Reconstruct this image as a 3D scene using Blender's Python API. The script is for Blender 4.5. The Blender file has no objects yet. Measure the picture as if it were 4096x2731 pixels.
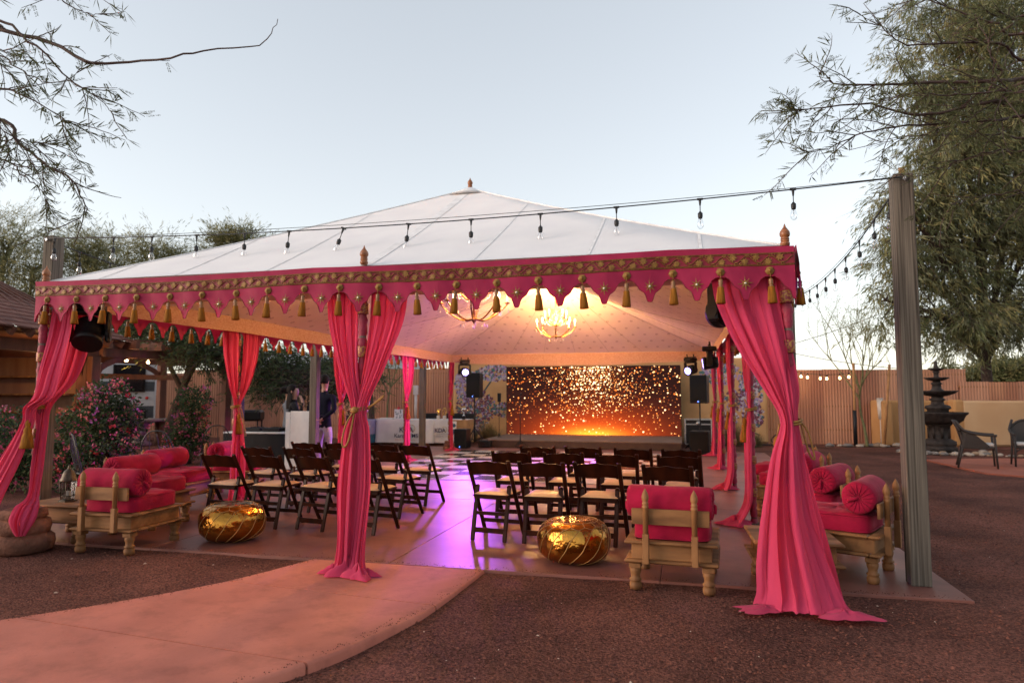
import bpy, bmesh, math, random
import numpy as np
from math import sin, cos, pi, radians, sqrt, atan2
from mathutils import Vector, Matrix

R = random.Random(11)
NR = np.random.default_rng(5)
CH_W = 46      # watts of each chandelier
SP_W = 0.10    # trim of the stage lamps
SC = bpy.context.scene
COL = SC.collection

# ------------------------------------------------------------------ camera, sky, sun, exposure
cam = bpy.data.cameras.new('camera'); cam.lens = 24.0; cam.sensor_width = 36.0
cam.clip_start = 0.05; cam.clip_end = 3000
camo = bpy.data.objects.new('camera', cam); COL.objects.link(camo)
camo.location = (2.60, -5.234, 1.43)
camo.rotation_euler = (pi/2 + 0.0786, 0, 0.245)
cam.dof.use_dof = True; cam.dof.focus_distance = 5.6; cam.dof.aperture_fstop = 2.2
SC.camera = camo

SUN_AZ = radians(-118)     # measured from +Y, positive towards +X : the sun goes down behind the camera's left shoulder
SUN_EL = radians(8.0)
w = bpy.data.worlds.new('World'); SC.world = w; w.use_nodes = True
nt = w.node_tree; nt.nodes.clear()
sky = nt.nodes.new('ShaderNodeTexSky'); sky.sky_type = 'NISHITA'; sky.sun_disc = False
sky.sun_elevation = SUN_EL; sky.sun_rotation = SUN_AZ
sky.altitude = 700; sky.air_density = 1.0; sky.dust_density = 1.2; sky.ozone_density = 1.0
hs = nt.nodes.new('ShaderNodeHueSaturation'); hs.inputs['Saturation'].default_value = 0.52
gm = nt.nodes.new('ShaderNodeGamma'); gm.inputs['Gamma'].default_value = 0.62      # the hazy dusk dome is far more even than the clear-air model
tn = nt.nodes.new('ShaderNodeMix'); tn.data_type = 'RGBA'; tn.blend_type = 'MULTIPLY'; tn.inputs[0].default_value = 1.0; tn.inputs[7].default_value = (1.02, 0.995, 0.985, 1)
bg = nt.nodes.new('ShaderNodeBackground'); bg.inputs['Strength'].default_value = 0.125
wo = nt.nodes.new('ShaderNodeOutputWorld')
nt.links.new(sky.outputs[0], gm.inputs['Color']); nt.links.new(gm.outputs[0], hs.inputs['Color']); nt.links.new(hs.outputs[0], tn.inputs[6]); nt.links.new(tn.outputs[2], bg.inputs['Color'])
nt.links.new(bg.outputs[0], wo.inputs['Surface'])

sl = bpy.data.lights.new('sun', 'SUN'); sl.energy = 0.80; sl.angle = radians(40); sl.color = (1.0, 0.74, 0.58)
so = bpy.data.objects.new('sun', sl); COL.objects.link(so)
_d = Vector((sin(SUN_AZ)*cos(SUN_EL), cos(SUN_AZ)*cos(SUN_EL), sin(SUN_EL)))
so.rotation_euler = _d.to_track_quat('Z', 'Y').to_euler(); so.location = (-20, 5, 15)

SC.view_settings.view_transform = 'Standard'; SC.view_settings.look = 'None'
SC.view_settings.exposure = 2.15; SC.view_settings.gamma = 1.0; SC.view_settings.use_curve_mapping = False
SC.render.engine = 'CYCLES'
SC.cycles.use_denoising = True
SC.cycles.max_bounces = 8; SC.cycles.diffuse_bounces = 4; SC.cycles.glossy_bounces = 3
SC.cycles.transmission_bounces = 6; SC.cycles.transparent_max_bounces = 12
SC.cycles.sample_clamp_indirect = 4.0
SC.cycles.caustics_reflective = False; SC.cycles.caustics_refractive = False

# ------------------------------------------------------------------ mesh helpers
def frame_of(d):
    d = Vector(d).normalized()
    up = Vector((0, 0, 1)) if abs(d.z) < 0.95 else Vector((1, 0, 0))
    a = d.cross(up).normalized(); b = a.cross(d).normalized()
    return a, b, d

class MB:
    def __init__(s): s.v = []; s.f = []; s.m = []; s.s = []
    def add(s, vs, fs, mi=0, smooth=False):
        o = len(s.v); s.v += [tuple(v) for v in vs]
        for f in fs:
            s.f.append(tuple(i+o for i in f)); s.m.append(mi); s.s.append(smooth)
        return s
    def box(s, c, size, rz=0.0, mi=0, bv=0.0, M=None):
        x, y, z = size[0]/2, size[1]/2, size[2]/2
        T = M if M is not None else (Matrix.Translation(Vector(c)) @ Matrix.Rotation(rz, 4, 'Z'))
        if bv <= 0:
            vs = [T @ Vector((i*x, j*y, k*z)) for i in (-1, 1) for j in (-1, 1) for k in (-1, 1)]
            fs = [(0,1,3,2),(4,6,7,5),(0,4,5,1),(2,3,7,6),(0,2,6,4),(1,5,7,3)]
            return s.add(vs, fs, mi)
        bv = min(bv, x*.9, y*.9, z*.9)
        vs = []; idx = {}
        for i in (-1, 1):
            for j in (-1, 1):
                for k in (-1, 1):
                    for a in range(3):
                        e = [x-bv, y-bv, z-bv]; e[a] = (x, y, z)[a]
                        idx[(i, j, k, a)] = len(vs); vs.append(T @ Vector((i*e[0], j*e[1], k*e[2])))
        fs = []
        for a in range(3):
            b, c2 = (a+1) % 3, (a+2) % 3
            for sg in (-1, 1):
                q = []
                for (p, r) in ((-1,-1),(1,-1),(1,1),(-1,1)):
                    t = [0,0,0]; t[a] = sg; t[b] = p; t[c2] = r; q.append(idx[(*t, a)])
                fs.append(tuple(q if sg > 0 else q[::-1]))
            for p in (-1, 1):
                for r in (-1, 1):
                    lo = [0,0,0]; hi = [0,0,0]
                    lo[a] = -1; hi[a] = 1; lo[b] = hi[b] = p; lo[c2] = hi[c2] = r
                    q = [idx[(*lo, b)], idx[(*hi, b)], idx[(*hi, c2)], idx[(*lo, c2)]]
                    fs.append(tuple(q if p*r > 0 else q[::-1]))
        for i in (-1, 1):
            for j in (-1, 1):
                for k in (-1, 1):
                    q = [idx[(i,j,k,0)], idx[(i,j,k,1)], idx[(i,j,k,2)]]
                    fs.append(tuple(q if i*j*k > 0 else q[::-1]))
        return s.add(vs, fs, mi)
    def beam(s, a, b, w, h, mi=0, bv=0.0, side=None):
        a = Vector(a); b = Vector(b); d = b-a; L = d.length; d.normalize()
        if side is None:
            x, y, _ = frame_of(d)
        else:
            x = Vector(side); x = (x - d*x.dot(d)).normalized(); y = d.cross(x)
        M = Matrix(((x.x, y.x, d.x, 0), (x.y, y.y, d.y, 0), (x.z, y.z, d.z, 0), (0, 0, 0, 1)))
        if M.determinant() < 0: M = M @ Matrix.Diagonal((1, -1, 1, 1))
        return s.box(None, (w, h, L), M=Matrix.Translation((a+b)/2) @ M, mi=mi, bv=bv)
    def tube(s, pts, r, n=8, mi=0, caps=True, smooth=True):
        pts = [Vector(p) for p in pts]; k = len(pts)
        rr = r if isinstance(r, (list, tuple)) else [r]*k
        vs = []; a = None
        for i, p in enumerate(pts):
            d = (pts[min(i+1, k-1)] - pts[max(i-1, 0)])
            if d.length < 1e-9: d = Vector((0, 0, 1))
            d.normalize()
            if a is None: a, _, _ = frame_of(d)
            a = a - d*a.dot(d)
            if a.length < 1e-6: a, _, _ = frame_of(d)
            a.normalize(); b = d.cross(a)
            for j in range(n):
                t = 2*pi*j/n; vs.append(p + (a*cos(t) + b*sin(t))*rr[i])
        fs = [(i*n+j, i*n+(j+1) % n, (i+1)*n+(j+1) % n, (i+1)*n+j) for i in range(k-1) for j in range(n)]
        s.add(vs, fs, mi, smooth)
        if caps:
            o = len(s.v)-len(vs)
            s.f.append(tuple(o+j for j in range(n))[::-1]); s.m.append(mi); s.s.append(False)
            s.f.append(tuple(o+(k-1)*n+j for j in range(n))); s.m.append(mi); s.s.append(False)
        return s
    def lathe(s, prof, n=16, c=(0, 0, 0), mi=0, smooth=True, T=None, wob=None):
        c = Vector(c); vs = []
        for (r, z) in prof:
            for j in range(n):
                t = 2*pi*j/n; q = r*(1+(wob(t, z) if wob else 0))
                p = Vector((q*cos(t), q*sin(t), z)); vs.append((T @ p if T else p) + c)
        k = len(prof)
        fs = [(i*n+j, i*n+(j+1) % n, (i+1)*n+(j+1) % n, (i+1)*n+j) for i in range(k-1) for j in range(n)]
        s.add(vs, fs, mi, smooth)
        o = len(s.v)-len(vs)
        if prof[0][0] > 1e-4: s.f.append(tuple(o+j for j in range(n))[::-1]); s.m.append(mi); s.s.append(False)
        if prof[-1][0] > 1e-4: s.f.append(tuple(o+(k-1)*n+j for j in range(n))); s.m.append(mi); s.s.append(False)
        return s
    def grid(s, rows, mi=0, smooth=True, close=False, mfun=None):
        k = len(rows); n = len(rows[0]); o = len(s.v)
        for r_ in rows: s.v += [tuple(p) for p in r_]
        for i in range(k-1):
            for j in range(n if close else n-1):
                s.f.append((o+i*n+j, o+i*n+(j+1) % n, o+(i+1)*n+(j+1) % n, o+(i+1)*n+j))
                s.m.append(mfun(i, j) if mfun else mi); s.s.append(smooth)
        return s
    def poly(s, pts, mi=0): return s.add(pts, [tuple(range(len(pts)))], mi)
    def prism(s, pts2, z0, z1, mi=0, T=None):
        n = len(pts2); T = T or Matrix.Identity(4)
        vs = [T @ Vector((p[0], p[1], z0)) for p in pts2] + [T @ Vector((p[0], p[1], z1)) for p in pts2]
        fs = [tuple(range(n))[::-1], tuple(range(n, 2*n))] + [(i, (i+1) % n, n+(i+1) % n, n+i) for i in range(n)]
        return s.add(vs, fs, mi)
    def mesh(s, name, mats):
        me = bpy.data.meshes.new(name); me.from_pydata(s.v, [], s.f)
        mats = mats if isinstance(mats, (list, tuple)) else [mats]
        for m in mats: me.materials.append(m)
        me.polygons.foreach_set('material_index', s.m); me.polygons.foreach_set('use_smooth', s.s)
        me.update(); return me
    def build(s, name, mats, parent=None, loc=(0, 0, 0), rz=0.0):
        return link(name, s.mesh(name, mats), parent, loc, rz)

def link(name, me, parent=None, loc=(0, 0, 0), rz=0.0, rot=None):
    o = bpy.data.objects.new(name, me); COL.objects.link(o)
    o.location = loc
    o.rotation_euler = rot if rot is not None else (0, 0, rz)
    if parent is not None: o.parent = parent
    return o
def tag(o, label=None, cat=None, group=None, kind=None):
    if label: o['label'] = label
    if cat: o['category'] = cat
    if group: o['group'] = group
    if kind: o['kind'] = kind
    return o
def thing(name, label, cat, loc=(0, 0, 0), rz=0.0, group=None, rot=None):
    return tag(link(name, None, None, loc, rz, rot), label, cat, group)
def copy_tree(o, parent=None):
    c = o.copy(); COL.objects.link(c); c.parent = parent
    for ch in list(o.children): copy_tree(ch, c)
    return c
def struct(o): o['kind'] = 'structure'; return o

def leafmesh(name, mats, c, d, L, W, mi=None, tw=None):
    """many small diamond leaves: c centres (N,3), d directions (N,3), lengths, widths"""
    n = len(c); c = np.asarray(c, float); d = np.asarray(d, float)
    d /= np.linalg.norm(d, axis=1, keepdims=True)+1e-9
    t = NR.normal(size=(n, 3)) if tw is None else np.asarray(tw)
    a = np.cross(d, t); a /= np.linalg.norm(a, axis=1, keepdims=True)+1e-9
    L = np.broadcast_to(np.asarray(L, float), (n,))[:, None]; W = np.broadcast_to(np.asarray(W, float), (n,))[:, None]
    v = np.empty((n, 4, 3)); v[:, 0] = c; v[:, 1] = c+d*L*.45+a*W*.5; v[:, 2] = c+d*L; v[:, 3] = c+d*L*.45-a*W*.5
    me = bpy.data.meshes.new(name)
    me.vertices.add(n*4); me.vertices.foreach_set('co', v.reshape(-1))
    me.loops.add(n*4); me.loops.foreach_set('vertex_index', np.arange(n*4, dtype=np.int32))
    me.polygons.add(n); me.polygons.foreach_set('loop_start', np.arange(0, n*4, 4, dtype=np.int32))
    me.polygons.foreach_set('loop_total', np.full(n, 4, dtype=np.int32))
    for m in (mats if isinstance(mats, (list, tuple)) else [mats]): me.materials.append(m)
    if mi is not None: me.polygons.foreach_set('material_index', np.asarray(mi, dtype=np.int32))
    me.update(); me.validate()
    return me

def cr(pts, n):
    """Catmull-Rom through tuples of floats, n samples"""
    k = len(pts); out = []
    for q in range(n):
        t = q/(n-1)*(k-1); i = min(int(t), k-2); f = t-i
        p0 = pts[max(i-1, 0)]; p1 = pts[i]; p2 = pts[i+1]; p3 = pts[min(i+2, k-1)]
        out.append(tuple(.5*(2*b+(c_-a)*f+(2*a-5*b+4*c_-d_)*f*f+(3*b-a-3*c_+d_)*f*f*f) for a, b, c_, d_ in zip(p0, p1, p2, p3)))
    return out

# ------------------------------------------------------------------ materials
MATS = {}
def pm(name, c1, c2=None, scale=8.0, rough=0.6, bump=0.0, bscale=None, metal=0.0, spec=0.5, stretch=(1, 1, 1),
       transl=0.0, tcol=None, sheen=0.0, coat=0.0, detail=5.0, lo=0.35, hi=0.65, rvar=0.0, bdist=0.01):
    if name in MATS: return MATS[name]
    m = bpy.data.materials.new(name); m.use_nodes = True; t = m.node_tree; N = t.nodes; Lk = t.links
    p = N['Principled BSDF']; p.inputs['Roughness'].default_value = rough; p.inputs['Metallic'].default_value = metal
    p.inputs['Specular IOR Level'].default_value = spec
    p.inputs['Sheen Weight'].default_value = sheen; p.inputs['Coat Weight'].default_value = coat
    tc = N.new('ShaderNodeTexCoord'); mp = N.new('ShaderNodeMapping'); mp.inputs['Scale'].default_value = stretch
    Lk.new(tc.outputs['Object'], mp.inputs['Vector'])
    if c2 is None: c2 = tuple(x*.8 for x in c1)
    nz = N.new('ShaderNodeTexNoise'); nz.inputs['Scale'].default_value = scale; nz.inputs['Detail'].default_value = detail
    Lk.new(mp.outputs[0], nz.inputs['Vector'])
    rp = N.new('ShaderNodeValToRGB'); rp.color_ramp.elements[0].position = lo; rp.color_ramp.elements[1].position = hi
    rp.color_ramp.elements[0].color = (*c1, 1); rp.color_ramp.elements[1].color = (*c2, 1)
    Lk.new(nz.outputs['Fac'], rp.inputs['Fac']); Lk.new(rp.outputs['Color'], p.inputs['Base Color'])
    if rvar > 0:
        mr = N.new('ShaderNodeMapRange'); mr.inputs['To Min'].default_value = max(0, rough-rvar); mr.inputs['To Max'].default_value = min(1, rough+rvar)
        Lk.new(nz.outputs['Fac'], mr.inputs['Value']); Lk.new(mr.outputs[0], p.inputs['Roughness'])
    if bump > 0:
        nb = N.new('ShaderNodeTexNoise'); nb.inputs['Scale'].default_value = bscale or scale*4; nb.inputs['Detail'].default_value = 4
        Lk.new(mp.outputs[0], nb.inputs['Vector'])
        b = N.new('ShaderNodeBump'); b.inputs['Strength'].default_value = bump; b.inputs['Distance'].default_value = bdist
        Lk.new(nb.outputs['Fac'], b.inputs['Height']); Lk.new(b.outputs[0], p.inputs['Normal'])
    if transl > 0:
        tr = N.new('ShaderNodeBsdfTranslucent')
        if tcol: tr.inputs['Color'].default_value = (*tcol, 1)
        else: Lk.new(rp.outputs['Color'], tr.inputs['Color'])
        mx = N.new('ShaderNodeMixShader'); mx.inputs['Fac'].default_value = transl
        Lk.new(p.outputs[0], mx.inputs[1]); Lk.new(tr.outputs[0], mx.inputs[2])
        Lk.new(mx.outputs[0], N['Material Output'].inputs['Surface'])
    MATS[name] = m; return m
def em(name, col, strength, base=(0.8, 0.8, 0.8)):
    if name in MATS: return MATS[name]
    m = bpy.data.materials.new(name); m.use_nodes = True; p = m.node_tree.nodes['Principled BSDF']
    p.inputs['Base Color'].default_value = (*base, 1); p.inputs['Emission Color'].default_value = (*col, 1)
    p.inputs['Emission Strength'].default_value = strength; MATS[name] = m; return m
def glass(name, tint=(1, 1, 1), rough=0.02, film=.42):
    """thin clear glass: mostly see-through with a glossy film"""
    m = bpy.data.materials.new(name); m.use_nodes = True; t = m.node_tree; N = t.nodes
    N.remove(N['Principled BSDF'])
    tr = N.new('ShaderNodeBsdfTransparent'); tr.inputs['Color'].default_value = (*tint, 1)
    gl = N.new('ShaderNodeBsdfGlossy'); gl.inputs['Roughness'].default_value = rough
    fr = N.new('ShaderNodeLayerWeight'); fr.inputs['Blend'].default_value = 0.35
    mr = N.new('ShaderNodeMapRange'); mr.inputs['To Min'].default_value = .04; mr.inputs['To Max'].default_value = film
    mx = N.new('ShaderNodeMixShader'); t.links.new(fr.outputs['Fresnel'], mr.inputs['Value']); t.links.new(mr.outputs[0], mx.inputs[0])
    t.links.new(tr.outputs[0], mx.inputs[1]); t.links.new(gl.outputs[0], mx.inputs[2])
    t.links.new(mx.outputs[0], N['Material Output'].inputs['Surface']); MATS[name] = m; return m

# cloth
CURT = pm('curtain_cloth', (0.62, 0.062, 0.150), (0.52, 0.046, 0.118), 5, 0.8, 0.45, 55, spec=.2, stretch=(1, 1, .12), sheen=0.08, transl=0.34, tcol=(0.90, 0.075, 0.13), bdist=.006)
MAGE = pm('valance_cloth', (0.36, 0.018, 0.075), (0.27, 0.012, 0.055), 4, 0.7, 0.3, 200, spec=.25, sheen=0.06, transl=0.15, tcol=(0.55, 0.02, 0.06), bdist=.002)
CRIM = pm('brocade_cloth', (0.22, 0.012, 0.030), (0.16, 0.010, 0.022), 30, 0.55, 0.4, 300, spec=.3, bdist=.002)
SLEEVE = pm('sleeve_cloth', (0.30, 0.010, 0.045), (0.20, 0.006, 0.028), 14, 0.6, 0.8, 40, bdist=.01)
CUSH = pm('cushion_cloth', (0.36, 0.006, 0.042), (0.25, 0.004, 0.026), 6, 0.8, 0.8, 13, spec=.15, sheen=0.05, bdist=.01)
GOLDT = pm('gold_thread', (0.27, 0.145, 0.034), (0.15, 0.072, 0.016), 60, 0.5, metal=0.1, spec=.25)
TASS = pm('tassel_silk', (0.33, 0.130, 0.014), (0.17, 0.062, 0.008), 60, 0.7, 0.8, 220, stretch=(1, 1, .06), spec=.12, bdist=.006)
ROPE = pm('rope_cord', (0.36, 0.17, 0.03), (0.20, 0.09, 0.015), 120, 0.6, 0.8, 150, bdist=.004)
BEADW = pm('bead_wood', (0.27, 0.125, 0.04), (0.18, 0.08, 0.026), 30, 0.4)
# woods
OAK = pm('mango_wood', (0.31, 0.145, 0.056), (0.135, 0.058, 0.022), 9, 0.6, 0.5, 50, spec=.25, stretch=(1, 1, .25), rvar=.1, bdist=.004)
OAKX = pm('mango_wood_across', (0.32, 0.150, 0.058), (0.135, 0.058, 0.022), 9, 0.6, 0.5, 50, spec=.25, stretch=(.2, 1, 1), rvar=.1, bdist=.004)
MAHO = pm('mahogany', (0.040, 0.0095, 0.0038), (0.016, 0.0045, 0.0022), 9, 0.34, 0.15, 50, stretch=(1, 1, .2), spec=.12, rvar=.08, bdist=.003)
FINW = pm('finial_wood', (0.36, 0.135, 0.050), (0.20, 0.065, 0.024), 20, 0.38, 0.2, 60, bdist=.003)
GREYW = pm('weathered_post', (0.175, 0.150, 0.122), (0.060, 0.050, 0.041), 5, 0.9, 0.8, 9, stretch=(12, 12, .22), spec=.15, bdist=.006)
REDW = pm('redwood', (0.150, 0.050, 0.027), (0.082, 0.028, 0.016), 5, 0.75, 0.4, 30, stretch=(1, 1, .3), bdist=.006)
BARK = pm('bark', (0.070, 0.042, 0.032), (0.035, 0.020, 0.015), 14, 0.9, 0.8, 50, bdist=.01)
BARKG = pm('green_bark', (0.16, 0.15, 0.060), (0.10, 0.095, 0.035), 10, 0.85, 0.4, 50)
STAKE = pm('stake_wood', (0.36, 0.17, 0.06), (0.24, 0.11, 0.04), 8, 0.8, 0.4, 40)
# metals / plastics
BLK = pm('black_plastic', (0.010, 0.010, 0.012), (0.007, 0.007, 0.009), 20, 0.42, 0.1, 200, spec=.25)
BLKM = pm('black_mesh', (0.012, 0.012, 0.013), (0.006, 0.006, 0.007), 300, 0.7, 0.5, 600, spec=.15)
IRON = pm('iron', (0.02, 0.018, 0.017), (0.012, 0.011, 0.011), 30, 0.5, 0.3, 120)
STEEL = pm('steel', (0.55, 0.55, 0.56), (0.42, 0.42, 0.44), 30, 0.3, metal=1.0)
BRASS = pm('chandelier_brass', (0.30, 0.15, 0.035), (0.15, 0.07, 0.015), 30, 0.38, metal=0.75)
WHITEM = pm('white_matte', (0.72, 0.71, 0.70), (0.64, 0.63, 0.63), 6, 0.6)
CREAM = pm('cream_vinyl', (0.56, 0.37, 0.22), (0.50, 0.32, 0.185), 10, 0.42, 0.15, 90, bdist=.003)
CABLE = pm('black_cable', (0.012, 0.012, 0.013), None, 20, 0.55)
CLEAR = glass('bulb_glass')
CRYS = pm('crystal', (0.9, 0.85, 0.8), None, 10, 0.05, spec=1.0, coat=1.0)
WARMB = em('warm_bulb', (1.0, 0.62, 0.28), 9)
FESTB = em('festoon_bulb', (1.0, 0.56, 0.22), 3.0)

# ------------------------------------------------------------------ ground
GRAV = pm('gravel_soil', (0.165, 0.074, 0.056), (0.082, 0.038, 0.030), 0.9, 0.95, 1.0, 55, detail=10, spec=.08, bdist=.03)
def _gravel_nodes(m):
    t = m.node_tree; N = t.nodes; p = N['Principled BSDF']
    src = p.inputs['Base Color'].links[0].from_socket
    tc = N.new('ShaderNodeTexCoord')
    v = N.new('ShaderNodeTexVoronoi'); v.inputs['Scale'].default_value = 85
    t.links.new(tc.outputs['Object'], v.inputs['Vector'])
    rp = N.new('ShaderNodeValToRGB'); e = rp.color_ramp.elements
    e[0].position = 0.0; e[0].color = (0.45, 0.42, 0.42, 1); e[1].position = 1.0; e[1].color = (1.7, 1.55, 1.5, 1)
    sp = N.new('ShaderNodeSeparateColor'); t.links.new(v.outputs['Color'], sp.inputs[0]); t.links.new(sp.outputs[0], rp.inputs[0])
    mx = N.new('ShaderNodeMix'); mx.data_type = 'RGBA'; mx.blend_type = 'MULTIPLY'; mx.inputs[0].default_value = .9
    t.links.new(src, mx.inputs[6]); t.links.new(rp.outputs[0], mx.inputs[7]); t.links.new(mx.outputs[2], p.inputs['Base Color'])
_gravel_nodes(GRAV)
def gz(x, y):
    # ground height: level with the slab, a hand lower beside the footpath near the camera
    t = max(0.0, min(1.0, (-0.1-y)/1.6))
    return -0.022 - 0.042*t*t*(3-2*t)*(1 if x > 0 else max(.2, 1+x*1.2)) + 0.006*sin(x*3.1+1)*cos(y*2.7) + 0.004*sin(x*7+y*5)
def build_ground():
    xs = [-400, -120, -50, -25] + [-16+i*0.4 for i in range(81)] + [25, 50, 120, 400]
    ys = [-60, -20, -9] + [-7+i*0.3 for i in range(90)] + [26, 40, 80, 200, 500]
    rows = [[(x, y, gz(x, y)) for x in xs] for y in ys]
    b = MB(); b.grid(rows)
    return struct(b.build('ground', GRAV))
build_ground()

# loose stones lying on the gravel, too many to count
def build_stones():
    cols = [pm('stone_a', (0.20, 0.080, 0.057), (0.12, 0.046, 0.034), 30, 0.9, spec=.1), pm('stone_b', (0.11, 0.050, 0.040), (0.060, 0.028, 0.023), 30, 0.9, spec=.1),
            pm('stone_c', (0.48, 0.36, 0.29), (0.36, 0.25, 0.19), 30, 0.85)]
    V = []; F = []; M = []
    base = np.array([(1,0,0),(0,1,0),(-1,0,0),(0,-1,0),(0,0,1),(0,0,-1)], float)
    tri = [(0,1,4),(1,2,4),(2,3,4),(3,0,4)]
    cx, cy = 2.6, -5.234
    n = 0
    while n < 42000:
        # denser near the camera
        rr = 1.6 + 9*R.random()**1.5; a = R.uniform(-1.0, 0.75)+0.0
        x = cx + rr*sin(a - 0.245); y = cy + rr*cos(a - 0.245)
        if -4.6 < x < 4.6 and y > 0.27: continue
        if on_path(x, y): continue
        s_ = R.uniform(.003, .0085) if R.random() < .90 else R.uniform(.008, .015)
        v = base*np.array([s_*R.uniform(.7, 1.4), s_*R.uniform(.7, 1.4), s_*R.uniform(.5, .9)])
        v = v*(1+NR.uniform(-.25, .25, (6, 1)))
        an = R.uniform(0, 6.28); c_, s2 = cos(an), sin(an)
        v = np.stack([v[:,0]*c_-v[:,1]*s2, v[:,0]*s2+v[:,1]*c_, v[:,2]], 1) + np.array([x, y, gz(x, y)+.001])
        o = len(V); V += [tuple(q) for q in v]; F += [(o+i, o+j, o+k) for i, j, k in tri]
        M += [(0 if n % 10 < 5 else 1 if n % 10 < 9 else (2 if R.random() < .08 else 0))]*4
        n += 1
    for q in range(1500):          # grit kicked onto the edges of the concrete
        if q % 2:
            t = R.random()*(len(PLs)-2); i = int(t); sd = R.random() < .5; A_, B_ = (PLs, PRs) if sd else (PRs, PLs)
            e = abs(R.gauss(0, .035)); x = A_[i][0]+(A_[i+1][0]-A_[i][0])*(t-i); y = A_[i][1]+(A_[i+1][1]-A_[i][1])*(t-i); d = Vector((B_[i][0]-x, B_[i][1]-y)).normalized(); x += d.x*(e+.02); y += d.y*(e+.02)
        else:
            x = R.uniform(-4.5, 4.5); y = .30+abs(R.gauss(0, .05))
        s_ = R.uniform(.002, .0055); v = base*s_*NR.uniform(.7, 1.3, (6, 1))+np.array([x, y, .001]); o = len(V); V += [tuple(p) for p in v]; F += [(o+i, o+j, o+k) for i, j, k in tri]; M += [q % 3 % 2]*4
    me = bpy.data.meshes.new('gravel'); me.from_pydata(V, [], F)
    for m in cols: me.materials.append(m)
    me.polygons.foreach_set('material_index', M); me.update()
    tag(link('gravel', me), 'loose reddish brown gravel scattered over the bare ground', 'gravel', kind='stuff')

# ------------------------------------------------------------------ footpath and slab
PATHM = pm('path_concrete', (0.55, 0.190, 0.132), (0.42, 0.140, 0.098), 1.6, 0.7, 0.3, 60, detail=8, rvar=.08, spec=.25, bdist=.004)
SLABM = pm('slab_concrete', (0.26, 0.100, 0.076), (0.175, 0.066, 0.052), 1.1, 0.42, 0.10, 50, detail=8, rvar=.10, spec=0.4, bdist=.003)
def stain(m, amt=.55):
    t = m.node_tree; N = t.nodes; p = N['Principled BSDF']; src = p.inputs['Base Color'].links[0].from_socket
    tc = N.new('ShaderNodeTexCoord')
    def layer(kind, sc_, lo, hi, dark, src):
        n = N.new('ShaderNodeTexNoise' if kind == 'n' else 'ShaderNodeTexVoronoi'); n.inputs['Scale'].default_value = sc_
        if kind == 'n': n.inputs['Detail'].default_value = 8; n.inputs['Roughness'].default_value = .7
        t.links.new(tc.outputs['Object'], n.inputs['Vector'])
        r = N.new('ShaderNodeMapRange'); r.inputs['From Min'].default_value = lo; r.inputs['From Max'].default_value = hi; r.inputs['To Min'].default_value = dark; r.inputs['To Max'].default_value = 1.0
        t.links.new(n.outputs['Fac' if kind == 'n' else 'Distance'], r.inputs['Value'])
        mx = N.new('ShaderNodeMix'); mx.data_type = 'RGBA'; mx.blend_type = 'MULTIPLY'; mx.inputs[0].default_value = 1
        cb = N.new('ShaderNodeCombineColor')
        for k in range(3): t.links.new(r.outputs[0], cb.inputs[k])
        t.links.new(src, mx.inputs[6]); t.links.new(cb.outputs[0], mx.inputs[7]); return mx.outputs[2]
    src = layer('n', 3.5, .30, .52, .72, src); src = layer('n', 45, .25, .45, .86, src); src = layer('v', 5.5, .010, .028, .45, src)
    t.links.new(src, p.inputs['Base Color'])
stain(PATHM); stain(SLABM)
PL = [(-0.59, 0.285), (-0.86, -0.51), (-1.22, -1.10), (-1.62, -1.60), (-2.3, -2.35), (-3.1, -3.15), (-4.0, -4.0)]
PR = [(0.99, 0.285), (0.935, -0.71), (0.81, -1.24), (0.61, -1.82), (0.15, -2.58), (-0.6, -3.45), (-1.5, -4.4)]
def on_path(x, y):
    if y > 0.3 or y < -4: return False
    def at(P):
        for (a, b), (c, d) in zip(P, P[1:]):
            if d <= y <= b: return a + (c-a)*(y-b)/(d-b)
        return None
    l, r = at(PL), at(PR)
    return l is not None and r is not None and l-.01 < x < r+.01
PLs = cr(PL, 61); PRs = cr(PR, 61)
def path_panel(i0, i1, name='path_panel', parent=None):
    b = MB(); rows = []
    g_ = .008
    for i in range(i0, i1+1):
        l = Vector((*PLs[i], 0)); r = Vector((*PRs[i], 0))
        if i == i0 or i == i1:
            j = i+1 if i == i0 else i-1
            l = l + (Vector((*PLs[j], 0))-l).normalized()*g_; r = r + (Vector((*PRs[j], 0))-r).normalized()*g_
        d = (r-l).normalized()
        row = []
        for (o, z) in ((0, -.14), (0, -.022), (.006, -.007), (.018, 0.0)): row.append(l + d*o + Vector((0, 0, z)))
        for t in (0.2, .4, .6, .8): row.append(l.lerp(r, t))
        for (o, z) in ((.018, 0.0), (.006, -.007), (0, -.022), (0, -.14)): row.append(r - d*o + Vector((0, 0, z)))
        rows.append(row)
    b.grid(rows)
    for rw in (rows[0], rows[-1]): b.poly(rw)
    return b.build(name, PATHM, parent)
path = struct(link('footpath', None))
path['label'] = 'curved pink concrete footpath leading to the tent'
for a, b_ in ((0, 10), (10, 30), (30, 60)): path_panel(a, b_, 'paving_panel', path)
_pb = MB(); _pb.grid([[Vector((*PLs[i], -.03)), Vector((*PRs[i], -.03))] for i in range(61)])
_pb.build('joint_filler', pm('joint_dirt', (0.06, 0.035, 0.026), None, 30, 0.95), path)

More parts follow.
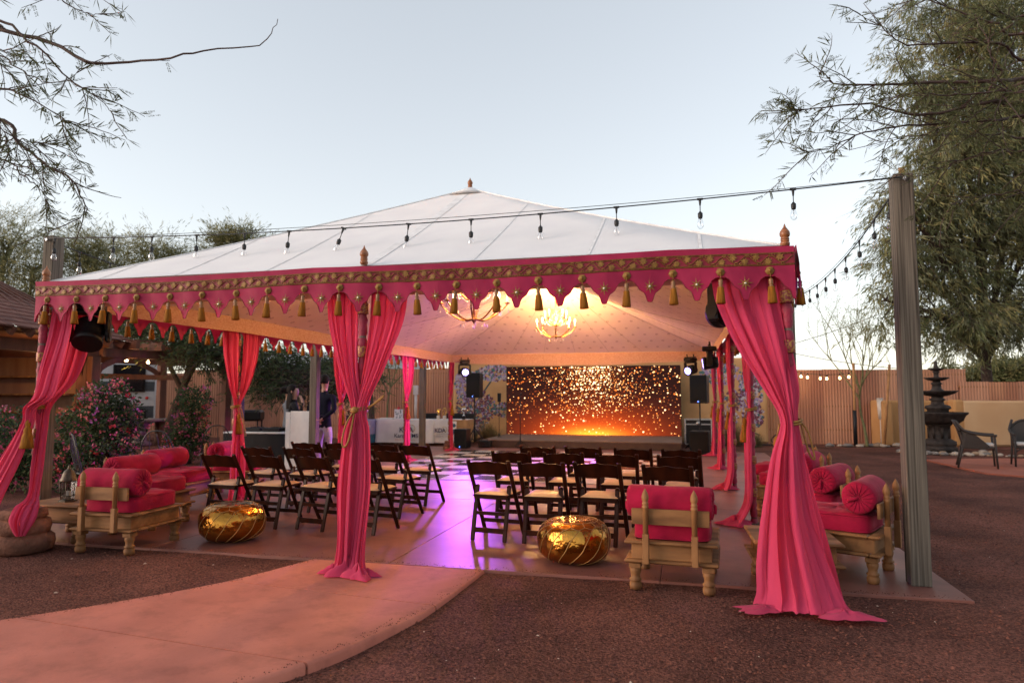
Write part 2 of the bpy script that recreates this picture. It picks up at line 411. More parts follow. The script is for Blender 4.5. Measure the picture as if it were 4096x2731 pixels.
slab = struct(link('slab', None)); slab['label'] = 'smooth reddish concrete slab under the tent'
us = [-4.55, -2.28, 0.13, 2.40, 4.55]; vs_ = [0.29, 3.9, 7.4, 10.2, 13.0]
for i in range(4):
    for j in range(4):
        u0, u1, v0, v1 = us[i]+.003, us[i+1]-.003, vs_[j]+.003, vs_[j+1]-.003
        MB().box(((u0+u1)/2, (v0+v1)/2, -.05), (u1-u0, v1-v0, .10), bv=.004).build('slab_panel', SLABM, slab)
MB().box((0, 6.645, -.06), (9.08, 12.69, .10)).build('joint_filler', MATS['joint_dirt'], slab)
build_stones()

# ------------------------------------------------------------------ dance floor
DFW = pm('dance_tile_white', (0.74, 0.72, 0.72), (0.66, 0.64, 0.65), 5, 0.18, spec=0.5, rvar=.05)
DFB = pm('dance_tile_black', (0.030, 0.030, 0.034), (0.022, 0.022, 0.026), 5, 0.16, spec=0.5, rvar=.05)
df = thing('dance_floor', 'checkered black and white dance floor laid in front of the stage', 'dance floor', (-3.05, 5.95, 0.0))
TS = .532
mw = MB().box((0, 0, .009), (TS-.004, TS-.004, .018), bv=.002).mesh('tile', DFW); mk = MB().box((0, 0, .009), (TS-.004, TS-.004, .018), bv=.002).mesh('tile', DFB)
for i in range(11):
    for j in range(11):
        link('tile', mw if (i+j) % 2 else mk, df, ((i+.5)*TS, (j+.5)*TS, .001))
b = MB(); S11 = TS*11
for (x0, y0, x1, y1) in ((-.06, -.06, S11+.06, -.001), (-.06, S11+.001, S11+.06, S11+.06), (-.06, 0, -.001, S11), (S11+.001, 0, S11+.06, S11)):
    b.box(((x0+x1)/2, (y0+y1)/2, .007), (x1-x0, y1-y0, .012))
b.build('edge_trim', pm('alu_trim', (0.50, 0.46, 0.46), None, 10, 0.35, metal=.4), df)

# ------------------------------------------------------------------ stage
STG = pm('stage_board', (0.175, 0.115, 0.085), (0.125, 0.082, 0.062), 3, 0.7, 0.3, 80, bdist=.003)
SKRT = pm('stage_skirt', (0.060, 0.030, 0.022), (0.045, 0.022, 0.017), 6, 0.6)
st = thing('stage', 'low brown platform stage in front of the glowing screen', 'stage', (0, 0, 0))
for i in range(3):
    for j in range(2):
        x0 = -2.87+i*1.806; y0 = 13.1+j*1.45
        MB().box((x0+.903, y0+.725, .193), (1.802, 1.446, .03), bv=.003).build('deck_panel', STG, st)
MB().box((-.16, 14.55, .088), (5.38, 2.86, .174)).build('skirt', SKRT, st)

# ------------------------------------------------------------------ screen
def screen_material():
    m = bpy.data.materials.new('screen_picture'); m.use_nodes = True; t = m.node_tree; N = t.nodes; L = t.links
    N.remove(N['Principled BSDF'])
    tc = N.new('ShaderNodeTexCoord'); sp = N.new('ShaderNodeSeparateXYZ'); L.new(tc.outputs['Object'], sp.inputs[0])
    def math_(op, a, b=None, c=None, clamp=False):
        n = N.new('ShaderNodeMath'); n.operation = op; n.use_clamp = clamp
        for i, q in enumerate((a, b, c)):
            if q is None: continue
            if isinstance(q, (int, float)): n.inputs[i].default_value = q
            else: L.new(q, n.inputs[i])
        return n.outputs[0]
    X, Z = sp.outputs[0], sp.outputs[2]                   # X -2.7..2.7, Z 0..2.12
    def gauss(x0, sx, z0, sz):
        dx = math_('DIVIDE', math_('SUBTRACT', X, x0), sx); dz = math_('DIVIDE', math_('SUBTRACT', Z, z0), sz)
        q = math_('ADD', math_('MULTIPLY', dx, dx), math_('MULTIPLY', dz, dz))
        return math_('POWER', 2.718, math_('MULTIPLY', q, -1.0))
    glow = gauss(0.05, 1.75, -.12, .72); glow2 = gauss(0.05, .8, -.05, .22)
    top = gauss(0.05, .75, 2.2, .95); mid = gauss(0, 1.9, 1.7, 1.3)
    dens = math_('ADD', math_('MULTIPLY', top, .60), math_('MULTIPLY', mid, .42)); dens = math_('ADD', dens, .13)
    cmb = N.new('ShaderNodeCombineXYZ'); L.new(X, cmb.inputs[0]); L.new(Z, cmb.inputs[1])
    total = None
    for (sc_, off, rmin, rmax, gain) in ((7.5, 0, .10, .25, 1.0), (8.5, 19.3, .10, .25, 1.0), (11.5, 7.3, .11, .27, 1.0), (15, 3.1, .12, .28, .8), (6.0, 11.7, .09, .20, 1.0)):
        mp = N.new('ShaderNodeMapping'); mp.inputs['Location'].default_value = (off, off*.7, 0); L.new(cmb.outputs[0], mp.inputs[0])
        v = N.new('ShaderNodeTexVoronoi'); v.voronoi_dimensions = '2D'; v.inputs['Scale'].default_value = sc_; v.inputs['Randomness'].default_value = .85; L.new(mp.outputs[0], v.inputs['Vector'])
        s3 = N.new('ShaderNodeSeparateColor'); L.new(v.outputs['Color'], s3.inputs[0])
        rad = math_('ADD', math_('MULTIPLY', math_('POWER', s3.outputs[0], 2.0), rmax-rmin), rmin)
        disc = math_('SUBTRACT', 1.0, math_('DIVIDE', v.outputs['Distance'], rad)); disc = math_('MULTIPLY', disc, 3.5, clamp=True)
        pres = math_('LESS_THAN', s3.outputs[2], dens)
        br = math_('ADD', math_('MULTIPLY', math_('POWER', s3.outputs[1], 1.8), 1.6), .10)
        d = math_('MULTIPLY', math_('MULTIPLY', disc, pres), math_('MULTIPLY', br, gain))
        total = d if total is None else math_('ADD', total, d)
    total = math_('MULTIPLY', total, math_('ADD', math_('MULTIPLY', top, 1.4), .85))
    # sparks: dark red -> orange -> pale yellow by strength
    rp = N.new('ShaderNodeValToRGB'); e = rp.color_ramp.elements
    e[0].position = 0; e[0].color = (0, 0, 0, 1); e[1].position = 1.0; e[1].color = (1.9, 1.35, .75, 1)
    for pz, cc in ((.18, (.30, .045, .008, 1)), (.45, (.95, .22, .025, 1)), (.72, (1.5, .72, .22, 1))):
        q = e.new(pz); q.color = cc
    L.new(math_('MULTIPLY', total, .7, clamp=True), rp.inputs[0])
    def colmul(c, f):
        n = N.new('ShaderNodeVectorMath'); n.operation = 'SCALE'; n.inputs[0].default_value = c; L.new(f, n.inputs['Scale']); return n.outputs[0]
    def vadd(a, b):
        n = N.new('ShaderNodeVectorMath'); n.operation = 'ADD'; L.new(a, n.inputs[0]); L.new(b, n.inputs[1]); return n.outputs[0]
    base = N.new('ShaderNodeRGB'); base.outputs[0].default_value = (.016, .006, .005, 1)
    haze = gauss(0, 2.4, 0.2, 1.1)
    c = vadd(vadd(colmul((.62, .060, .003), glow), colmul((1.1, .42, .03), glow2)), colmul((.022, .003, .001), haze))
    c = vadd(vadd(c, base.outputs[0]), rp.outputs[0])
    c = vadd(c, colmul((.06, .014, .003), top))
    ems = N.new('ShaderNodeEmission'); ems.inputs['Strength'].default_value = 0.46; L.new(c, ems.inputs['Color'])
    L.new(ems.outputs[0], N['Material Output'].inputs['Surface']); MATS['screen'] = m; return m
led = thing('led_screen', 'large video wall on the stage showing glowing orange sparks', 'screen', (-.165, 15.88, .208))
MB().box((0, .06, 1.065), (5.40, .10, 2.13)).build('cabinet', BLK, led)
MB().add([(-2.69, .004, .008), (2.69, .004, .008), (2.69, .004, 2.122), (-2.69, .004, 2.122)], [(0, 1, 2, 3)]).build('display', screen_material(), led)
for sx in (-1.8, 0, 1.8):
    MB().beam((sx, .12, 1.7), (sx, .42, 0.0), .05, .05).build('brace', BLK, led)

# ------------------------------------------------------------------ plastered mural wall behind the stage
STUC = pm('ochre_plaster', (0.50, 0.285, 0.125), (0.40, 0.215, 0.090), 1.6, 0.9, 0.5, 40, detail=8, bdist=.01)
wall = thing('plaster_wall', 'ochre plastered wall with painted flowering trees behind the stage', 'wall', (0, 16.48, 0))
b = MB(); b.box((.1, 0, 1.28), (9.85, .25, 2.56), bv=.06); b.build('wall_body', STUC, wall)
MUR = [pm('mural_plum', (0.13, 0.035, 0.060), None, 20, 0.9), pm('mural_lilac', (0.30, 0.20, 0.36), None, 20, 0.9),
       pm('mural_teal', (0.05, 0.13, 0.13), None, 20, 0.9), pm('mural_pale', (0.42, 0.36, 0.40), None, 20, 0.9), pm('mural_trunk', (0.03, 0.06, 0.07), None, 20, 0.9)]
def mural(clumps, trunk, seed):
    r = random.Random(seed); b = MB(); y = -.129
    for (cx, cz, rx, rz_, n, wts) in clumps:
        for k in range(n):
            a = r.uniform(0, 2*pi); q = sqrt(r.random())
            x = cx + rx*q*cos(a); z = cz + rz_*q*sin(a)
            if not (.05 < z < 2.42) or not (-4.75 < x < 4.95): continue
            s_ = r.uniform(.022, .050); n5 = 6; a0 = r.uniform(0, 6)
            mi = r.choices(range(4), wts)[0]
            b.poly([(x+s_*(1+.35*sin(i*2.1+a0))*cos(-a0-2*pi*i/n5), y-.0004*r.random(), z+s_*(1+.35*cos(i*1.7))*sin(-a0-2*pi*i/n5)) for i in range(n5)], mi)
    for pts in trunk:
        for (p, q) in zip(pts, pts[1:]):
            w_ = .03; b.poly([(p[0]-w_, y, p[1]), (q[0]-w_, y, q[1]), (q[0]+w_, y, q[1]), (p[0]+w_, y, p[1])][::-1], 4)
    o = b.build('mural', MUR, wall); o['kind'] = 'stuff'; o['label'] = 'painted plum and lilac blossoms on the plaster'
mural([(-4.35, 1.75, .45, .55, 330, (2, 4, 2, 4)), (-4.0, 1.0, .70, .60, 420, (7, 1, 2, 1)), (-3.3, 2.15, .75, .26, 300, (3, 3, 3, 3)), (-3.0, .95, .45, .25, 120, (4, 1, 4, 1)),
       (-4.2, .5, .5, .4, 180, (6, 1, 3, 1))], [[(-4.1, .0), (-4.12, .5), (-4.0, 1.2), (-3.5, 1.9)]], 3)
mural([(4.55, 1.55, .33, .75, 420, (4, 4, 2, 3)), (4.6, .85, .30, .40, 180, (5, 2, 2, 2)), (3.7, 2.1, .6, .35, 240, (1, 5, 3, 3)), (4.1, 1.25, .35, .30, 90, (6, 2, 2, 1)), (3.9, .75, .3, .25, 60, (3, 3, 3, 3))],
      [[(4.35, .0), (4.45, .35), (4.5, 1.0), (4.6, 1.8)], [(4.45, .4), (4.8, .25)]], 4)

# ------------------------------------------------------------------ corrugated rusted fence panels
RUST = [pm('rust_%d' % i, a, b_, 1.2, 0.75, 0.3, 14, stretch=(1, 1, .3), detail=7) for i, (a, b_) in enumerate((
    ((0.48, 0.225, 0.120), (0.33, 0.135, 0.075)), ((0.43, 0.200, 0.115), (0.29, 0.120, 0.074)), ((0.53, 0.265, 0.160), (0.40, 0.180, 0.108))))]
def corr_fence(name, label, p0, p1, h, mats, panel=.86, pitch=.085, amp=.012, z0=-.03, rail=True):
    p0 = Vector((*p0, 0)); p1 = Vector((*p1, 0)); d = (p1-p0); L = d.length; d.normalize(); nrm = Vector((d.y, -d.x, 0))
    f = thing(name, label, 'fence', p0, 0)
    n = max(1, round(L/panel)); pw = L/n
    for i in range(n):
        b = MB(); k = int(pw/pitch*6)
        dz = R.uniform(-.012, .012); off = .004 if i % 2 else 0
        cols = [i*pw + j*pw/k for j in range(k+1)]
        rows = [[d*s_ + nrm*(amp*sin(2*pi*s_/pitch)+off) + Vector((0, 0, z)) for s_ in cols] for z in (z0, h*.5+dz, h+dz)]
        b.grid(rows)
        b.build('corrugated_sheet', mats[(i*7+i//3) % len(mats)], f)
    if rail:
        for z in (.4, h*.5, h-.15):
            MB().beam(Vector((0, 0, z))-nrm*.05, d*L+Vector((0, 0, z))-nrm*.05, .05, .09, side=(0, 0, 1)).build('rail', STAKE, f)
    return f
corr_fence('corrugated_fence', 'rusted corrugated sheet fence behind the banner tables', (-14.5, 15.4), (-4.78, 16.75), 2.33, RUST)
corr_fence('corrugated_fence', 'tall rusted corrugated fence behind the staked sapling and fountain', (5.05, 16.75), (10.75, 17.75), 2.20, RUST)
corr_fence('corrugated_fence', 'lower rusted corrugated fence beyond the ochre garden wall', (10.55, 17.6), (14.6, 18.4), 1.83, [RUST[2], RUST[0]])
corr_fence('corrugated_fence', 'rusted corrugated fence at the edge of the picture with two lit bulbs', (11.75, 15.9), (14.5, 13.4), 1.78, [RUST[0], RUST[2]])
gwm = pm('garden_plaster', (0.46, 0.245, 0.095), (0.38, 0.190, 0.070), 1.5, 0.9, 0.4, 40, detail=7)
gw = thing('garden_wall', 'low ochre plastered garden wall behind the tiered fountain', 'wall', (8.2, 16.55, 0))
MB().box((.0, .25, .63), (.26, .85, 1.32), bv=.05, rz=.2).build('wall_return', gwm, gw)
MB().beam((.0, .62, .62), (2.0, .95, .62), .25, 1.3, side=(0, 0, 1)) if 0 else None
MB().box((1.0, .62, .63), (2.15, .22, 1.30), bv=.05, rz=.17).build('wall_section', gwm, gw)
MB().box((2.02, .50, .64), (.30, .36, 1.33), bv=.05, rz=.2).build('pier', gwm, gw)
MB().box((3.15, .62, .63), (2.1, .24, 1.29), bv=.05, rz=.16).build('wall_section', pm('garden_plaster_pale', (0.56, 0.36, 0.20), (0.50, 0.30, 0.155), 1.2, 0.9, 0.4, 40), gw)
# far hills, the blue of distant haze painted into their colour
b = MB()
HX = [60+i*6 for i in range(40)]
b.grid([[(x, 330+.2*x, 0) for x in HX], [(x, 330+.2*x, 2+3.5*abs(sin(x*.031+.4))+3.0*sin(x*.013)**2+.6*sin(x*.17)) for x in HX], [(x, 400+.2*x, 0) for x in HX]])
struct(b.build('hills', pm('hill_haze_blue', (0.20, 0.25, 0.32), None, .02, 0.95)))

corr_fence('corrugated_fence', 'rusted corrugated fence far behind the gazebo and caravan', (-30, 11.5), (-14.6, 18.5), 2.3, RUST, panel=1.7)

# ------------------------------------------------------------------ tent
HW, BAY, DEP = 3.34, 2.95, 11.8
EAVE, PEAK = 2.50, 4.06
def roof_z(u, v, e=EAVE, pk=PEAK):
    t = min((HW+.03-abs(u))/(HW+.03), (v+.03)/(BAY+.03), (DEP+.03-v)/(BAY+.03)); t = max(0, min(1, t))
    # slightly slack cloth: hollow between eave and ridge, ridge sags between the two peaks
    z = e + (pk-e)*(t - .10*t*(1-t))
    if BAY < v < DEP-BAY:
        q = sin(pi*(v-BAY)/(DEP-2*BAY)); z -= .28*q*t
    return z
ROOF = pm('roof_canvas', (0.84, 0.83, 0.83), (0.79, 0.78, 0.79), 3, 0.8, 0.12, 300, transl=0.12, tcol=(0.80, 0.74, 0.68), bdist=.002)
def lining_material():
    m = pm('lining_cloth', (0.82, 0.66, 0.57), (0.76, 0.61, 0.53), 2, 0.85, 0.2, 200, transl=0.10, bdist=.002)
    t = m.node_tree; N = t.nodes; L = t.links; p = N['Principled BSDF']; src = p.inputs['Base Color'].links[0].from_socket
    tc = N.new('ShaderNodeTexCoord'); sp = N.new('ShaderNodeSeparateXYZ'); L.new(tc.outputs['Object'], sp.inputs[0])
    def mt(op, a, b=None):
        n = N.new('ShaderNodeMath'); n.operation = op
        for i, q in enumerate((a, b)):
            if q is None: continue
            if isinstance(q, (int, float)): n.inputs[i].default_value = q
            else: L.new(q, n.inputs[i])
        return n.outputs[0]
    S = .27
    xa = mt('DIVIDE', sp.outputs[0], S); ya = mt('DIVIDE', sp.outputs[1], S)
    row = mt('FLOOR', ya); sh = mt('MULTIPLY', mt('MODULO', mt('ABSOLUTE', row), 2.0), .5)
    fx = mt('SUBTRACT', mt('FRACT', mt('ADD', mt('ADD', xa, sh), 100)), .5); fy = mt('SUBTRACT', mt('FRACT', mt('ADD', ya, 100)), .5)
    r = mt('SQRT', mt('ADD', mt('MULTIPLY', fx, fx), mt('MULTIPLY', fy, fy)))
    an = mt('ARCTAN2', fy, fx)
    rad = mt('ADD', .115, mt('MULTIPLY', mt('COSINE', mt('MULTIPLY', an, 8.0)), .022))
    ins = mt('LESS_THAN', r, rad); hole = mt('LESS_THAN', r, .045); mk = mt('SUBTRACT', ins, hole)
    mx = N.new('ShaderNodeMix'); mx.data_type = 'RGBA'; L.new(mt('MULTIPLY', mk, .6), mx.inputs[0]); L.new(src, mx.inputs[6])
    mx.inputs[7].default_value = (.26, .10, .06, 1); L.new(mx.outputs[2], p.inputs['Base Color'])
    return m
LINING = lining_material()
HEM = pm('hem_brocade', (0.66, 0.43, 0.32), (0.55, 0.31, 0.22), 28, 0.7, 0.4, 150, transl=0.15, stretch=(1, 1, 2), detail=2)

tent = thing('tent', 'white peaked canvas pavilion with crimson scalloped valance and gold tassels', 'tent', (0, 0, 0))
def roof_sheet(e, pk, o, ov):
    # rows run along v; the columns are laid so that hips and ridge fall on grid lines
    vs = [-ov] + [i*BAY/20 for i in range(0, 21)] + [BAY+i*(DEP-2*BAY)/24 for i in range(1, 25)] + [DEP-BAY+i*BAY/20 for i in range(1, 21)] + [DEP+ov]
    b = MB(); rows = []
    for v in vs:
        vv = max(0, min(DEP, v)); t = min(vv/BAY, (DEP-vv)/BAY, 1.0)
        hu = HW*(1-t)                       # half length of the flat part at this v (front and back faces)
        us = []
        for k in range(11): us.append(-(HW+ov) + (HW+ov-hu)*k/10)
        for k in range(1, 10): us.append(-hu+2*hu*k/10)
        for k in range(11): us.append(hu + (HW+ov-hu)*k/10)
        rows.append([(u, v, roof_z(max(-HW, min(HW, u)), vv, e, pk)+o) for u in us])
    b.grid(rows); return b
rb = roof_sheet(EAVE, PEAK, 0, .03); roof = rb.build('roof', ROOF, tent)
lin = roof_sheet(EAVE-.05, PEAK-.12, -.02, -.02).build('lining', LINING, tent)
# sewn panel seams on the front roof face and down the hips
SEAM = pm('seam_tape', (0.79, 0.78, 0.78), None, 10, 0.8)
for u in (0.0, .95, -.95, 1.9, -1.9, 2.75, -2.75):
    vmax = BAY*(1-abs(u)/HW); w_ = .05 if u == 0 else .012
    b = MB(); b.grid([[(u-w_, v, roof_z(u-w_, v)+.004), (u+w_, v, roof_z(u+w_, v)+.004)] for v in [0.02+(vmax-.06)*k/16 for k in range(17)]], smooth=True)
    b.build('seam', SEAM, roof)
for sx in (-1, 1):
    b = MB(); b.tube([(sx*(HW-(HW-.02)*t), BAY*t, roof_z(sx*HW*(1-t), BAY*t)+.004) for t in [k/20 for k in range(21)]], .009, 6); b.build('seam', SEAM, roof)
# inner seams of the lining radiating from the far peak
SEAMD = pm('lining_seam', (0.55, 0.40, 0.33), None, 10, 0.85)
def lz(u, v): return roof_z(u, v, EAVE-.05, PEAK-.12)-.02
for (u1, v1) in ((-3.3, 8.85), (-3.3, 5.9), (-1.67, DEP-.1), (0, DEP-.1), (1.67, DEP-.1), (3.3, 8.85), (-3.3, DEP-.1), (3.3, DEP-.1), (3.3, 5.9), (-.8, DEP-.1), (.85, DEP-.1)):
    b = MB(); b.tube([(u1*t, 8.85+(v1-8.85)*t, lz(u1*t, 8.85+(v1-8.85)*t)-.004) for t in [.04+.95*k/24 for k in range(25)]], .0045, 5); b.build('seam', SEAMD, lin)
# hem band of the lining, hanging just inside the valance on all four sides
def hem_side(p0, p1, nrm, dip=0.0):
    p0 = Vector(p0); p1 = Vector(p1); n = 40; d = (p1-p0); rows = []
    for z, o in ((EAVE-.02, 0), (2.39, .015), (2.285, .02)):
        rows.append([p0+d*(k/n)+Vector(nrm)*(o+.006*sin(k*1.7))+Vector((0, 0, z-(.015*sin(pi*((k/n*4) % 1))+dip*sin(pi*k/n))*(1 if z < 2.45 else 0))) for k in range(n+1)])
    b = MB(); b.grid(rows); b.build('hem', HEM, lin)
i_ = .10
hem_side((-HW+i_, .08, 0), (HW-i_, .08, 0), (0, 1, 0)); hem_side((-HW+i_, DEP-i_, 0), (HW-i_, DEP-i_, 0), (0, -1, 0), .10)
hem_side((-HW+i_, i_, 0), (-HW+i_, DEP-i_, 0), (1, 0, 0)); hem_side((HW-i_, i_, 0), (HW-i_, DEP-i_, 0), (-1, 0, 0))

# finial
FINP = [(0, 0), (.040, 0), (.040, .012), (.048, .02), (.048, .05), (.038, .058), (.034, .062), (.044, .068), (.044, .082), (.033, .088), (.044, .094), (.044, .108), (.033, .114),
        (.040, .122), (.050, .145), (.053, .170), (.047, .200), (.030, .232), (.014, .262), (.007, .290), (0, .315)]
fin_me = MB().lathe(FINP, 18).mesh('finial', FINW)
for (x, y, z, s_) in ((0, BAY, PEAK, .82), (0, DEP-BAY, PEAK, .82)) + tuple((sx*HW, k*BAY, EAVE+.01, .9) for sx in (-1, 1) for k in range(5)) + ((0, 0, EAVE+.03, .9),):
    o = link('finial', fin_me, tent, (x, y, z)); o.scale = (s_*.78, s_*.78, s_*.60)
MB().lathe([(.30, -.115), (.16, -.045), (.05, 0.012), (0, .016)], 20, (0, BAY, PEAK)).build('peak_cap', ROOF, tent)

# valance ---------------------------------------------------------------
PROF = [(0, 1), (.09, .985), (.13, .90), (.18, .72), (.25, .58), (.36, .50), (.46, .42), (.54, .29), (.64, .13), (.80, .02), (1, 0)]
TIP, ARCH = .385, .215
def star_mesh():
    b = MB(); pts = []
    for k in range(16):
        a = pi*k/8+pi/2; r = .058 if k % 4 == 0 else .050 if k % 2 == 0 else .015
        pts.append((r*cos(a), 0, r*sin(a)))
    c = (0, -.003, 0)
    b.add([c]+pts, [(0, k+1, (k+1) % 16+1) for k in range(16)], 0)
    b.lathe([(.009, 0), (.009, .004), (.005, .007), (0, .008)], 10, (0, -.002, 0), 1, T=Matrix.Rotation(pi/2, 4, 'X'))
    return b.mesh('star', [GOLDT, pm('star_gem', (0.8, 0.75, 0.6), None, 10, 0.1, metal=.6)])
STAR = star_mesh()
def tassel_mesh():
    b = MB()
    T = Matrix.Rotation(pi/2, 4, 'X')
    b.lathe([(0, -.002), (.031, -.002), (.031, .006), (.024, .010), (.013, .010), (.011, .022), (0, .026)], 14, (0, -.002, 0), 1, T=T, wob=lambda t, z: .10*cos(8*t))
    b.tube([(0, -.018, 0), (0, -.020, -.035), (0, -.018, -.062)], .003, 5, 1)
    b.lathe([(.004, -.055), (.013, -.060), (.017, -.070), (.013, -.082), (.017, -.088), (.015, -.098), (.011, -.106), (.018, -.110), (.020, -.118)], 12, (0, -.018, 0), 2)
    b.lathe([(.018, -.116), (.023, -.122), (.022, -.132), (.026, -.16), (.030, -.20), (.034, -.236), (.028, -.238), (0, -.232)], 22, (0, -.018, 0), 0, wob=lambda t, z: .06*cos(11*t+z*20))
    return b.mesh('tassel', [TASS, GOLDT, BEADW])
TASSEL = tassel_mesh()
def valance(name, p0, p1, n, outward, gold=True, label=None, tilt0=0):
    p0 = Vector(p0); p1 = Vector(p1); d = (p1-p0); L = d.length; d.normalize(); o = Vector(outward)
    per = L/n; xs = []; bot = []
    for k in range(n):
        for q, f in PROF[:-1]: xs.append((k+q*.5)*per); bot.append(f)
        for q, f in PROF[::-1][:-1]: xs.append((k+1-q*.5)*per); bot.append(f)
    xs.append(L); bot.append(1)
    rr = random.Random(int(L*100)+n)
    ph = [rr.uniform(0, 6) for _ in range(6)]
    def pt(x, z, out):
        wv = (.014*sin(x*3.1+ph[0]) + .010*sin(x*8.3+ph[1]) + .006*sin(x*19+ph[2]) + .004*sin(x*37+z*30+ph[3]))*min(1, -z*6) + .010*min(1, -z*4)
        sag = -.018*sin(pi*((x/BAY) % 1))
        return p0 + d*x + o*(out+.024+wv) + Vector((0, 0, EAVE+.012+z+sag))
    b = MB(); rows = []
    zs = [0, -.045, -.093, -.142, -.18]
    for z in zs: rows.append([pt(x, z, .045) for x in xs])
    for fr in (.5, 1.0): rows.append([pt(x, -.18+(-(ARCH+(TIP-ARCH)*f)+.18)*fr, .045+.01*rr.uniform(-.3, .3)*f*fr) for x, f in zip(xs, bot)])
    b.grid(rows, mfun=lambda i, j: 1 if i in (1, 2) else 0)
    va = b.build(name, [MAGE, CRIM], tent)
    # piped lower edge
    b = MB(); b.tube([pt(x, -(ARCH+(TIP-ARCH)*f), .046) for x, f in zip(xs, bot)], .0028, 4); b.build('piping', CRIM, va)
    ang = atan2(o.y, o.x)+pi/2
    for k in range(n):
        x = (k+.5)*per
        t = link('tassel', TASSEL, va, pt(x, -.178, .047), rot=(rr.uniform(-.06, .06), rr.uniform(-.09, .09), ang))
        if k > 0:
            link('star', STAR, va, pt(k*per, -.268, .053), rot=(0, rr.uniform(-.2, .2), ang))
    if gold:
        b = MB(); leaf = [(0, 1.05), (.16, .52), (.62, .78), (.42, .32), (1.0, .18), (.52, -.10), (.72, -.62), (.22, -.42), (0, -.75), (-.22, -.42), (-.72, -.62), (-.52, -.10), (-1.0, .18), (-.42, .32), (-.62, .78), (-.16, .52)]
        pitch = .080; m = int(L/pitch)
        for k in range(m):
            x = (k+.5)*pitch; zc = -.093+(.013 if k % 2 else -.013); a = (.5 if k % 2 else pi+.4)+rr.uniform(-.25, .25); s_ = rr.uniform(.029, .034)
            c = [pt(x+s_*(lx*cos(a)-lz_*sin(a)), zc+s_*(lx*sin(a)+lz_*cos(a)), .0535) for lx, lz_ in leaf]
            ctr = pt(x, zc, .0545)
            b.add([ctr]+c, [(0, i+1, (i+1) % 16+1) for i in range(16)], 0)
        vine = [pt(i*L/(m*8), -.093+.026*sin(pi*(i/8)+pi/2), .0505) for i in range(1, m*8)]
        b.tube(vine, .0034, 3)
        for k in range(m):
            for (dx, dz, r0) in ((.2, .032, .010), (.75, -.030, .010), (.5, .036, .007)):
                cx_ = (k+dx)*pitch; cz_ = -.093+dz*(1 if k % 2 else -1)
                b.tube([pt(cx_+r0*cos(t), cz_+r0*sin(t), .0505) for t in [j*.8 for j in range(8)]], .0028, 3, caps=False)
        for z in (-.049, -.056, -.130, -.138):
            b.tube([pt(i*L/240, z, .0495) for i in range(241)], .0026, 3)
        dots = int(L/.020)
        for zz in (-.0525, -.134):
            for k in range(dots):
                q = pt((k+.5)*.020, zz, .0515); u_ = d*.005; w_ = Vector((0, 0, .0025))
                b.poly([q-u_, q-w_, q+u_, q+w_])
        go = b.build('gold_embroidery', GOLDT, va); go['kind'] = 'stuff'
    return va
c_ = HW+.05
valance('valance', (-c_, 0, 0), (c_, 0, 0), 20, (0, -1, 0))
for k in range(4):
    y0 = k*BAY - (.045 if k == 0 else 0); y1 = (k+1)*BAY
    valance('valance', (-HW, y1, 0), (-HW, y0, 0), 9, (-1, 0, 0), gold=False)
    valance('valance', (HW, y0, 0), (HW, y1, 0), 9, (1, 0, 0), gold=False)

# poles with brocade sleeves
def sleeve(n, rings):
    b = MB(); rows = []
    for i in range(n+1):
        z = 2.48*i/n; r = .036+.006*sin(i*2.3)+.003*sin(i*5.1)
        rows.append([(r*cos(2*pi*j/14)*(1+.05*sin(3*j+i)), r*sin(2*pi*j/14), z) for j in range(14)])
    b.grid(rows, close=True)
    for z in rings:
        b.lathe([(.0455, z-.045), (.047, z-.04), (.047, z+.04), (.0455, z+.045)], 14, mi=1)
    return b.mesh('pole_sleeve', [SLEEVE, pm('sleeve_gold', (0.33, 0.16, 0.035), (0.20, 0.02, 0.03), 70, 0.45, metal=.2, detail=1, lo=.48, hi=.52)])
SLV = sleeve(70, [.35+.36*k for k in range(6)])
POLES = [(-HW, k*BAY) for k in range(5)] + [(HW, k*BAY) for k in range(5)] + [(0, 0)]
pole_me = MB().tube([(0, 0, 0.0), (0, 0, 2.49)], .030, 12).box((0, 0, .006), (.11, .11, .012)).mesh('pole', GREYW)
for (x, y) in POLES:
    po = link('pole', pole_me, tent, (x, y, gz(x, y)+.02 if y < .2 else .0))
    link('pole_sleeve', SLV, po)

# ------------------------------------------------------------------ curtains tied to the poles
def drape_panel(levels, n=88, m=56, nf=7, seed=0):
    """levels: (z, cx, cy, dirangle, halfwidth, foldamp, bow) top to bottom"""
    r = random.Random(seed); ph = [r.uniform(0, 6.28) for _ in range(6)]; rows = []
    for i, (z, cx, cy, da, hw, am, bow) in enumerate(cr(levels, m)):
        row = []; dx, dy = cos(da), sin(da); nx, ny = dy, -dx      # normal faces right-hand side of the direction
        t = i/(m-1)
        for j in range(n+1):
            s_ = j/n
            wr = 1.9*sin(2.3*s_*pi+ph[1]+.9*sin(2.2*t+ph[3]))+.7*sin(t*4+ph[3]+3*s_)
            f = (.95+.40*sin(5*s_+ph[2]+2.5*t))*sin(2*pi*nf*.55*s_+ph[0]+wr) + .34*sin(2*pi*nf*1.37*s_+ph[2]+2.6*t+wr*.6)*(.6+.4*sin(7*s_+ph[4])) + .09*sin(2*pi*nf*3.3*s_+ph[4]-3*t)
            a = am*f + bow*(1-(2*s_-1)**2)
            l = (2*s_-1)*hw + am*.45*cos(2*pi*nf*s_+ph[0]+ph[5])
            row.append((cx+dx*l+nx*a, cy+dy*l+ny*a, max(z+(.004*sin(j*.9+i)), .006)))
        rows.append(row)
    return rows
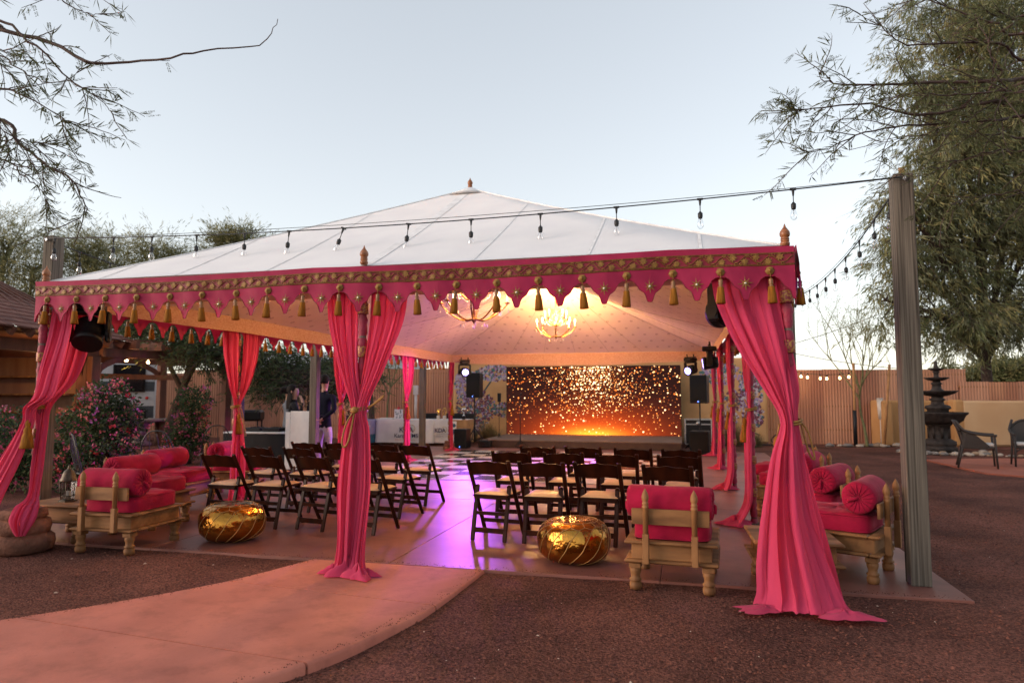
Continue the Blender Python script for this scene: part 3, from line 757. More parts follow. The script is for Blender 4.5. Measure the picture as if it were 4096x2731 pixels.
def tie(par, x, y, z, r, side, loop=True, up=1.0):
    b = MB()
    for dz, q in ((.0, 1.0), (.018, 1.03)):
        b.tube([(x+r*q*cos(t), y+r*q*sin(t), z+dz+.012*sin(t+1)) for t in [k*2*pi/18 for k in range(19)]], .009, 6, caps=False)
    if loop:
        b.tube(cr([(x+r*side[0], y+r*side[1], z+.01), (x+side[0]*(r+.05+.04*up), y+side[1]*(r+.05+.04*up), z+(.06 if up > 0 else -.06)), (x+side[0]*(r+.09+.08*up), y+side[1]*(r+.09+.08*up), z+(.115 if up > 0 else -.24)), (x+side[0]*(r+.05+.10*up), y+side[1]*(r+.05+.10*up), z+(.09 if up > 0 else -.20)), (x+r*side[0], y+r*side[1], z+.005)], 22), .007, 6)
    o = b.build('tie_rope', ROPE, par)
    k = Vector((x+r*1.05*side[2], y+r*1.05*side[3], z))
    if len(side) > 4 and side[4]:     # hanging cord loop instead of a tassel
        b = MB(); b.tube(cr([k, k+Vector((side[2]*.03-.05, side[3]*.03, -.10)), k+Vector((side[2]*.03-.09, side[3]*.03, -.24)), k+Vector((side[2]*.03-.075, side[3]*.03, -.30)), k+Vector((side[2]*.03-.03, side[3]*.03, -.24)), k], 24), .008, 6)
        b.lathe([(0, -.03), (.022, -.022), (.028, 0), (.022, .022), (0, .03)], 10, k)
        b.build('cord_loop', ROPE, o)
    else:
        b = MB(); q = k+Vector((side[2]*.02, side[3]*.02, 0))
        b.tube([k, q+Vector((0, 0, -.10))], .006, 6, 1)
        b.lathe([(.010, -.09), (.022, -.11), (.026, -.145), (.020, -.165), (.030, -.175), (.034, -.195), (.030, -.21), (.042, -.25), (.050, -.31), (.056, -.36), (.044, -.365), (0, -.355)], 22, q, wob=lambda t, z: .05*cos(11*t) if z < -.2 else 0)
        b.build('tassel', [TASS, ROPE], o)
def curtain(label, x, y, panels, tz, tr, side, seed, nf=7, pool=None):
    c = thing('curtain', label, 'curtain', (x, y, 0), 0, 'rose curtains tied to the tent poles')
    for i, lv in enumerate(panels):
        b = MB(); b.grid(drape_panel(lv, seed=seed+i, nf=nf)); b.build('drape', CURT, c)
    tie(c, 0, 0, tz, tr, side, up=1.0 if (x == 0 or seed in (101, 111)) else 0.0)
    if pool:
        # cloth heaped on the floor at the foot
        r = random.Random(seed+50); b = MB()
        for (px, py, rx, ry, h, rot) in pool:
            rows = []
            for i in range(13):
                q = i/12; rows.append([])
                for j in range(33):
                    t = 2*pi*j/32; f = 1+.22*sin(3*t+seed)+.12*sin(7*t+seed*2)+.08*sin(13*t)
                    rad = q*f; zz = h*(1-q)**.8*(1+.35*sin(5*t+6*q+seed)) + .010+.012*abs(sin(9*t+5*q))*(1-q)
                    lx, ly = rx*rad*cos(t), ry*rad*sin(t)
                    rows[-1].append((px+lx*cos(rot)-ly*sin(rot), py+lx*sin(rot)+ly*cos(rot), max(.004, zz)))
            b.grid(rows)
        b.build('trailing_hem', CURT, c)
    return c
H2 = pi/2
# front middle pole
curtain('rose curtain tied to the middle pole of the front edge', 0, -.03,
    [[(2.42, -.21, .06, 0, .155, .014, .0), (2.05, -.19, .04, 0, .140, .018, .0), (1.65, -.105, -.01, 0, .085, .018, .01), (1.32, -.015, -.02, 0, .045, .014, .045), (1.12, -.035, -.03, 0, .075, .020, .04), (.70, -.055, -.04, 0, .100, .026, .04), (.32, -.055, -.05, 0, .080, .026, .05), (.12, -.06, -.06, 0, .085, .026, .05), (.03, -.07, -.08, 0, .10, .02, .06)],
     [(2.42, .23, .06, 0, .165, .014, .0), (2.05, .21, .04, 0, .145, .018, .0), (1.65, .125, -.01, 0, .090, .018, .01), (1.32, .03, -.02, 0, .045, .014, .045), (1.12, .035, -.01, 0, .065, .020, .03), (.70, .045, -.02, 0, .075, .024, .03), (.32, .02, -.03, 0, .070, .024, .04), (.12, .01, -.05, 0, .075, .022, .05), (.03, .02, -.08, 0, .09, .02, .06)]],
    1.31, .072, (.97, -.25, -.1, -1, 1), 21, 8, [(-.04, -.10, .17, .11, .10, .2), (.09, -.17, .14, .09, .075, -.5), (-.16, -.10, .13, .05, .05, .1), (.15, -.12, .10, .05, .04, .2)])
# front right corner pole: wide skirt trailing over the gravel
curtain('rose curtain flaring into a wide train at the front corner beside the carved side table', HW, -.03,
    [[(2.44, -.30, .07, .0, .22, .014, .0), (2.12, -.265, .04, 0, .22, .020, .02), (1.75, -.17, -.02, 0, .165, .022, .03), (1.45, -.075, -.03, 0, .09, .016, .03), (1.24, -.03, -.04, 0, .045, .012, .05), (1.0, -.05, -.06, 0, .095, .018, .07), (.62, -.06, -.07, 0, .155, .026, .09), (.30, -.03, -.10, 0, .23, .030, .12), (.10, .0, -.14, 0, .27, .026, .14), (.02, .005, -.17, 0, .305, .018, .16)],
     [(2.44, -.12, .08, .0, .09, .012, .0), (2.0, -.09, .05, 0, .08, .014, .0), (1.5, -.02, -.02, 0, .07, .014, .03), (1.24, .0, -.02, 0, .04, .012, .04), (.8, .02, .02, 0, .10, .02, .02), (.3, .06, .04, 0, .18, .02, .02), (.03, .08, .06, 0, .22, .018, .02)]],
    1.23, .066, (.95, .1, -1.15, -.25), 33, 7, [(-.24, -.26, .20, .09, .018, .25), (.24, -.28, .20, .10, .03, -.1)])
# front left corner pole: swagged at the tie, falling away to the left over an urn
curtain('rose curtain swagged low at the front corner pole above the terracotta urn', -HW, -.03,
    [[(2.42, .19, .08, .0, .12, .012, .0), (2.05, .19, .05, 0, .12, .014, .0), (1.65, .19, -.02, 0, .12, .020, .04), (1.42, .17, -.05, 0, .11, .022, .06), (1.31, .03, -.06, 0, .07, .020, .06), (1.18, -.01, -.05, 0, .06, .016, .05), (.90, -.13, -.08, 0, .10, .018, .04), (.5, -.33, -.13, 0, .14, .02, .04), (.15, -.52, -.18, 0, .2, .02, .05), (.02, -.6, -.2, 0, .26, .02, .05)],
     [(2.42, .09, .30, H2, .18, .014, .0), (2.0, .11, .24, H2*.8, .18, .016, .0), (1.6, .12, .14, H2*.6, .14, .018, .0), (1.34, .05, .04, H2*.5, .07, .014, .0), (1.1, .06, .02, .3, .05, .014, .02), (.75, .05, .0, .2, .055, .014, .02), (.50, .06, -.03, .1, .05, .014, .03), (.42, .09, -.10, 0, .10, .030, .05), (.30, .12, -.17, 0, .11, .030, .06), (.17, .13, -.20, 0, .04, .012, .02)]],
    1.30, .060, (-.97, .1, .1, -1), 45, 6, None)
# side poles
def side_curtain(label, sx, k, seed, spread=.33, low=.18, tz=1.27, poolx=0.0, skew=0.0):
    x, y = sx*HW, k*BAY; s_ = -sx
    A = H2
    pn = [[(2.42, s_*.05, spread*.55, A, spread*.45, .018, 0), (2.0, s_*.05, spread*.50, A, spread*.42, .02, 0), (1.6, s_*.04, spread*.3, A, spread*.28, .018, 0), (tz, s_*.02, .01, A, .045, .012, .0), (1.0, s_*.03, .03, A, low*.5, .02, 0), (.6, s_*.04, .04, A, low*.8, .024, 0), (.25, s_*.04, .04, A, low*.8, .024, 0), (.02, s_*.05+poolx, .05, A, low*1.2, .02, 0)],
          [(2.42, s_*.05, -spread*.55, A, spread*.45, .018, 0), (2.0, s_*.05, -spread*.50, A, spread*.42, .02, 0), (1.6, s_*.04, -spread*.3, A, spread*.28, .018, 0), (tz, s_*.02, -.01, A, .045, .012, .0), (1.0, s_*.05, -.03+skew*.2, A, low*.5, .02, 0), (.6, s_*.06, -.05+skew*.6, A, low*.8, .024, 0), (.25, s_*.08, -.06+skew, A, low*.9, .024, 0), (.02, s_*.10+poolx, -.08+skew, A, low*1.3, .02, 0)]]
    return curtain(label, x, y, pn, tz, .062, (s_*.2, .97, s_*.9, -.4), seed, 7, [(s_*.10+poolx, -.05+skew, .20, .16, .07, .4)])
side_curtain('rose curtain on the side pole beside the low red sofas, hem heaped', -1, 1, 61, .42, .15)
side_curtain('rose curtain hanging beside the white lectern and the man in the dark suit', -1, 2, 71, .36, .15)
side_curtain('rose curtain glowing magenta in front of the banner tables', -1, 3, 81, .36, .15)
side_curtain('rose curtain twisted on the back corner pole beside the black speaker', -1, 4, 91, .16, .10)
side_curtain('rose curtain twisted to a point at its foot, second pole along the open side', 1, 1, 101, .38, .20, poolx=-.10, skew=-.05)
side_curtain('rose curtain spreading at its foot, third pole along the open side', 1, 2, 111, .38, .24, poolx=-.05)
side_curtain('rose curtain on the fourth pole along the open side, near the black subwoofer', 1, 3, 121, .36, .20)
side_curtain('rose curtain on the back corner pole beside the stage speaker stand', 1, 4, 131, .30, .16)
# terracotta urns that weigh the corner poles
TERR = pm('terracotta', (0.25, 0.110, 0.072), (0.115, 0.052, 0.036), 6, 0.9, 0.8, 30, spec=.15, bdist=.02)
def urn(label, x, y, s_, z):
    b = MB(); b.lathe([(0, 0), (.19, 0), (.25, .03), (.265, .09), (.258, .145), (.235, .165), (.205, .170), (.205, .182), (.222, .188), (.232, .24), (.218, .295), (.180, .305), (.178, .318), (.198, .325), (.190, .38), (.15, .40), (.13, .395), (0, .39)], 28, wob=lambda t, zz: .012*sin(3*t+zz*9))
    o = b.build('urn', TERR, None, (x, y, z)); o.scale = (s_, s_, s_); tag(o, label, 'urn', 'urns at the foot of the tent poles')
urn('ringed terracotta urn at the foot of the front corner pole', -HW-.06, -.05, 1.0, gz(-3.4, -.05)-.004)
urn('sand coloured urn behind the black speaker at the back corner pole', -HW-.02, DEP+.02, .62, 0.0)

# ------------------------------------------------------------------ folding chairs (facing +Y, origin under the seat)
def make_chair():
    c = thing('folding_chair', 'x', 'chair')
    hw = .215
    for sx in (-1, 1):
        # long member: back top -> front foot
        MB().beam((sx*hw, -.235, .790), (sx*hw, .225, .0), .040, .026, bv=.006, side=(1, 0, 0)).build('front_leg', MAHO, c)
        b = MB()   # rear leg with rounded head
        b.beam((sx*(hw-.044), -.085, .515), (sx*(hw-.044), -.215, .0), .042, .024, bv=.006, side=(1, 0, 0))
        b.tube([(sx*(hw-.044), -.097, .512), (sx*(hw-.044), -.073, .518)], .021, 14)
        b.build('rear_leg', MAHO, c)
    # curved back rail
    b = MB(); n = 16
    front = []; back = []
    for z0, z1 in ((0, 1),):
        rows = []
        for i in range(n+1):
            t = i/n*2-1; x = t*(hw-.016); bow = -.028*(1-t*t); zt = .765+.016*cos(t*pi/2)**2+.004*cos(t*3*pi); zb = .635+.010*(1-t*t)
            yb = -.235+(.790-zt)*.58+bow; yl = -.235+(.790-zb)*.58+bow
            rows.append([(x, yb-.009, zt), (x, yb+.009, zt), (x, yl+.009, zb), (x, yl-.009, zb)])
        b.grid(rows, close=True, smooth=False); b.poly(rows[0][::-1]); b.poly(rows[-1])
    b.build('back_rail', MAHO, c)
    b = MB(); b.box((0, .035, .432), (.385, .40, .022), bv=.006); b.box((0, -.145, .418), (.36, .022, .04), bv=.004); b.box((0, .215, .418), (.36, .022, .04), bv=.004); b.build('seat_frame', MAHO, c)
    # padded cushion
    b = MB(); rows = []
    for i in range(13):
        y = -1+2*i/12; row = []
        for j in range(13):
            x = -1+2*j/12; e = (1-abs(x)**6)*(1-abs(y)**6)
            row.append((x*.182, .035+y*.188, .444+.026*e**.5))
        rows.append(row)
    b.grid(rows); b.build('cushion', CREAM, c)
    for (y0, z0, h) in ((-.19, .10, .05), (-.150, .26, .035), (.145, .14, .04)):
        b = MB(); b.box((0, y0, z0), ((hw-.04)*2+.02 if y0 < 0 else (hw-.012)*2, .018, h), bv=.004); b.build('stretcher', MAHO, c)
    return c
chair0 = make_chair()
ROWN = ['front row', 'middle row', 'stage-side row']
ORD = ['first', 'second', 'third', 'fourth']
RB = [[(.71, 1.33), (1.25, 1.31), (1.78, 1.38), (2.44, 1.26)], [(.66, 2.46), (1.27, 2.46), (1.88, 2.38), (2.54, 2.34)], [(.80, 3.28), (1.37, 3.33), (1.99, 3.26), (2.56, 3.22)]]
LB = [[(-.68, 1.33), (-1.28, 1.38), (-1.84, 1.36), (-2.38, 1.33)], [(-.80, 2.28), (-1.47, 2.37), (-2.05, 2.40), (-2.62, 2.37)], [(-.84, 3.20), (-1.30, 3.18), (-1.98, 3.33), (-2.47, 3.28)]]
first = True
for bl, name, rot in ((RB, 'block by the open side', -.04), (LB, 'block by the lectern', -.12)):
    for r_ in range(3):
        for k in range(4):
            x, y = bl[r_][k]
            o = chair0 if first else copy_tree(chair0); first = False
            a = rot+R.uniform(-.085, .085)
            # measured point is the top of the back; the seat centre lies 0.235 m ahead
            o.location = (x - .235*sin(a)*-1*-1, y+.235*cos(a), 0.0); o.rotation_euler = (0, 0, a)
            o['label'] = 'dark folding chair, %s of the %s, %s from the aisle' % (ROWN[r_], name, ORD[k])
            o['group'] = 'folding chairs set out in rows'

# ------------------------------------------------------------------ low carved sofas (facing +Y; back rail at -Y)
LEGP = [(0, 0), (.040, 0), (.046, .02), (.046, .045), (.036, .060), (.046, .066), (.046, .076), (.034, .084), (.034, .105), (.042, .130), (.044, .148), (.038, .158), (.040, .162)]
leg_me = MB().lathe(LEGP, 16).box((0, 0, .178), (.088, .088, .036), bv=.003).mesh('leg', OAK)
SPINP = [(.0, .0), (.020, 0), (.020, .30), (.025, .305), (.025, .317), (.018, .322), (.024, .330), (.024, .340), (.018, .346), (.024, .362), (.027, .380), (.022, .405), (.010, .430), (0, .448)]
spin_me = MB().lathe(SPINP, 14, (0, 0, .31)).box((0, 0, .318), (.046, .046, .215), bv=.003).mesh('spindle', OAK)
def cushion_mesh(w_, d_, h_, name, seed=0):
    b = MB(); r = random.Random(seed); n = 14; rows = []
    # a rounded box pillow: rings from bottom centre to top centre
    prof = [(0, 0), (.80, 0), (.97, .04), (1.0, .18), (1.0, .5), (1.0, .82), (.975, .93), (.90, 1.0), (.5, 1.035), (0, 1.04)]
    k = 40
    for (q, z) in prof:
        row = []
        for j in range(k):
            t = 2*pi*j/k; c, s_ = cos(t), sin(t); e = 8.0
            rr = (abs(c)**e+abs(s_)**e)**(-1/e)
            wob = 1+.008*sin(5*t+seed)+.006*sin(9*t+z*3)
            row.append((w_/2*q*rr*c*wob, d_/2*q*rr*s_*wob, h_*z+.006*sin(7*t+seed)*(1 if z > .9 else 0)))
        rows.append(row)
    b.grid(rows, close=True)
    # piping along the upper and lower edges
    for z in (.10, .88):
        b.tube([(w_/2*1.0*((abs(cos(t))**8+abs(sin(t))**8)**(-1/8))*cos(t), d_/2*((abs(cos(t))**8+abs(sin(t))**8)**(-1/8))*sin(t), h_*z) for t in [2*pi*j/48 for j in range(49)]], .005, 5, caps=False)
    return b.mesh(name, CUSH)
def bolster_mesh(L, rad, seed):
    b = MB(); prof = []; k = 48
    for (x, q) in ((-.5, .05), (-.498, .16), (-.505, .45), (-.505, .75), (-.495, .93), (-.47, 1.0), (-.25, 1.01), (0, 1.0), (.25, 1.01), (.47, 1.0), (.495, .93), (.505, .75), (.505, .45), (.498, .16), (.5, .05)):
        row = []
        for j in range(k):
            t = 2*pi*j/k
            puck = .05*sin(12*t+seed)*(1 if abs(x) > .49 else 0)*q
            fl = q*rad*(1+.012*sin(3*t+seed+x*5)+.010*sin(t*7+x*12))
            row.append((L*(x+.02*puck*4*(1 if x > 0 else -1)*.3), fl*cos(t), fl*sin(t)*.97))
        prof.append(row)
    b.grid(prof, close=True)
    for sx in (-1, 1):
        b.tube([(sx*(L*.50), rad*.10*cos(t), rad*.10*sin(t)) for t in [2*pi*j/12 for j in range(13)]], .007, 5, caps=False)
        b.tube(cr([(sx*L*.50, 0, 0), (sx*(L*.5+.018), .005, -.02), (sx*(L*.5+.012), .008, -.07)], 8), [.008, .010, .012, .014, .014, .015, .016, .017], 6)
        for q in range(16):   # gathered pleats
            t = 2*pi*q/16+seed
            b.tube([(sx*L*.505, rad*.16*cos(t), rad*.16*sin(t)), (sx*L*.512, rad*.6*cos(t), rad*.6*sin(t)), (sx*L*.497, rad*.93*cos(t), rad*.93*sin(t))], [.003, .005, .002], 4)
    return b.mesh('bolster', CUSH)
CUSHM = [cushion_mesh(.56, .60, .15, 'seat_cushion', s_) for s_ in (1, 4)]
BOLM = [bolster_mesh(.62, .125, s_) for s_ in (0, 2, 5)]
frame_b = MB()
def frame_mesh(w_, d_):
    b = MB()
    b.box((0, 0, .285), (w_-.10, d_-.10, .115), bv=.004)
    return b.mesh('frame', OAKX)
SW, SD = .68, .74
def lip_mesh(w_, d_, z, h, name):
    b = MB(); t_ = .085
    for (cx, cy, sx, sy) in ((0, -d_/2+t_/2, w_, t_), (0, d_/2-t_/2, w_, t_), (-w_/2+t_/2, 0, t_, d_-2*t_-.003), (w_/2-t_/2, 0, t_, d_-2*t_-.003)):
        b.box((cx, cy, z), (sx, sy, h), bv=.010)
    return b.mesh(name, OAKX)
FRM = frame_mesh(SW, SD); LIP1 = lip_mesh(SW, SD, .353, .024, 'top_moulding'); LIP2 = lip_mesh(SW, SD, .216, .024, 'bottom_moulding')
BOARD = MB().box((0, 0, 0), (.56, .024, .115), bv=.003).mesh('back_board', OAKX)
SLATB = MB().box((0, 0, .350), (SW-.18, SD-.18, .012)).mesh('platform', OAK)
def sofa(label, x, y, rz, i=0, z=0.0, tilt=0.0):
    s_ = thing('low_sofa', label, 'sofa', (x, y, z), rz, 'low carved sofas with red cushions')
    for sx in (-1, 1):
        for sy in (-1, 1): link('leg', leg_me, s_, (sx*(SW/2-.075), sy*(SD/2-.075), 0))
    link('frame', FRM, s_); link('top_moulding', LIP1, s_); link('bottom_moulding', LIP2, s_); link('platform', SLATB, s_)
    for sx in (-1, 1): link('spindle', spin_me, s_, (sx*.175, -SD/2+.028-.05, 0))
    link('back_board', BOARD, s_, (0, -SD/2+.015, .545))
    link('seat_cushion', CUSHM[i % 2], s_, (0, .015, .360))
    link('bolster', BOLM[i % 3], s_, (.01*((i % 3)-1), -SD/2+.165, .636), rot=(.6*i, 0, .02*((i*7) % 5-2)))
    return s_
sofa('low red sofa turned away from the camera beside a gold pouf', 2.51, .36, -.06, 0, z=-.012)
sofa('low carved sofa with its back to the camera, in front of the lantern table', -2.59, .36, .03, 1, z=-.012)
sofa('low red sofa nearest the grey post and the trailing curtain', 3.83, .98, H2-.45, 2)
sofa('second low red sofa from the grey post along the open side', 3.80, 2.10, H2-.45, 0)
sofa('third low red sofa from the grey post along the open side', 3.84, 3.62, H2-.42, 1)
sofa('farthest low red sofa along the open side of the tent', 3.88, 4.72, H2-.42, 2)
sofa('low red sofa just behind the lantern table, facing the chairs', -3.22, 1.27, -H2+.04, 3)
sofa('low red sofa in front of the flowering bush, with the highest bolster', -3.60, 2.22, -H2+.04, 4)
sofa('low red sofa behind the dark chairs, beside the tied side curtain', -3.72, 3.55, -H2+.38, 5)

# carved side tables
def side_table(label, x, y, rz, w_=.62, d_=.62, z=0.0):
    t = thing('side_table', label, 'table', (x, y, z), rz, 'carved wooden side tables')
    for sx in (-1, 1):
        for sy in (-1, 1): link('leg', leg_me, t, (sx*(w_/2-.085), sy*(d_/2-.085), 0))
    MB().box((0, 0, .270), (w_-.10, d_-.10, .145), bv=.004).build('apron', OAKX, t)
    MB().box((0, 0, .357), (w_, d_, .026), bv=.010).build('table_top', OAKX, t)
    b = MB(); t_ = .06
    for (cx, cy, sx, sy) in ((0, -d_/2+t_/2, w_, t_), (0, d_/2-t_/2, w_, t_), (-w_/2+t_/2, 0, t_, d_-2*t_), (w_/2-t_/2, 0, t_, d_-2*t_)): b.box((cx, cy, .208), (sx, sy, .022), bv=.008)
    b.build('bottom_moulding', OAKX, t)
    return t
side_table('carved wooden side table half hidden behind the trailing rose curtain', 3.38, .46, .03, .62, .66)
side_table('carved wooden side table carrying the metal lantern', -3.42, .52, .02, .70, .62)
# lantern
ln = thing('lantern', 'hexagonal glass and metal lantern standing on the side table', 'lantern', (-3.42, .44, .371))
LANT = pm('lantern_metal', (0.10, 0.075, 0.05), (0.05, 0.038, 0.028), 30, 0.45, 0.3, 90, metal=.6)
b = MB(); b.lathe([(0, 0), (.085, 0), (.085, .012), (.07, .02), (0, .02)], 6, smooth=False); b.build('base', LANT, ln)
b = MB()
for k in range(6):
    a = pi/3*k
    b.tube([(.062*cos(a), .062*sin(a), .02), (.080*cos(a), .080*sin(a), .20)], .004, 5)
    a2 = a+pi/3
    for z, r in ((.02, .062), (.20, .080), (.055, .065)): b.tube([(r*cos(a), r*sin(a), z), (r*cos(a2), r*sin(a2), z)], .004, 5)
b.build('cage', LANT, ln)
b = MB(); b.lathe([(.060, .021), (.078, .199)], 6, smooth=False); b.f = b.f[:6]; b.m = b.m[:6]; b.s = b.s[:6]; b.build('pane', glass('lantern_glass', (.75, .77, .80), .2, .12), ln)
b = MB(); b.lathe([(.085, .20), (.082, .212), (.068, .235), (.060, .27), (.045, .30), (.022, .32), (.012, .335), (.014, .345), (.006, .36), (0, .365)], 12); b.build('dome', LANT, ln)
MB().lathe([(0, .02), (.025, .02), (.025, .10), (0, .10)], 12).build('candle', pm('candle_wax', (0.6, 0.55, 0.45), None, 10, 0.5), ln)

# ------------------------------------------------------------------ gold poufs
GOLDL = pm('gold_leather', (0.50, 0.235, 0.045), (0.42, 0.18, 0.032), 5, 0.14, 0.5, 8, metal=1.0, detail=2, bdist=.05)
PIPE_ = pm('gold_piping', (0.42, 0.22, 0.07), None, 40, 0.4, metal=.4)
def pouf(label, x, y, rz, r=.315, h=.37):
    p = thing('pouf', label, 'pouf', (x, y, 0), rz, 'gold leather poufs')
    def sh(q, t, off=0.0):   # q 0 bottom .. 1 top
        ph = -pi/2+pi*q; c = max(0, cos(ph))**.62; s_ = (abs(sin(ph))**.80)*(1 if ph > 0 else -1)
        lump = 1+.018*sin(3*t+q*4)+.012*sin(8*t+6*q)
        return Vector(((r*c*lump+off*c)*cos(t), (r*c*lump+off*c)*sin(t), h/2+h/2*s_*(1+.01*sin(5*t))+off*s_))
    b = MB(); b.grid([[sh(i/26, 2*pi*j/60) for j in range(60)] for i in range(27)], close=True); b.build('body', GOLDL, p)
    n = 14
    b = MB()
    for k in range(n):
        t0 = 2*pi*k/n
        b.tube([sh(.02+.69*i/20, t0+1.0*i/20, .001) for i in range(21)], .0035, 5)
        t1 = t0+1.0
        b.tube([sh(.71, t1, .001), sh(.755, t1-.5*2*pi/n, .001), sh(.84, t1-.5*2*pi/n, .001)], .0035, 5)
        b.tube([sh(.71, t1, .001), sh(.755, t1+.5*2*pi/n, .001)], .0035, 5)
    b.tube([sh(.84, 2*pi*j/36, .001) for j in range(37)], .004, 5, caps=False)
    b.build('piping', PIPE_, p)
pouf('gold leather pouf beside the sofa by the lantern table', -1.78, .80, .4)
pouf('gold leather pouf in front of the row of chairs near the footpath', 1.66, .76, 1.3)

# ------------------------------------------------------------------ chandeliers
def chandelier(label, x, y, z, s_=1.0, watt=50, stem=1.0):
    c = thing('chandelier', label, 'chandelier', (x, y, z), 0, 'brass candle chandeliers hanging in the tent')
    b = MB(); b.lathe([(0, -.02), (.010, 0), (.035, .03), (.022, .055), (.012, .08), (.020, .12), (.012, .20), (.018, .30), (.010, .40), (.012, .55), (0, .56)], 12); b.build('stem', BRASS, c)
    for tier, (n, rad, z0, zc) in enumerate(((8, .40, .05, .22), (5, .24, .30, .40))):
        for k in range(n):
            a = 2*pi*k/n+.2+tier*.3; ca, sa = cos(a), sin(a)
            pts = cr([(.01*ca, .01*sa, z0), (rad*.35*ca, rad*.35*sa, z0-.02), (rad*.72*ca, rad*.72*sa, z0+.06), (rad*.93*ca, rad*.93*sa, zc-.03), (rad*ca, rad*sa, zc)], 14)
            b = MB(); b.tube(pts, .009, 6)
            b.lathe([(0, 0), (.030, .006), (.036, .016), (.030, .014), (.012, .012), (.012, .03), (0, .03)], 10, (rad*ca, rad*sa, zc), wob=lambda t, zz: .15*cos(5*t))
            arm = b.build('arm', BRASS, c)
            MB().lathe([(0, zc+.03), (.010, zc+.03), (.010, zc+.115), (0, zc+.115)], 8, (rad*ca, rad*sa, 0)).build('candle', em('candle_tube', (1, .7, .4), .12, (.8, .75, .62)), arm)
            MB().lathe([(0, zc+.115), (.010, zc+.125), (.014, zc+.145), (.010, zc+.168), (.003, zc+.19), (0, zc+.195)], 8, (rad*ca, rad*sa, 0)).build('bulb', WARMB, arm)
            b = MB()
            for (dz, rr) in ((-.03, .005), (-.05, .005), (-.085, .010)): b.lathe([(0, dz-.016), (rr, dz), (0, dz+.014)], 6, (rad*ca*1.03, rad*sa*1.03, zc))
            # bead swag to the next arm
            a2 = a+2*pi/n
            for q in range(9):
                t = q/8; px = rad*.9*((1-t)*ca+t*cos(a2)); py = rad*.9*((1-t)*sa+t*sin(a2)); pz = zc-.02-.10*sin(pi*t)
                b.lathe([(0, pz-.007), (.007, pz), (0, pz+.007)], 5, (px, py, 0))
            b.build('crystal', CRYS, arm)['kind'] = 'stuff'
    b = MB()
    for k in range(6):
        a = 2*pi*k/6; b.tube(cr([(.01*cos(a), .01*sin(a), .50), (.09*cos(a), .09*sin(a), .57), (.13*cos(a), .13*sin(a), .60), (.15*cos(a), .15*sin(a), .56)], 10), .006, 5)
        b.tube(cr([(.02*cos(a), .02*sin(a), .25), (.13*cos(a), .13*sin(a), .38), (.05*cos(a), .05*sin(a), .52)], 10), .006, 5)
    b.build('crown', BRASS, c)
    b = MB(); b.lathe([(0, -.085), (.012, -.06), (.005, -.03), (0, -.02)], 8)
    for k in range(8):
        a = 2*pi*k/8+.4; b.lathe([(0, -.05), (.010, -.03), (0, .0)], 6, (.16*cos(a), .16*sin(a), -.01))
    b.build('crystal', CRYS, c)['kind'] = 'stuff'
    b = MB(); b.tube([(0, 0, .54), (0, 0, stem)], [.018, .016], 8); b.build('fabric_sleeve', pm('red_sleeve', (0.45, 0.03, 0.02), (0.30, 0.015, 0.012), 40, 0.7, 0.6, 40), c)
    L = bpy.data.lights.new('chandelier_light', 'POINT'); L.energy = watt; L.color = (1.0, .54, .19); L.shadow_soft_size = .16
    lo = bpy.data.objects.new('chandelier_light', L); COL.objects.link(lo); lo.parent = c; lo.location = (0, 0, .46)
    c.scale = (s_, s_, s_)
    return c
chandelier('brass candle chandelier seen through the valance, nearest the camera', 0.06, BAY, 2.34, 1.05, CH_W, 1.48)
chandelier('brass candle chandelier hanging by a red cord in front of the stage', 0.03, DEP-BAY, 2.62, 1.0, CH_W*2.4, 1.28)

# ------------------------------------------------------------------ moving head lamps, speakers, stands
def lens_mat(name, col, s_): return em(name, col, s_, (.1, .1, .2))
def moving_head(label, loc, aim, hang=True, lit=None, s_=1.0):
    """body hangs from a clamp; aim = direction vector of the head"""
    h = thing('moving_head_lamp', label, 'stage light', loc, 0, 'black moving head stage lights')
    aim = Vector(aim).normalized(); az = atan2(aim.y, aim.x)
    h.rotation_euler = (0, 0, az)
    b = MB(); b.box((0, 0, .0), (.26, .22, .085), bv=.015); b.box((0, 0, .055), (.05, .30, .02), bv=.004)
    for sy in (-1, 1): b.tube([(0, sy*.09, .05), (0, sy*.09, .13)], .014, 8)
    b.build('base', BLK, h)
    b = MB()
    for sy in (-1, 1):
        b.box((0, sy*.145, -.19), (.10, .035, .27), bv=.014)
        b.tube([(0, sy*.125, -.25), (0, sy*.165, -.25)], .058, 18)
    b.box((0, 0, -.065), (.12, .28, .045), bv=.014)
    b.build('yoke', BLK, h)
    el = math.asin(aim.z); T = Matrix.Rotation(pi/2-el, 4, 'Y')
    b = MB(); b.lathe([(0, -.15), (.075, -.145), (.100, -.12), (.108, -.06), (.108, .02), (.112, .07), (.118, .075), (.118, .115), (.108, .118)], 26, (0, 0, -.25), T=T)
    for k in range(7): b.lathe([(.110, -.11+k*.018), (.114, -.105+k*.018), (.110, -.10+k*.018)], 20, (0, 0, -.25), T=T)
    hd = b.build('head', BLK, h)
    b = MB(); b.lathe([(.104, .108), (.06, .116), (0, .118)], 24, (0, 0, -.25), T=T); b.build('lens', lit or pm('dark_lens', (0.02, 0.02, 0.03), None, 10, 0.08), hd)
    if lit:
        b = MB()
        for (n, rr) in ((1, 0), (6, .034), (12, .070)):
            for k in range(n):
                a = 2*pi*k/n; b.lathe([(.0145, .121), (.010, .126), (0, .127)], 8, T @ Vector((rr*cos(a), rr*sin(a), 0))+Vector((0, 0, -.25)), T=T)
        b.build('led', lens_mat('led_cell', (.36, .28, 1.0), 3.0), hd)
    h.scale = (s_, s_, s_)
    return h
VIOL = lens_mat('violet_lens', (.12, .05, 1.0), 2.6)
moving_head('black moving head lamp lit violet, hanging at the back corner beside the speaker', (-2.88, 11.62, 2.28), (.5, -.9, -.12), lit=VIOL)
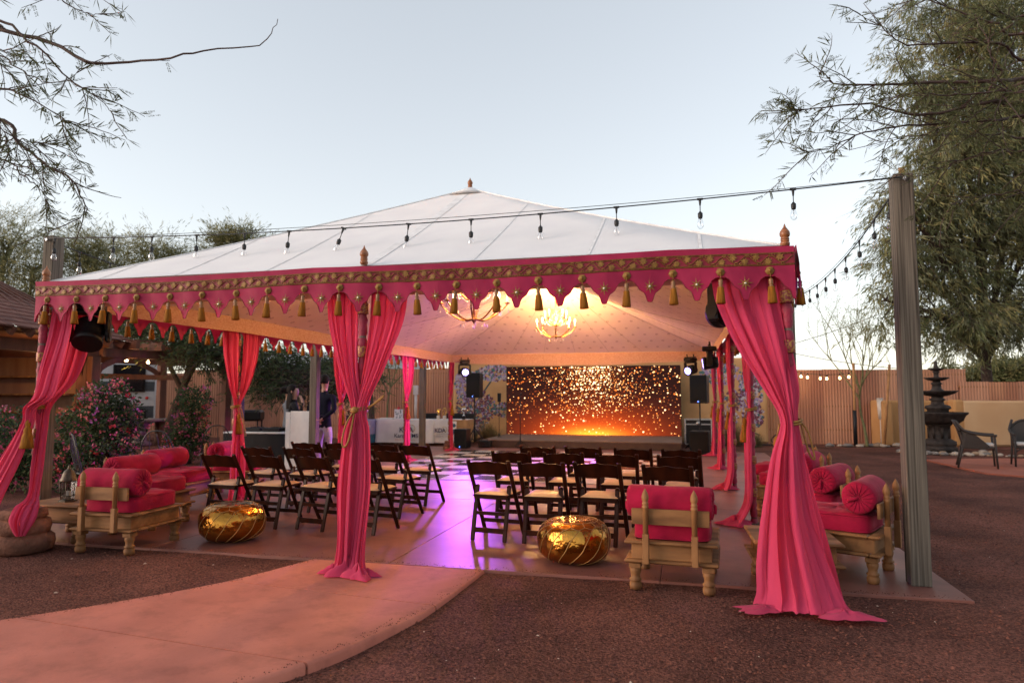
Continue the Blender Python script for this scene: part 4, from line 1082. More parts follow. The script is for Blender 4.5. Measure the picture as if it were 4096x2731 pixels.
moving_head('black moving head lamp lit violet, hanging at the back corner right of the screen', (2.78, 11.62, 2.28), (-.55, -.8, -.22), lit=VIOL)
moving_head('black moving head lamp hanging between the third and fourth side curtains', (3.10, 8.1, 2.30), (-1, .09, -.12), lit=VIOL, s_=1.05)
moving_head('black moving head lamp hanging beside the front corner curtain of the open side', (2.96, .34, 2.36), (-.62, .75, .10), lit=VIOL, s_=1.1)
moving_head('black moving head lamp hanging at the front corner above the flowering bush', (-3.03, .22, 2.31), (.35, -.5, -.85), s_=1.12)
def speaker(label, x, y, z, rz, w_=.36, d_=.38, h_=.62, led=True, group='black loudspeakers'):
    s_ = thing('speaker', label, 'speaker', (x, y, z), rz, group)
    MB().box((0, 0, h_/2), (w_, d_, h_), bv=.018).build('cabinet', BLK, s_)
    MB().box((0, -d_/2-.004, h_/2+.01), (w_-.03, .012, h_-.06), bv=.004).build('grille', BLKM, s_)
    if led: MB().lathe([(0, 0), (.012, 0), (.010, .004), (0, .005)], 10, (0, -d_/2-.011, .045), T=Matrix.Rotation(pi/2, 4, 'X')).build('indicator', em('blue_led', (.05, .2, 1), 2), s_)
    for sx in (-1, 1): MB().box((sx*(w_/2+.004), .02, h_*.6), (.012, .12, .03), bv=.004).build('handle', IRON, s_)
    return s_
def tripod(label, x, y, h, top=1.1, spread=.42, cat='stand', nm='speaker_stand', rz=0.0, rad=.018):
    t = thing(nm, label, cat, (x, y, 0), rz)
    MB().tube([(0, 0, .12), (0, 0, h)], [rad]*2, 10).build('pole', BLK, t)
    MB().tube([(0, 0, top*.5), (0, 0, top*.5+.07)], rad*1.7, 10).build('collar', BLK, t)
    for k in range(3):
        a = 2*pi*k/3+.5; MB().tube([(.02*cos(a), .02*sin(a), top*.5), (spread*cos(a), spread*sin(a), .015)], rad*.75, 8).build('leg', BLK, t)
        MB().tube([(0, 0, .16), (spread*.55*cos(a), spread*.55*sin(a), top*.25)], rad*.5, 6).build('brace', BLK, t)
    return t
speaker('black subwoofer on the floor beside the pink draped urn', -3.27, 12.66, 0, -.05, .36, .38, .52)
tripod('black tripod stand left of the stage carrying a loudspeaker', -3.10, 13.22, 1.36, 1.0, .40)
speaker('black loudspeaker on a tripod stand left of the stage', -3.10, 13.22, 1.36, .0, .40, .36, .70)
speaker('black subwoofer on the floor beside the right corner of the stage', 2.98, 12.3, 0, -.12, .46, .48, .56)
tripod('black tripod stand right of the screen carrying a loudspeaker', 3.02, 13.55, 1.22, 1.0, .45)
speaker('black loudspeaker on a tripod stand right of the screen', 3.02, 13.55, 1.22, -.2, .44, .40, .74)
tripod('black microphone stand at the front edge of the stage', -1.71, 12.93, 1.30, .42, .26, nm='microphone_stand', rad=.010)
_m = MB(); _m.tube([(0, 0, 0), (.02, -.01, .14)], .010, 8); _m.lathe([(0, -.01), (.02, 0), (.026, .025), (.02, .05), (0, .06)], 12, (.025, -.01, .14)); tag(_m.build('microphone', BLK, None, (-1.71, 12.93, 1.295)), 'black microphone on its stand in front of the screen', 'microphone')
tripod('slim black light stand behind the loudspeaker stand by the grasses', -2.62, 14.1, 1.25, .5, .3, nm='light_stand', rad=.010)
_m = MB(); _m.box((0, 0, .12), (.10, .06, .26), bv=.01); tag(_m.build('panel_lamp', BLK, None, (-2.62, 14.1, 1.245)), 'small black panel lamp on a slim stand by the grasses', 'lamp')
_m = MB(); _m.box((0, 0, .10), (.34, .26, .19), bv=.02); _m.tube([(-.08, -.08, .20), (-.08, 0, .235), (.08, 0, .235), (.08, -.08, .20)], .008, 6); _m.box((0, -.135, .1), (.10, .01, .05)); tag(_m.build('equipment_case', BLK, None, (-2.72, 13.0, 0)), 'black equipment box with handle at the left end of the stage', 'case')
fc = thing('flight_case', 'black flight case with silver edges right of the screen', 'case', (2.98, 14.75, 0), .04)
MB().box((0, 0, .42), (.70, .5, .66), bv=.01).build('body', BLK, fc)
b = MB()
for sx in (-1, 1):
    for sy in (-1, 1): b.box((sx*.35, sy*.25, .42), (.03, .03, .70))
    for z in (.08, .63, .76): b.box((0, sx*.252, z), (.66, .02, .03))
b.build('edging', STEEL, fc)['kind'] = 'stuff'
b = MB(); b.lathe([(0, 0), (.06, 0), (.05, .01), (0, .012)], 12, (0, -.262, .66), T=Matrix.Rotation(pi/2, 4, 'X')); b.build('latch', STEEL, fc)
for sx in (-1, 1): MB().lathe([(0, 0), (.045, .01), (.045, .06), (0, .07)], 12, (sx*.25, -.15, .0)).build('castor', BLK, fc)
# floor cables beside the stage
def cable(label, pts, r=.008):
    b = MB(); b.tube(cr(pts, 40), r, 6); tag(b.build('cable', CABLE), label, 'cable')
cable('black cable coiled on the ground by the end of the mural wall', [(2.9, 14.2, .01), (3.6, 15.3, .008), (4.4, 15.9, .006), (5.1, 15.8, .02), (5.3, 15.6, .25), (5.15, 15.7, .30), (5.05, 15.8, .1), (5.5, 15.6, .006), (6.2, 15.7, .006)], .015)
cable('black cable running along the floor from the stage to the corner speaker', [(2.6, 12.8, .02), (2.8, 13.1, .012), (3.1, 13.0, .012), (3.3, 13.3, .012), (3.6, 14.2, .012)], .012)

# ------------------------------------------------------------------ grey timber posts of the string lights
def post(label, x, y, h):
    p = thing('timber_post', label, 'post', (x, y, 0), .02, 'grey timber posts round the slab')
    MB().box((0, 0, h/2), (.142, .142, h), bv=.006).build('shaft', GREYW, p)
    b = MB(); b.tube([(.0, -.08, h-.05), (.0, -.10, h-.05)], .012, 8); b.tube([(0, -.10+.018*cos(t), h-.05+.018*sin(t)) for t in [k*.7 for k in range(10)]], .004, 5); b.build('eye_bolt', STEEL, p)
post('grey timber post standing alone at the open front corner of the slab', 4.31, .67, 3.17)
post('grey timber post behind the swagged curtain at the left front corner', -4.10, .74, 3.17)
post('grey timber post in front of the man in the dark suit', -4.10, 6.32, 3.10)
post('grey timber post standing before the banner tables', -4.10, 11.80, 3.10)
post('grey timber post mostly hidden behind the front corner curtain', 4.31, 6.64, 3.05)

# ------------------------------------------------------------------ string lights
def bulb_meshes():
    s_ = MB(); s_.lathe([(0, 0), (.010, -.002), (.012, -.010), (.020, -.014), (.020, -.045), (.017, -.052), (.017, -.060), (0, -.060)], 12)
    g_ = MB(); g_.lathe([(.013, -.058), (.014, -.065), (.024, -.085), (.029, -.108), (.026, -.130), (.014, -.146), (0, -.150)], 14)
    f_ = MB(); f_.tube([(0, 0, -.062), (0, 0, -.095)], .003, 5); f_.tube([(0, 0, -.095), (.008, 0, -.118), (-.008, 0, -.118), (0, 0, -.095)], .0012, 4)
    t_ = MB(); t_.box((0, 0, 0), (.055, .016, .018), bv=.005); t_.tube([(0, 0, 0), (0, 0, -.055)], [.013, .006], 8)
    return s_.mesh('socket', CABLE), g_.mesh('bulb', CLEAR), f_.mesh('filament', STEEL), t_.mesh('tee', CABLE)
SOCK, BULB, FILA, TEE = bulb_meshes()
def string_light(label, pts, ts, drop=.10, wire2=True, tilt=None):
    s_ = thing('string_light', label, 'string lights', (0, 0, 0), 0, 'outdoor string lights')
    b = MB(); b.tube(pts, .0055, 6); b.build('cable', CABLE, s_)
    if wire2:
        b = MB(); b.tube([Vector(p)+Vector((0, 0, .030*sin(pi*i/(len(pts)-1))+.004)) for i, p in enumerate(pts)], .0028, 5); b.build('support_wire', CABLE, s_)
    for k, t in enumerate(ts):
        q = t*(len(pts)-1); i = min(int(q), len(pts)-2); p = Vector(pts[i]).lerp(Vector(pts[i+1]), q-i); d = Vector(pts[i+1])-Vector(pts[i])
        tl = tilt[k] if tilt else R.uniform(-.06, .06)
        lp = link('lamp', TEE, s_, p, rot=(0, tl, atan2(d.y, d.x)))
        b_ = MB(); b_.tube([(0, 0, -.05), (0, 0, -drop-.01)], .004, 5); b_.build('lead', CABLE, lp)
        link('socket', SOCK, lp, (0, 0, -drop)); link('bulb', BULB, lp, (0, 0, -drop)); link('filament', FILA, lp, (0, 0, -drop))
    return s_
def sag(p, q, s_, n=48):
    p = Vector(p); q = Vector(q); return [p.lerp(q, i/n)+Vector((0, 0, -4*s_*(i/n)*(1-i/n))) for i in range(n+1)]
string_light('string of clear bulbs strung across the whole front of the tent roof', sag((-4.08, .64, 3.13), (4.29, .57, 3.13), .11),
             [.012, .105, .163, .228, .295, .355, .425, .505, .578, .655, .735, .818, .905], .105, tilt=[0, 0, 0, 0, 0, .1, .35, .12, 0, 0, 0, 0, 0])
string_light('string of clear bulbs running back from the lone corner post', sag((4.30, .74, 3.10), (4.29, 6.60, 3.02), .22), [.04, .12, .21, .31, .40, .49, .58, .67, .77, .88], .105)
string_light('string of clear bulbs running back from the hidden front corner post', sag((-4.10, .80, 3.10), (-4.11, 6.26, 3.06), .16), [.05, .13, .22, .34, .46, .58, .7, .82], .105)
string_light('string of clear bulbs running back past the banner tables', sag((-4.10, 6.38, 3.03), (-4.10, 11.74, 3.03), .16), [.1, .22, .34, .46, .58, .7, .82], .105, wire2=False)

# ------------------------------------------------------------------ lectern, DJ table, banner tables
lc = thing('lectern', 'white lectern panel standing beside the grey timber post', 'lectern', (-4.52, 6.45, 0), .10)
MB().box((.07, .012, .58), (.44, .03, 1.10), bv=.004).build('front_panel', WHITEM, lc)
MB().box((-.21, .035, .57), (.12, .03, 1.08), bv=.004, rz=-.35).build('side_panel', WHITEM, lc)
b = MB()
for x in (.295, -.150): b.box((x, .03, .58), (.012, .045, 1.12))
b.build('edge_strip', BLK, lc)
MB().box((.05, .20, 1.02), (.46, .36, .02), bv=.004).build('shelf', BLK, lc)
CLB = pm('black_cloth', (0.010, 0.010, 0.012), None, 8, 0.85, 0.3, 60)
dj = thing('equipment_table', 'black clothed equipment table behind the low sofa', 'table', (-5.45, 6.85, 0), .08)
MB().box((0, 0, .70), (1.5, .62, .03), bv=.006).build('table_top', WHITEM, dj)
b = MB(); n = 60; rows = []
for z in (.688, .35, .02):
    row = []
    for i in range(n+1):
        t = i/n*4; s_ = t % 1; e = int(t) % 4; w_, d_ = .745, .305
        cs = ((-w_, -d_), (w_, -d_), (w_, d_), (-w_, d_), (-w_, -d_)); p, q = cs[e], cs[e+1]
        o = 1+.03*sin(i*2.2)*(1-z); row.append(((p[0]+(q[0]-p[0])*s_)*o, (p[1]+(q[1]-p[1])*s_)*o, z))
    rows.append(row)
b.grid(rows); b.build('table_cloth', CLB, dj)
for i, (x, w_) in enumerate(((-.25, .36), (.18, .36))):
    b = MB(); b.box((0, 0, .04), (w_, .32, .07), bv=.008)
    for k in range(10): b.lathe([(.010, .075), (.010, .092), (0, .094)], 8, (R.uniform(-.14, .14), R.uniform(-.12, .12), 0))
    b.lathe([(0, .076), (.08, .076), (.08, .088), (0, .09)], 20, (0, .0, 0))
    tag(b.build('mixer', BLK, None, (-5.45+x, 6.85, .716), .08), ['black turntable deck on the equipment table, away from the lectern', 'black turntable deck on the equipment table, beside the lectern'][i], 'mixer', 'decks on the equipment table')
bn = thing('roll_banner', 'dark printed banner stand behind the man in the dark suit', 'banner', (-4.45, 8.55, 0), .05)
MB().box((0, 0, .50), (.34, .02, .98), bv=.003).build('panel', CLB, bn)
MB().box((0, .02, .02), (.40, .14, .04), bv=.008).build('foot', BLK, bn)
def text(body, size, mat, parent, loc, rot, name='lettering', bold=0.0, align='CENTER', sx=1.0):
    c = bpy.data.curves.new(name, 'FONT'); c.body = body; c.size = size; c.align_x = align; c.extrude = .0006; c.offset = bold; c.space_character = sx
    c.materials.append(mat); o = bpy.data.objects.new(name, c); COL.objects.link(o)
    dg = bpy.context.evaluated_depsgraph_get(); dg.update(); me = bpy.data.meshes.new_from_object(o.evaluated_get(dg)); bpy.data.objects.remove(o)
    return link(name, me, parent, loc, rot=rot)
NAVY = pm('ink_navy', (0.022, 0.016, 0.065), None, 10, 0.6); INKG = pm('ink_gold', (0.42, 0.24, 0.05), None, 10, 0.6); INKR = pm('ink_grey', (0.20, 0.19, 0.24), None, 10, 0.6); INKRED = pm('ink_red', (0.45, 0.10, 0.06), None, 10, 0.6)
text('/IRTFO', .085, WHITEM, bn, (.02, -.012, .10), (pi/2, 0, 0), bold=.002)
# banner tables
CLW = pm('white_tablecloth', (0.70, 0.70, 0.72), (0.62, 0.62, 0.66), 3, 0.75, 0.3, 12, bdist=.02)
CLT = pm('tan_tablecloth', (0.36, 0.215, 0.10), (0.28, 0.165, 0.075), 6, 0.8, 0.3, 20)
CLU = pm('lilac_cloth', (0.34, 0.28, 0.44), (0.24, 0.20, 0.34), 60, 0.8); CLC = pm('teal_cloth', (0.02, 0.13, 0.19), None, 10, 0.8)
def cloth_table(label, cx, cy, w_, d_, rz, mats, band=None, h=.72, seed=0):
    t = thing('banner_table', label, 'table', (cx, cy, 0), rz, 'cloth covered banner tables')
    b = MB()
    for sx in (-1, 1):
        for sy in (-1, 1): b.tube([(sx*(w_/2-.08), sy*(d_/2-.06), 0), (sx*(w_/2-.08), sy*(d_/2-.06), h-.03)], .014, 8)
    b.build('leg', IRON, t)
    MB().box((0, 0, h-.015), (w_, d_, .025), bv=.004).build('table_top', WHITEM, t)
    b = MB(); cs = [(-w_/2, -d_/2), (w_/2, -d_/2), (w_/2, d_/2), (-w_/2, d_/2), (-w_/2, -d_/2)]; n = 24; rows = []
    for q in range(9):
        z = h+.004-(h-.05)*q/8; row = []
        for e in range(4):
            for i in range(n):
                s_ = i/n; x = cs[e][0]+(cs[e+1][0]-cs[e][0])*s_; y = cs[e][1]+(cs[e+1][1]-cs[e][1])*s_
                nx, ny = ((0, -1), (1, 0), (0, 1), (-1, 0))[e]; f = q/8
                edge = max(0, 1-min(s_, 1-s_)*7)
                o = .012+.022*f*sin(s_*16+seed+e*2)*(0.25+edge)+.05*f*edge
                row.append((x+nx*o, y+ny*o, z))
        rows.append(row)
    b.grid(rows, close=True, mfun=(lambda i, j: band(i, j)) if band else None)
    b.poly([(x, y, h+.005) for (x, y) in [(c[0]*1.012, c[1]*1.03) for c in cs[:4]]], 0)
    cl = b.build('table_cloth', mats, t); return t, cl
t1, c1 = cloth_table('white clothed banner table with the large dark blue logo', -5.35, 13.85, 1.72, .72, .02, [CLW], seed=1)
t2, c2 = cloth_table('table with white and tan runners nearest the corner speaker', -3.98, 14.05, 1.0, .70, .02, [CLW, CLT], band=lambda i, j: 0 if j < 13 else 1, seed=5)
t3, c3 = cloth_table('lilac and teal clothed table at the far end of the banner tables', -6.55, 13.55, .62, 1.5, .02, [CLU, CLC], band=lambda i, j: 1 if i >= 5 else 0, h=.70, seed=3)
def logo(par, x, z, s_, y):
    text('KDA', s_, NAVY, par, (x, y, z), (pi/2, 0, 0), 'logo_letters', bold=s_*.012, sx=.95)
    b = MB(); b.tube([(x+s_*.80+s_*.46*cos(t), y-.001, z+s_*.52+s_*.46*sin(t)) for t in [-1.2+k*.135 for k in range(34)]], s_*.035, 5); b.build('logo_ring', INKG, par)
logo(t1, .10, .36, .215, -.425)
text('KarmaTMS', .165, NAVY, t1, (.10, -.425, .205), (pi/2, 0, 0), bold=.0012)
text('Offering hope where other treatments fail', .036, INKRED, t1, (.06, -.425, .135), (pi/2, 0, 0))
logo(t2, -.30, .36, .165, -.405)
text('KARMADOCS.COM', .046, INKR, t2, (-.24, -.405, .285), (pi/2, 0, 0), sx=1.1); text('KARMATMS.COM', .046, INKR, t2, (-.25, -.405, .225), (pi/2, 0, 0), sx=1.1)
b = MB(); b.poly([(-.02, -.4, .02), (.16, -.4, .02), (.20, -.4, .68), (.04, -.4, .68)]); b.lathe([(0, 0), (.055, 0), (.05, .002), (0, .003)], 20, (.12, -.402, .56), 1, T=Matrix.Rotation(pi/2, 4, 'X'))
b.lathe([(0, 0), (.075, 0), (.07, .002), (0, .003)], 20, (.12, -.402, .38), 1, T=Matrix.Rotation(pi/2, 4, 'X')); b.build('printed_panel', [CLW, pm('ink_teal', (0.02, 0.09, 0.16), None, 10, 0.6)], t2)
# things on the banner tables
TROG = pm('trophy_gold', (0.85, 0.52, 0.15), None, 20, 0.2, metal=1.0); TROS = pm('trophy_silver', (0.75, 0.73, 0.72), None, 20, 0.18, metal=1.0)
def trophy(label, x, kind, mat):
    t = thing('trophy', label, 'trophy', (x, 13.86, .725), R.uniform(-.3, .3), 'trophies on the banner table')
    MB().box((0, 0, .055), (.085, .075, .11), bv=.006).build('plinth', pm('plinth_pale', (0.6, 0.55, 0.5), None, 10, 0.3) if kind != 3 else BLK, t)
    b = MB()
    if kind == 0:
        b.tube(cr([(0, 0, .11), (.012, 0, .17), (-.012, 0, .24), (.01, 0, .30)], 12), [.02, .022, .026, .03, .034, .034, .032, .030, .028, .026, .02, .012], 8)
        b.tube(cr([(.01, 0, .2), (.05, 0, .25), (.055, 0, .32)], 8), .010, 6); b.tube(cr([(-.01, 0, .2), (-.045, 0, .24), (-.04, 0, .30)], 8), .010, 6)
    elif kind == 1:
        for sx in (-1, 1): b.tube(cr([(sx*.01, 0, .11), (sx*.045, 0, .18), (sx*.045, 0, .26), (sx*.02, 0, .33)], 10), .013, 6)
        b.box((0, 0, .325), (.08, .03, .03), bv=.005)
    elif kind == 2:
        b.tube([(0, 0, .11), (0, 0, .20)], .008, 6); b.tube([(.042*cos(t), 0, .262+.052*sin(t)) for t in [-1.9+k*.3 for k in range(17)]], .012, 6); b.lathe([(0, .10), (.03, .11), (.012, .14), (0, .15)], 10)
    else:
        b.lathe([(.045, .11), (.04, .125), (.012, .14), (.010, .18), (.02, .19), (.05, .235), (.062, .29), (.066, .335), (.06, .33), (0, .25)], 16)
        for sx in (-1, 1): b.tube(cr([(sx*.06, 0, .31), (sx*.10, 0, .29), (sx*.09, 0, .24), (sx*.04, 0, .225)], 10), .006, 5)
    b.build('figure', mat, t)
trophy('gold flame shaped trophy on the banner table, farthest from the speaker', -4.41, 0, TROG)
trophy('gold arch shaped trophy between the flame and ring trophies', -4.22, 1, TROG)
trophy('silver trophy topped with an open ring on the banner table', -4.02, 2, TROS)
trophy('two handled silver cup trophy beside the corner curtain', -3.62, 3, TROS)
gb = thing('gift_bag', 'white gift bag with a small tree pattern and red tissue', 'gift bag', (-5.62, 13.75, .725), .25)
MB().box((0, 0, .145), (.24, .12, .29), bv=.004).build('bag', WHITEM, gb)
b = MB()
for k in range(22):
    x, z = R.uniform(-.10, .10), R.uniform(.02, .24); b.poly([(x-.014, -.0615, z), (x+.014, -.0615, z), (x, -.0615, z+.045)])
b.build('print', pm('ink_green', (0.02, 0.09, 0.08), None, 10, 0.7), gb)
b = MB(); b.lathe([(.06, .28), (.045, .32), (.02, .36), (0, .385)], 7, wob=lambda t, z: .3*sin(3*t)); b.build('tissue', pm('red_tissue', (0.5, 0.02, 0.03), None, 10, 0.7), gb)
_m = MB(); _m.box((0, 0, .012), (.50, .30, .02), bv=.006); _m.box((.05, .02, .030), (.40, .24, .014), bv=.005); tag(_m.build('tray', WHITEM, None, (-5.98, 13.66, .725), .1), 'stack of flat white trays beside the gift bag', 'tray')
_m = MB(); _m.box((0, 0, .02), (.2, .2, .03), bv=.006); _m.box((.06, 0, .05), (.18, .16, .03), bv=.008, rz=.3); tag(_m.build('papers', WHITEM, None, (-6.6, 13.3, .71), .3), 'white papers piled on the lilac tablecloth', 'papers')
for i, (x, y) in enumerate(((-4.95, 14.55), (-4.25, 14.65), (-3.75, 14.60))):
    t = thing('padded_chair', ['black padded chair back behind the banner table, left of the three', 'black padded chair back behind the banner table, middle of the three', 'black padded chair back behind the cup trophy'][i], 'chair', (x, y, 0), pi+.1*i, 'black chairs behind the banner tables')
    MB().box((0, -.22, .70), (.46, .05, .36), bv=.02).build('backrest', BLK, t); MB().box((0, 0, .45), (.46, .46, .06), bv=.02).build('seat', BLK, t)
    for sx in (-1, 1):
        for sy in (-1, 1): MB().tube([(sx*.2, sy*.2, .43), (sx*.21, sy*.22, 0)], .012, 6).build('leg', IRON, t)

# ------------------------------------------------------------------ people (one continuous skinned body each, hair as a child)
SKIN = pm('skin_warm', (0.36, 0.19, 0.125), (0.32, 0.16, 0.105), 20, 0.55); SKIN2 = pm('skin_fair', (0.48, 0.28, 0.205), (0.44, 0.25, 0.18), 20, 0.55)
HAIRD = pm('hair_dark', (0.014, 0.009, 0.008), (0.008, 0.006, 0.005), 60, 0.6, 0.6, 80, stretch=(1, 1, .15), spec=.12)
def person(label, x, y, rz, joints, bones, matmap, mats, hair=None, scale=1.0):
    """joints: name -> (x,y,z,rx,ry); bones: (a,b); matmap(co)->index"""
    names = list(joints); idx = {n: i for i, n in enumerate(names)}
    me = bpy.data.meshes.new('tmp'); me.from_pydata([joints[n][:3] for n in names], [(idx[a], idx[b_]) for a, b_ in bones], [])
    o = bpy.data.objects.new('tmp', me); COL.objects.link(o)
    md = o.modifiers.new('s', 'SKIN'); me.skin_vertices.new() if not me.skin_vertices else None
    md.use_smooth_shade = True; md.branch_smoothing = .6
    for n in names:
        sv = me.skin_vertices[0].data[idx[n]]; sv.radius = joints[n][3:5]; sv.use_root = (n == 'pelvis')
    sb = o.modifiers.new('d', 'SUBSURF'); sb.levels = 2; sb.render_levels = 2
    dg = bpy.context.evaluated_depsgraph_get(); dg.update()
    bm = bpy.data.meshes.new_from_object(o.evaluated_get(dg)); bpy.data.objects.remove(o); bpy.data.meshes.remove(me)
    bm.name = 'body'
    bm.materials.clear()
    for m in mats: bm.materials.append(m)
    for p in bm.polygons: p.material_index = matmap(p.center); p.use_smooth = True
    t = thing('person', label, 'person', (x, y, 0), rz)
    link('body', bm, t)
    if hair: hair(t)
    t.scale = (scale,)*3
    return t
def J(hd=1.60, lean=0.0, arms='back', wide=1.0, turn=0.0, skirt=False):
    j = {'pelvis': (0, 0, .93, .145*wide, .105), 'waist': (0, .01, 1.08, .145*wide, .105), 'chest': (0, .0+lean*.5, 1.28, .165*wide, .115), 'neckb': (0, -.01+lean, 1.44, .075, .07), 'neck': (0, .0+lean, 1.52, .052, .052),
         'jaw': (0, .018+lean*1.2, 1.60, .066, .080), 'head': (0, .012+lean*1.2, 1.68, .075, .092), 'crown': (0, .0+lean*1.2, 1.74, .060, .070)}
    b = [('pelvis', 'waist'), ('waist', 'chest'), ('chest', 'neckb'), ('neckb', 'neck'), ('neck', 'jaw'), ('jaw', 'head'), ('head', 'crown')]
    for s_, n in ((-1, 'L'), (1, 'R')):
        j['hip'+n] = (s_*.10, 0, .86, .095*wide, .095); j['knee'+n] = (s_*.11, .015, .49, .068, .07); j['ank'+n] = (s_*.115, -.01, .09, .048, .05); j['toe'+n] = (s_*.13, .13, .035, .042, .032)
        b += [('pelvis', 'hip'+n), ('hip'+n, 'knee'+n), ('knee'+n, 'ank'+n), ('ank'+n, 'toe'+n)]
        j['sh'+n] = (s_*.185*wide, lean*.8, 1.40, .066, .066)
        if arms == 'back': el = (s_*.275*wide, -.09, 1.13); wr = (s_*.07, -.175, .93); ha = (s_*.005, -.195, .90)
        elif arms == 'side': el = (s_*.265*wide, -.03, 1.12); wr = (s_*.27*wide, .06, .88); ha = (s_*.265*wide, .08, .79)
        elif arms == 'chin': el = (s_*.23, .10, 1.16) if s_ < 0 else (s_*.21, .18, 1.13); wr = (s_*.14, .25, 1.06) if s_ < 0 else (s_*.09, .25, 1.38); ha = (s_*.06, .30, 1.05) if s_ < 0 else (s_*.06, .20, 1.50)
        else: el = (s_*.25*wide, .08, 1.14); wr = (s_*.14, .24, 1.14); ha = (s_*.08, .30, 1.16)
        j['el'+n] = (*el, .048, .050); j['wr'+n] = (*wr, .034, .034); j['ha'+n] = (*ha, .036, .026)
        b += [('chest', 'sh'+n), ('sh'+n, 'el'+n), ('el'+n, 'wr'+n), ('wr'+n, 'ha'+n)]
        # fingers
        d = Vector(ha)-Vector(wr); d.normalize()
        sd = d.cross(Vector((0, 0, 1))) if abs(d.z) < .8 else Vector((0, 1, 0)); sd.normalize()
        for f in range(4):
            p = Vector(ha)+d*.055+sd*(f-1.5)*.017; q = p+d*(.045+.008*(f in (1, 2)))+Vector((0, .0, -.012))
            j['f%d%s' % (f, n)] = (*p, .0085, .0085); j['g%d%s' % (f, n)] = (*q, .007, .007); b += [('ha'+n, 'f%d%s' % (f, n)), ('f%d%s' % (f, n), 'g%d%s' % (f, n))]
        p = Vector(ha)+sd*.04+d*.01; j['t'+n] = (*p, .009, .009); b += [('ha'+n, 't'+n)]
    return j, b
def hair_cap(mat, drop=.0, long=0.0, back=1.0, bun=False, bald=False):
    def f(t):
        b = MB()
        c = Vector((0, -.010, 1.690)); rows = []
        for i in range(9):
            ph = i/8*pi*.62; row = []
            for k in range(20):
                a = 2*pi*k/20; fr = sin(a)    # +y is the face
                lim = 1.0 if fr < .25 else max(.45, 1-.55*(fr-.25)/.75)
                p_ = ph*lim; row.append(c+Vector((.096*sin(p_)*cos(a), .116*sin(p_)*sin(a), .138*cos(p_))))
            rows.append(row)
        if bald: rows = rows[5:]
        b.grid(rows, close=True)
        if long:
            rws = []
            for i in range(9):
                q = i/8; z = 1.70-long*q; row = []
                for k in range(13):
                    a = pi+pi*k/12+0; w_ = .088+.045*q; row.append((w_*cos(a)*(1+.06*sin(k*2+i)), .02+(.098+.05*sin(q*2))*sin(a)+.0*q, z))
                rws.append(row)
            b.grid(rws)
        if bun: b.lathe([(0, -.07), (.06, -.05), (.075, 0), (.055, .05), (0, .065)], 12, (0, -.13, 1.74), wob=lambda a, z: .18*sin(5*a+z*40))
        b.build('hair', mat, t)
        # facial features: nose, ears, eyes
    return f
def face(t, skin):
    b = MB(); b.tube([(0, .098, 1.675), (0, .118, 1.640), (0, .100, 1.632)], [.008, .014, .010], 6)
    for s_ in (-1, 1): b.lathe([(0, -.03), (.016, -.02), (.020, 0), (.016, .025), (0, .032)], 8, (s_*.080, -.005, 1.655))
    b.build('nose_and_ears', skin, t)
    b = MB()
    for s_ in (-1, 1): b.lathe([(0, -.007), (.010, 0), (0, .007)], 8, (s_*.032, .094, 1.685))
    b.box((0, .098, 1.600), (.045, .01, .007)); b.build('eyes_and_mouth', HAIRD, t)
SUIT = pm('suit_navy', (0.012, 0.013, 0.024), (0.008, 0.009, 0.017), 30, 0.85, 0.3, 80, spec=.1); TROU = pm('trousers_pale', (0.42, 0.40, 0.39), (0.34, 0.32, 0.32), 10, 0.8)
GSH = pm('shirt_grey', (0.16, 0.17, 0.19), (0.12, 0.13, 0.15), 12, 0.8); DSH = pm('shirt_charcoal', (0.030, 0.031, 0.036), (0.02, 0.02, 0.025), 12, 0.8); BSW = pm('sweater_black', (0.008, 0.008, 0.009), None, 30, 0.85); DTR = pm('trousers_dark', (0.012, 0.012, 0.016), None, 12, 0.8); SHOE = pm('shoe_black', (0.01, 0.01, 0.01), None, 12, 0.4)
# 0 skin 1 top 2 trousers 3 shoes
def mm(hem, cuff):
    def f(c):
        if c.z > 1.485: return 0
        if cuff(c): return 0
        if c.z < .10: return 3
        if c.z < hem: return 2
        return 1
    return f
jj, bb = J(arms='back', wide=1.12); jj['pelvis'] = (0, 0, .90, .185, .135); jj['hipL'] = (-.10, 0, .80, .115, .11); jj['hipR'] = (.10, 0, .80, .115, .11)
p = person('man in a dark suit jacket and pale trousers, hands clasped behind his back', -4.36, 7.14, -.12, jj, bb, mm(.78, lambda c: c.y < -.155 and c.z < .97 and abs(c.x) < .11), [SKIN, SUIT, TROU, SHOE], hair_cap(HAIRD), 1.015); face(p, SKIN)
jj, bb = J(arms='chin', lean=.04, wide=.90)
p = person('woman with long dark hair and a black sweater, hand at her chin, behind the lectern', -4.98, 6.98, -1.15, jj, bb, mm(.88, lambda c: (c.y > .17 and c.z > 1.42) or (c.y > .25)), [SKIN2, BSW, DTR, SHOE], hair_cap(HAIRD, long=.42), .905); face(p, SKIN2)
jj, bb = J(arms='front', wide=.95)
p = person('person in a grey top with dark hair in a bun, behind the woman in black', -5.40, 7.50, -.6, jj, bb, mm(.88, lambda c: c.y > .24), [SKIN, GSH, DTR, SHOE], hair_cap(HAIRD, bun=True), .89); face(p, SKIN)
jj, bb = J(arms='front', wide=1.15)
p = person('balding man in a grey shirt facing the man in the suit', -4.08, 8.25, 2.6, jj, bb, mm(.92, lambda c: c.y > .19 and c.z < 1.25), [SKIN, GSH, DTR, SHOE], hair_cap(pm('hair_grey', (0.12, 0.10, 0.09), None, 60, 0.6), bald=True), .955); face(p, SKIN)
jj, bb = J(arms='side', wide=1.08)
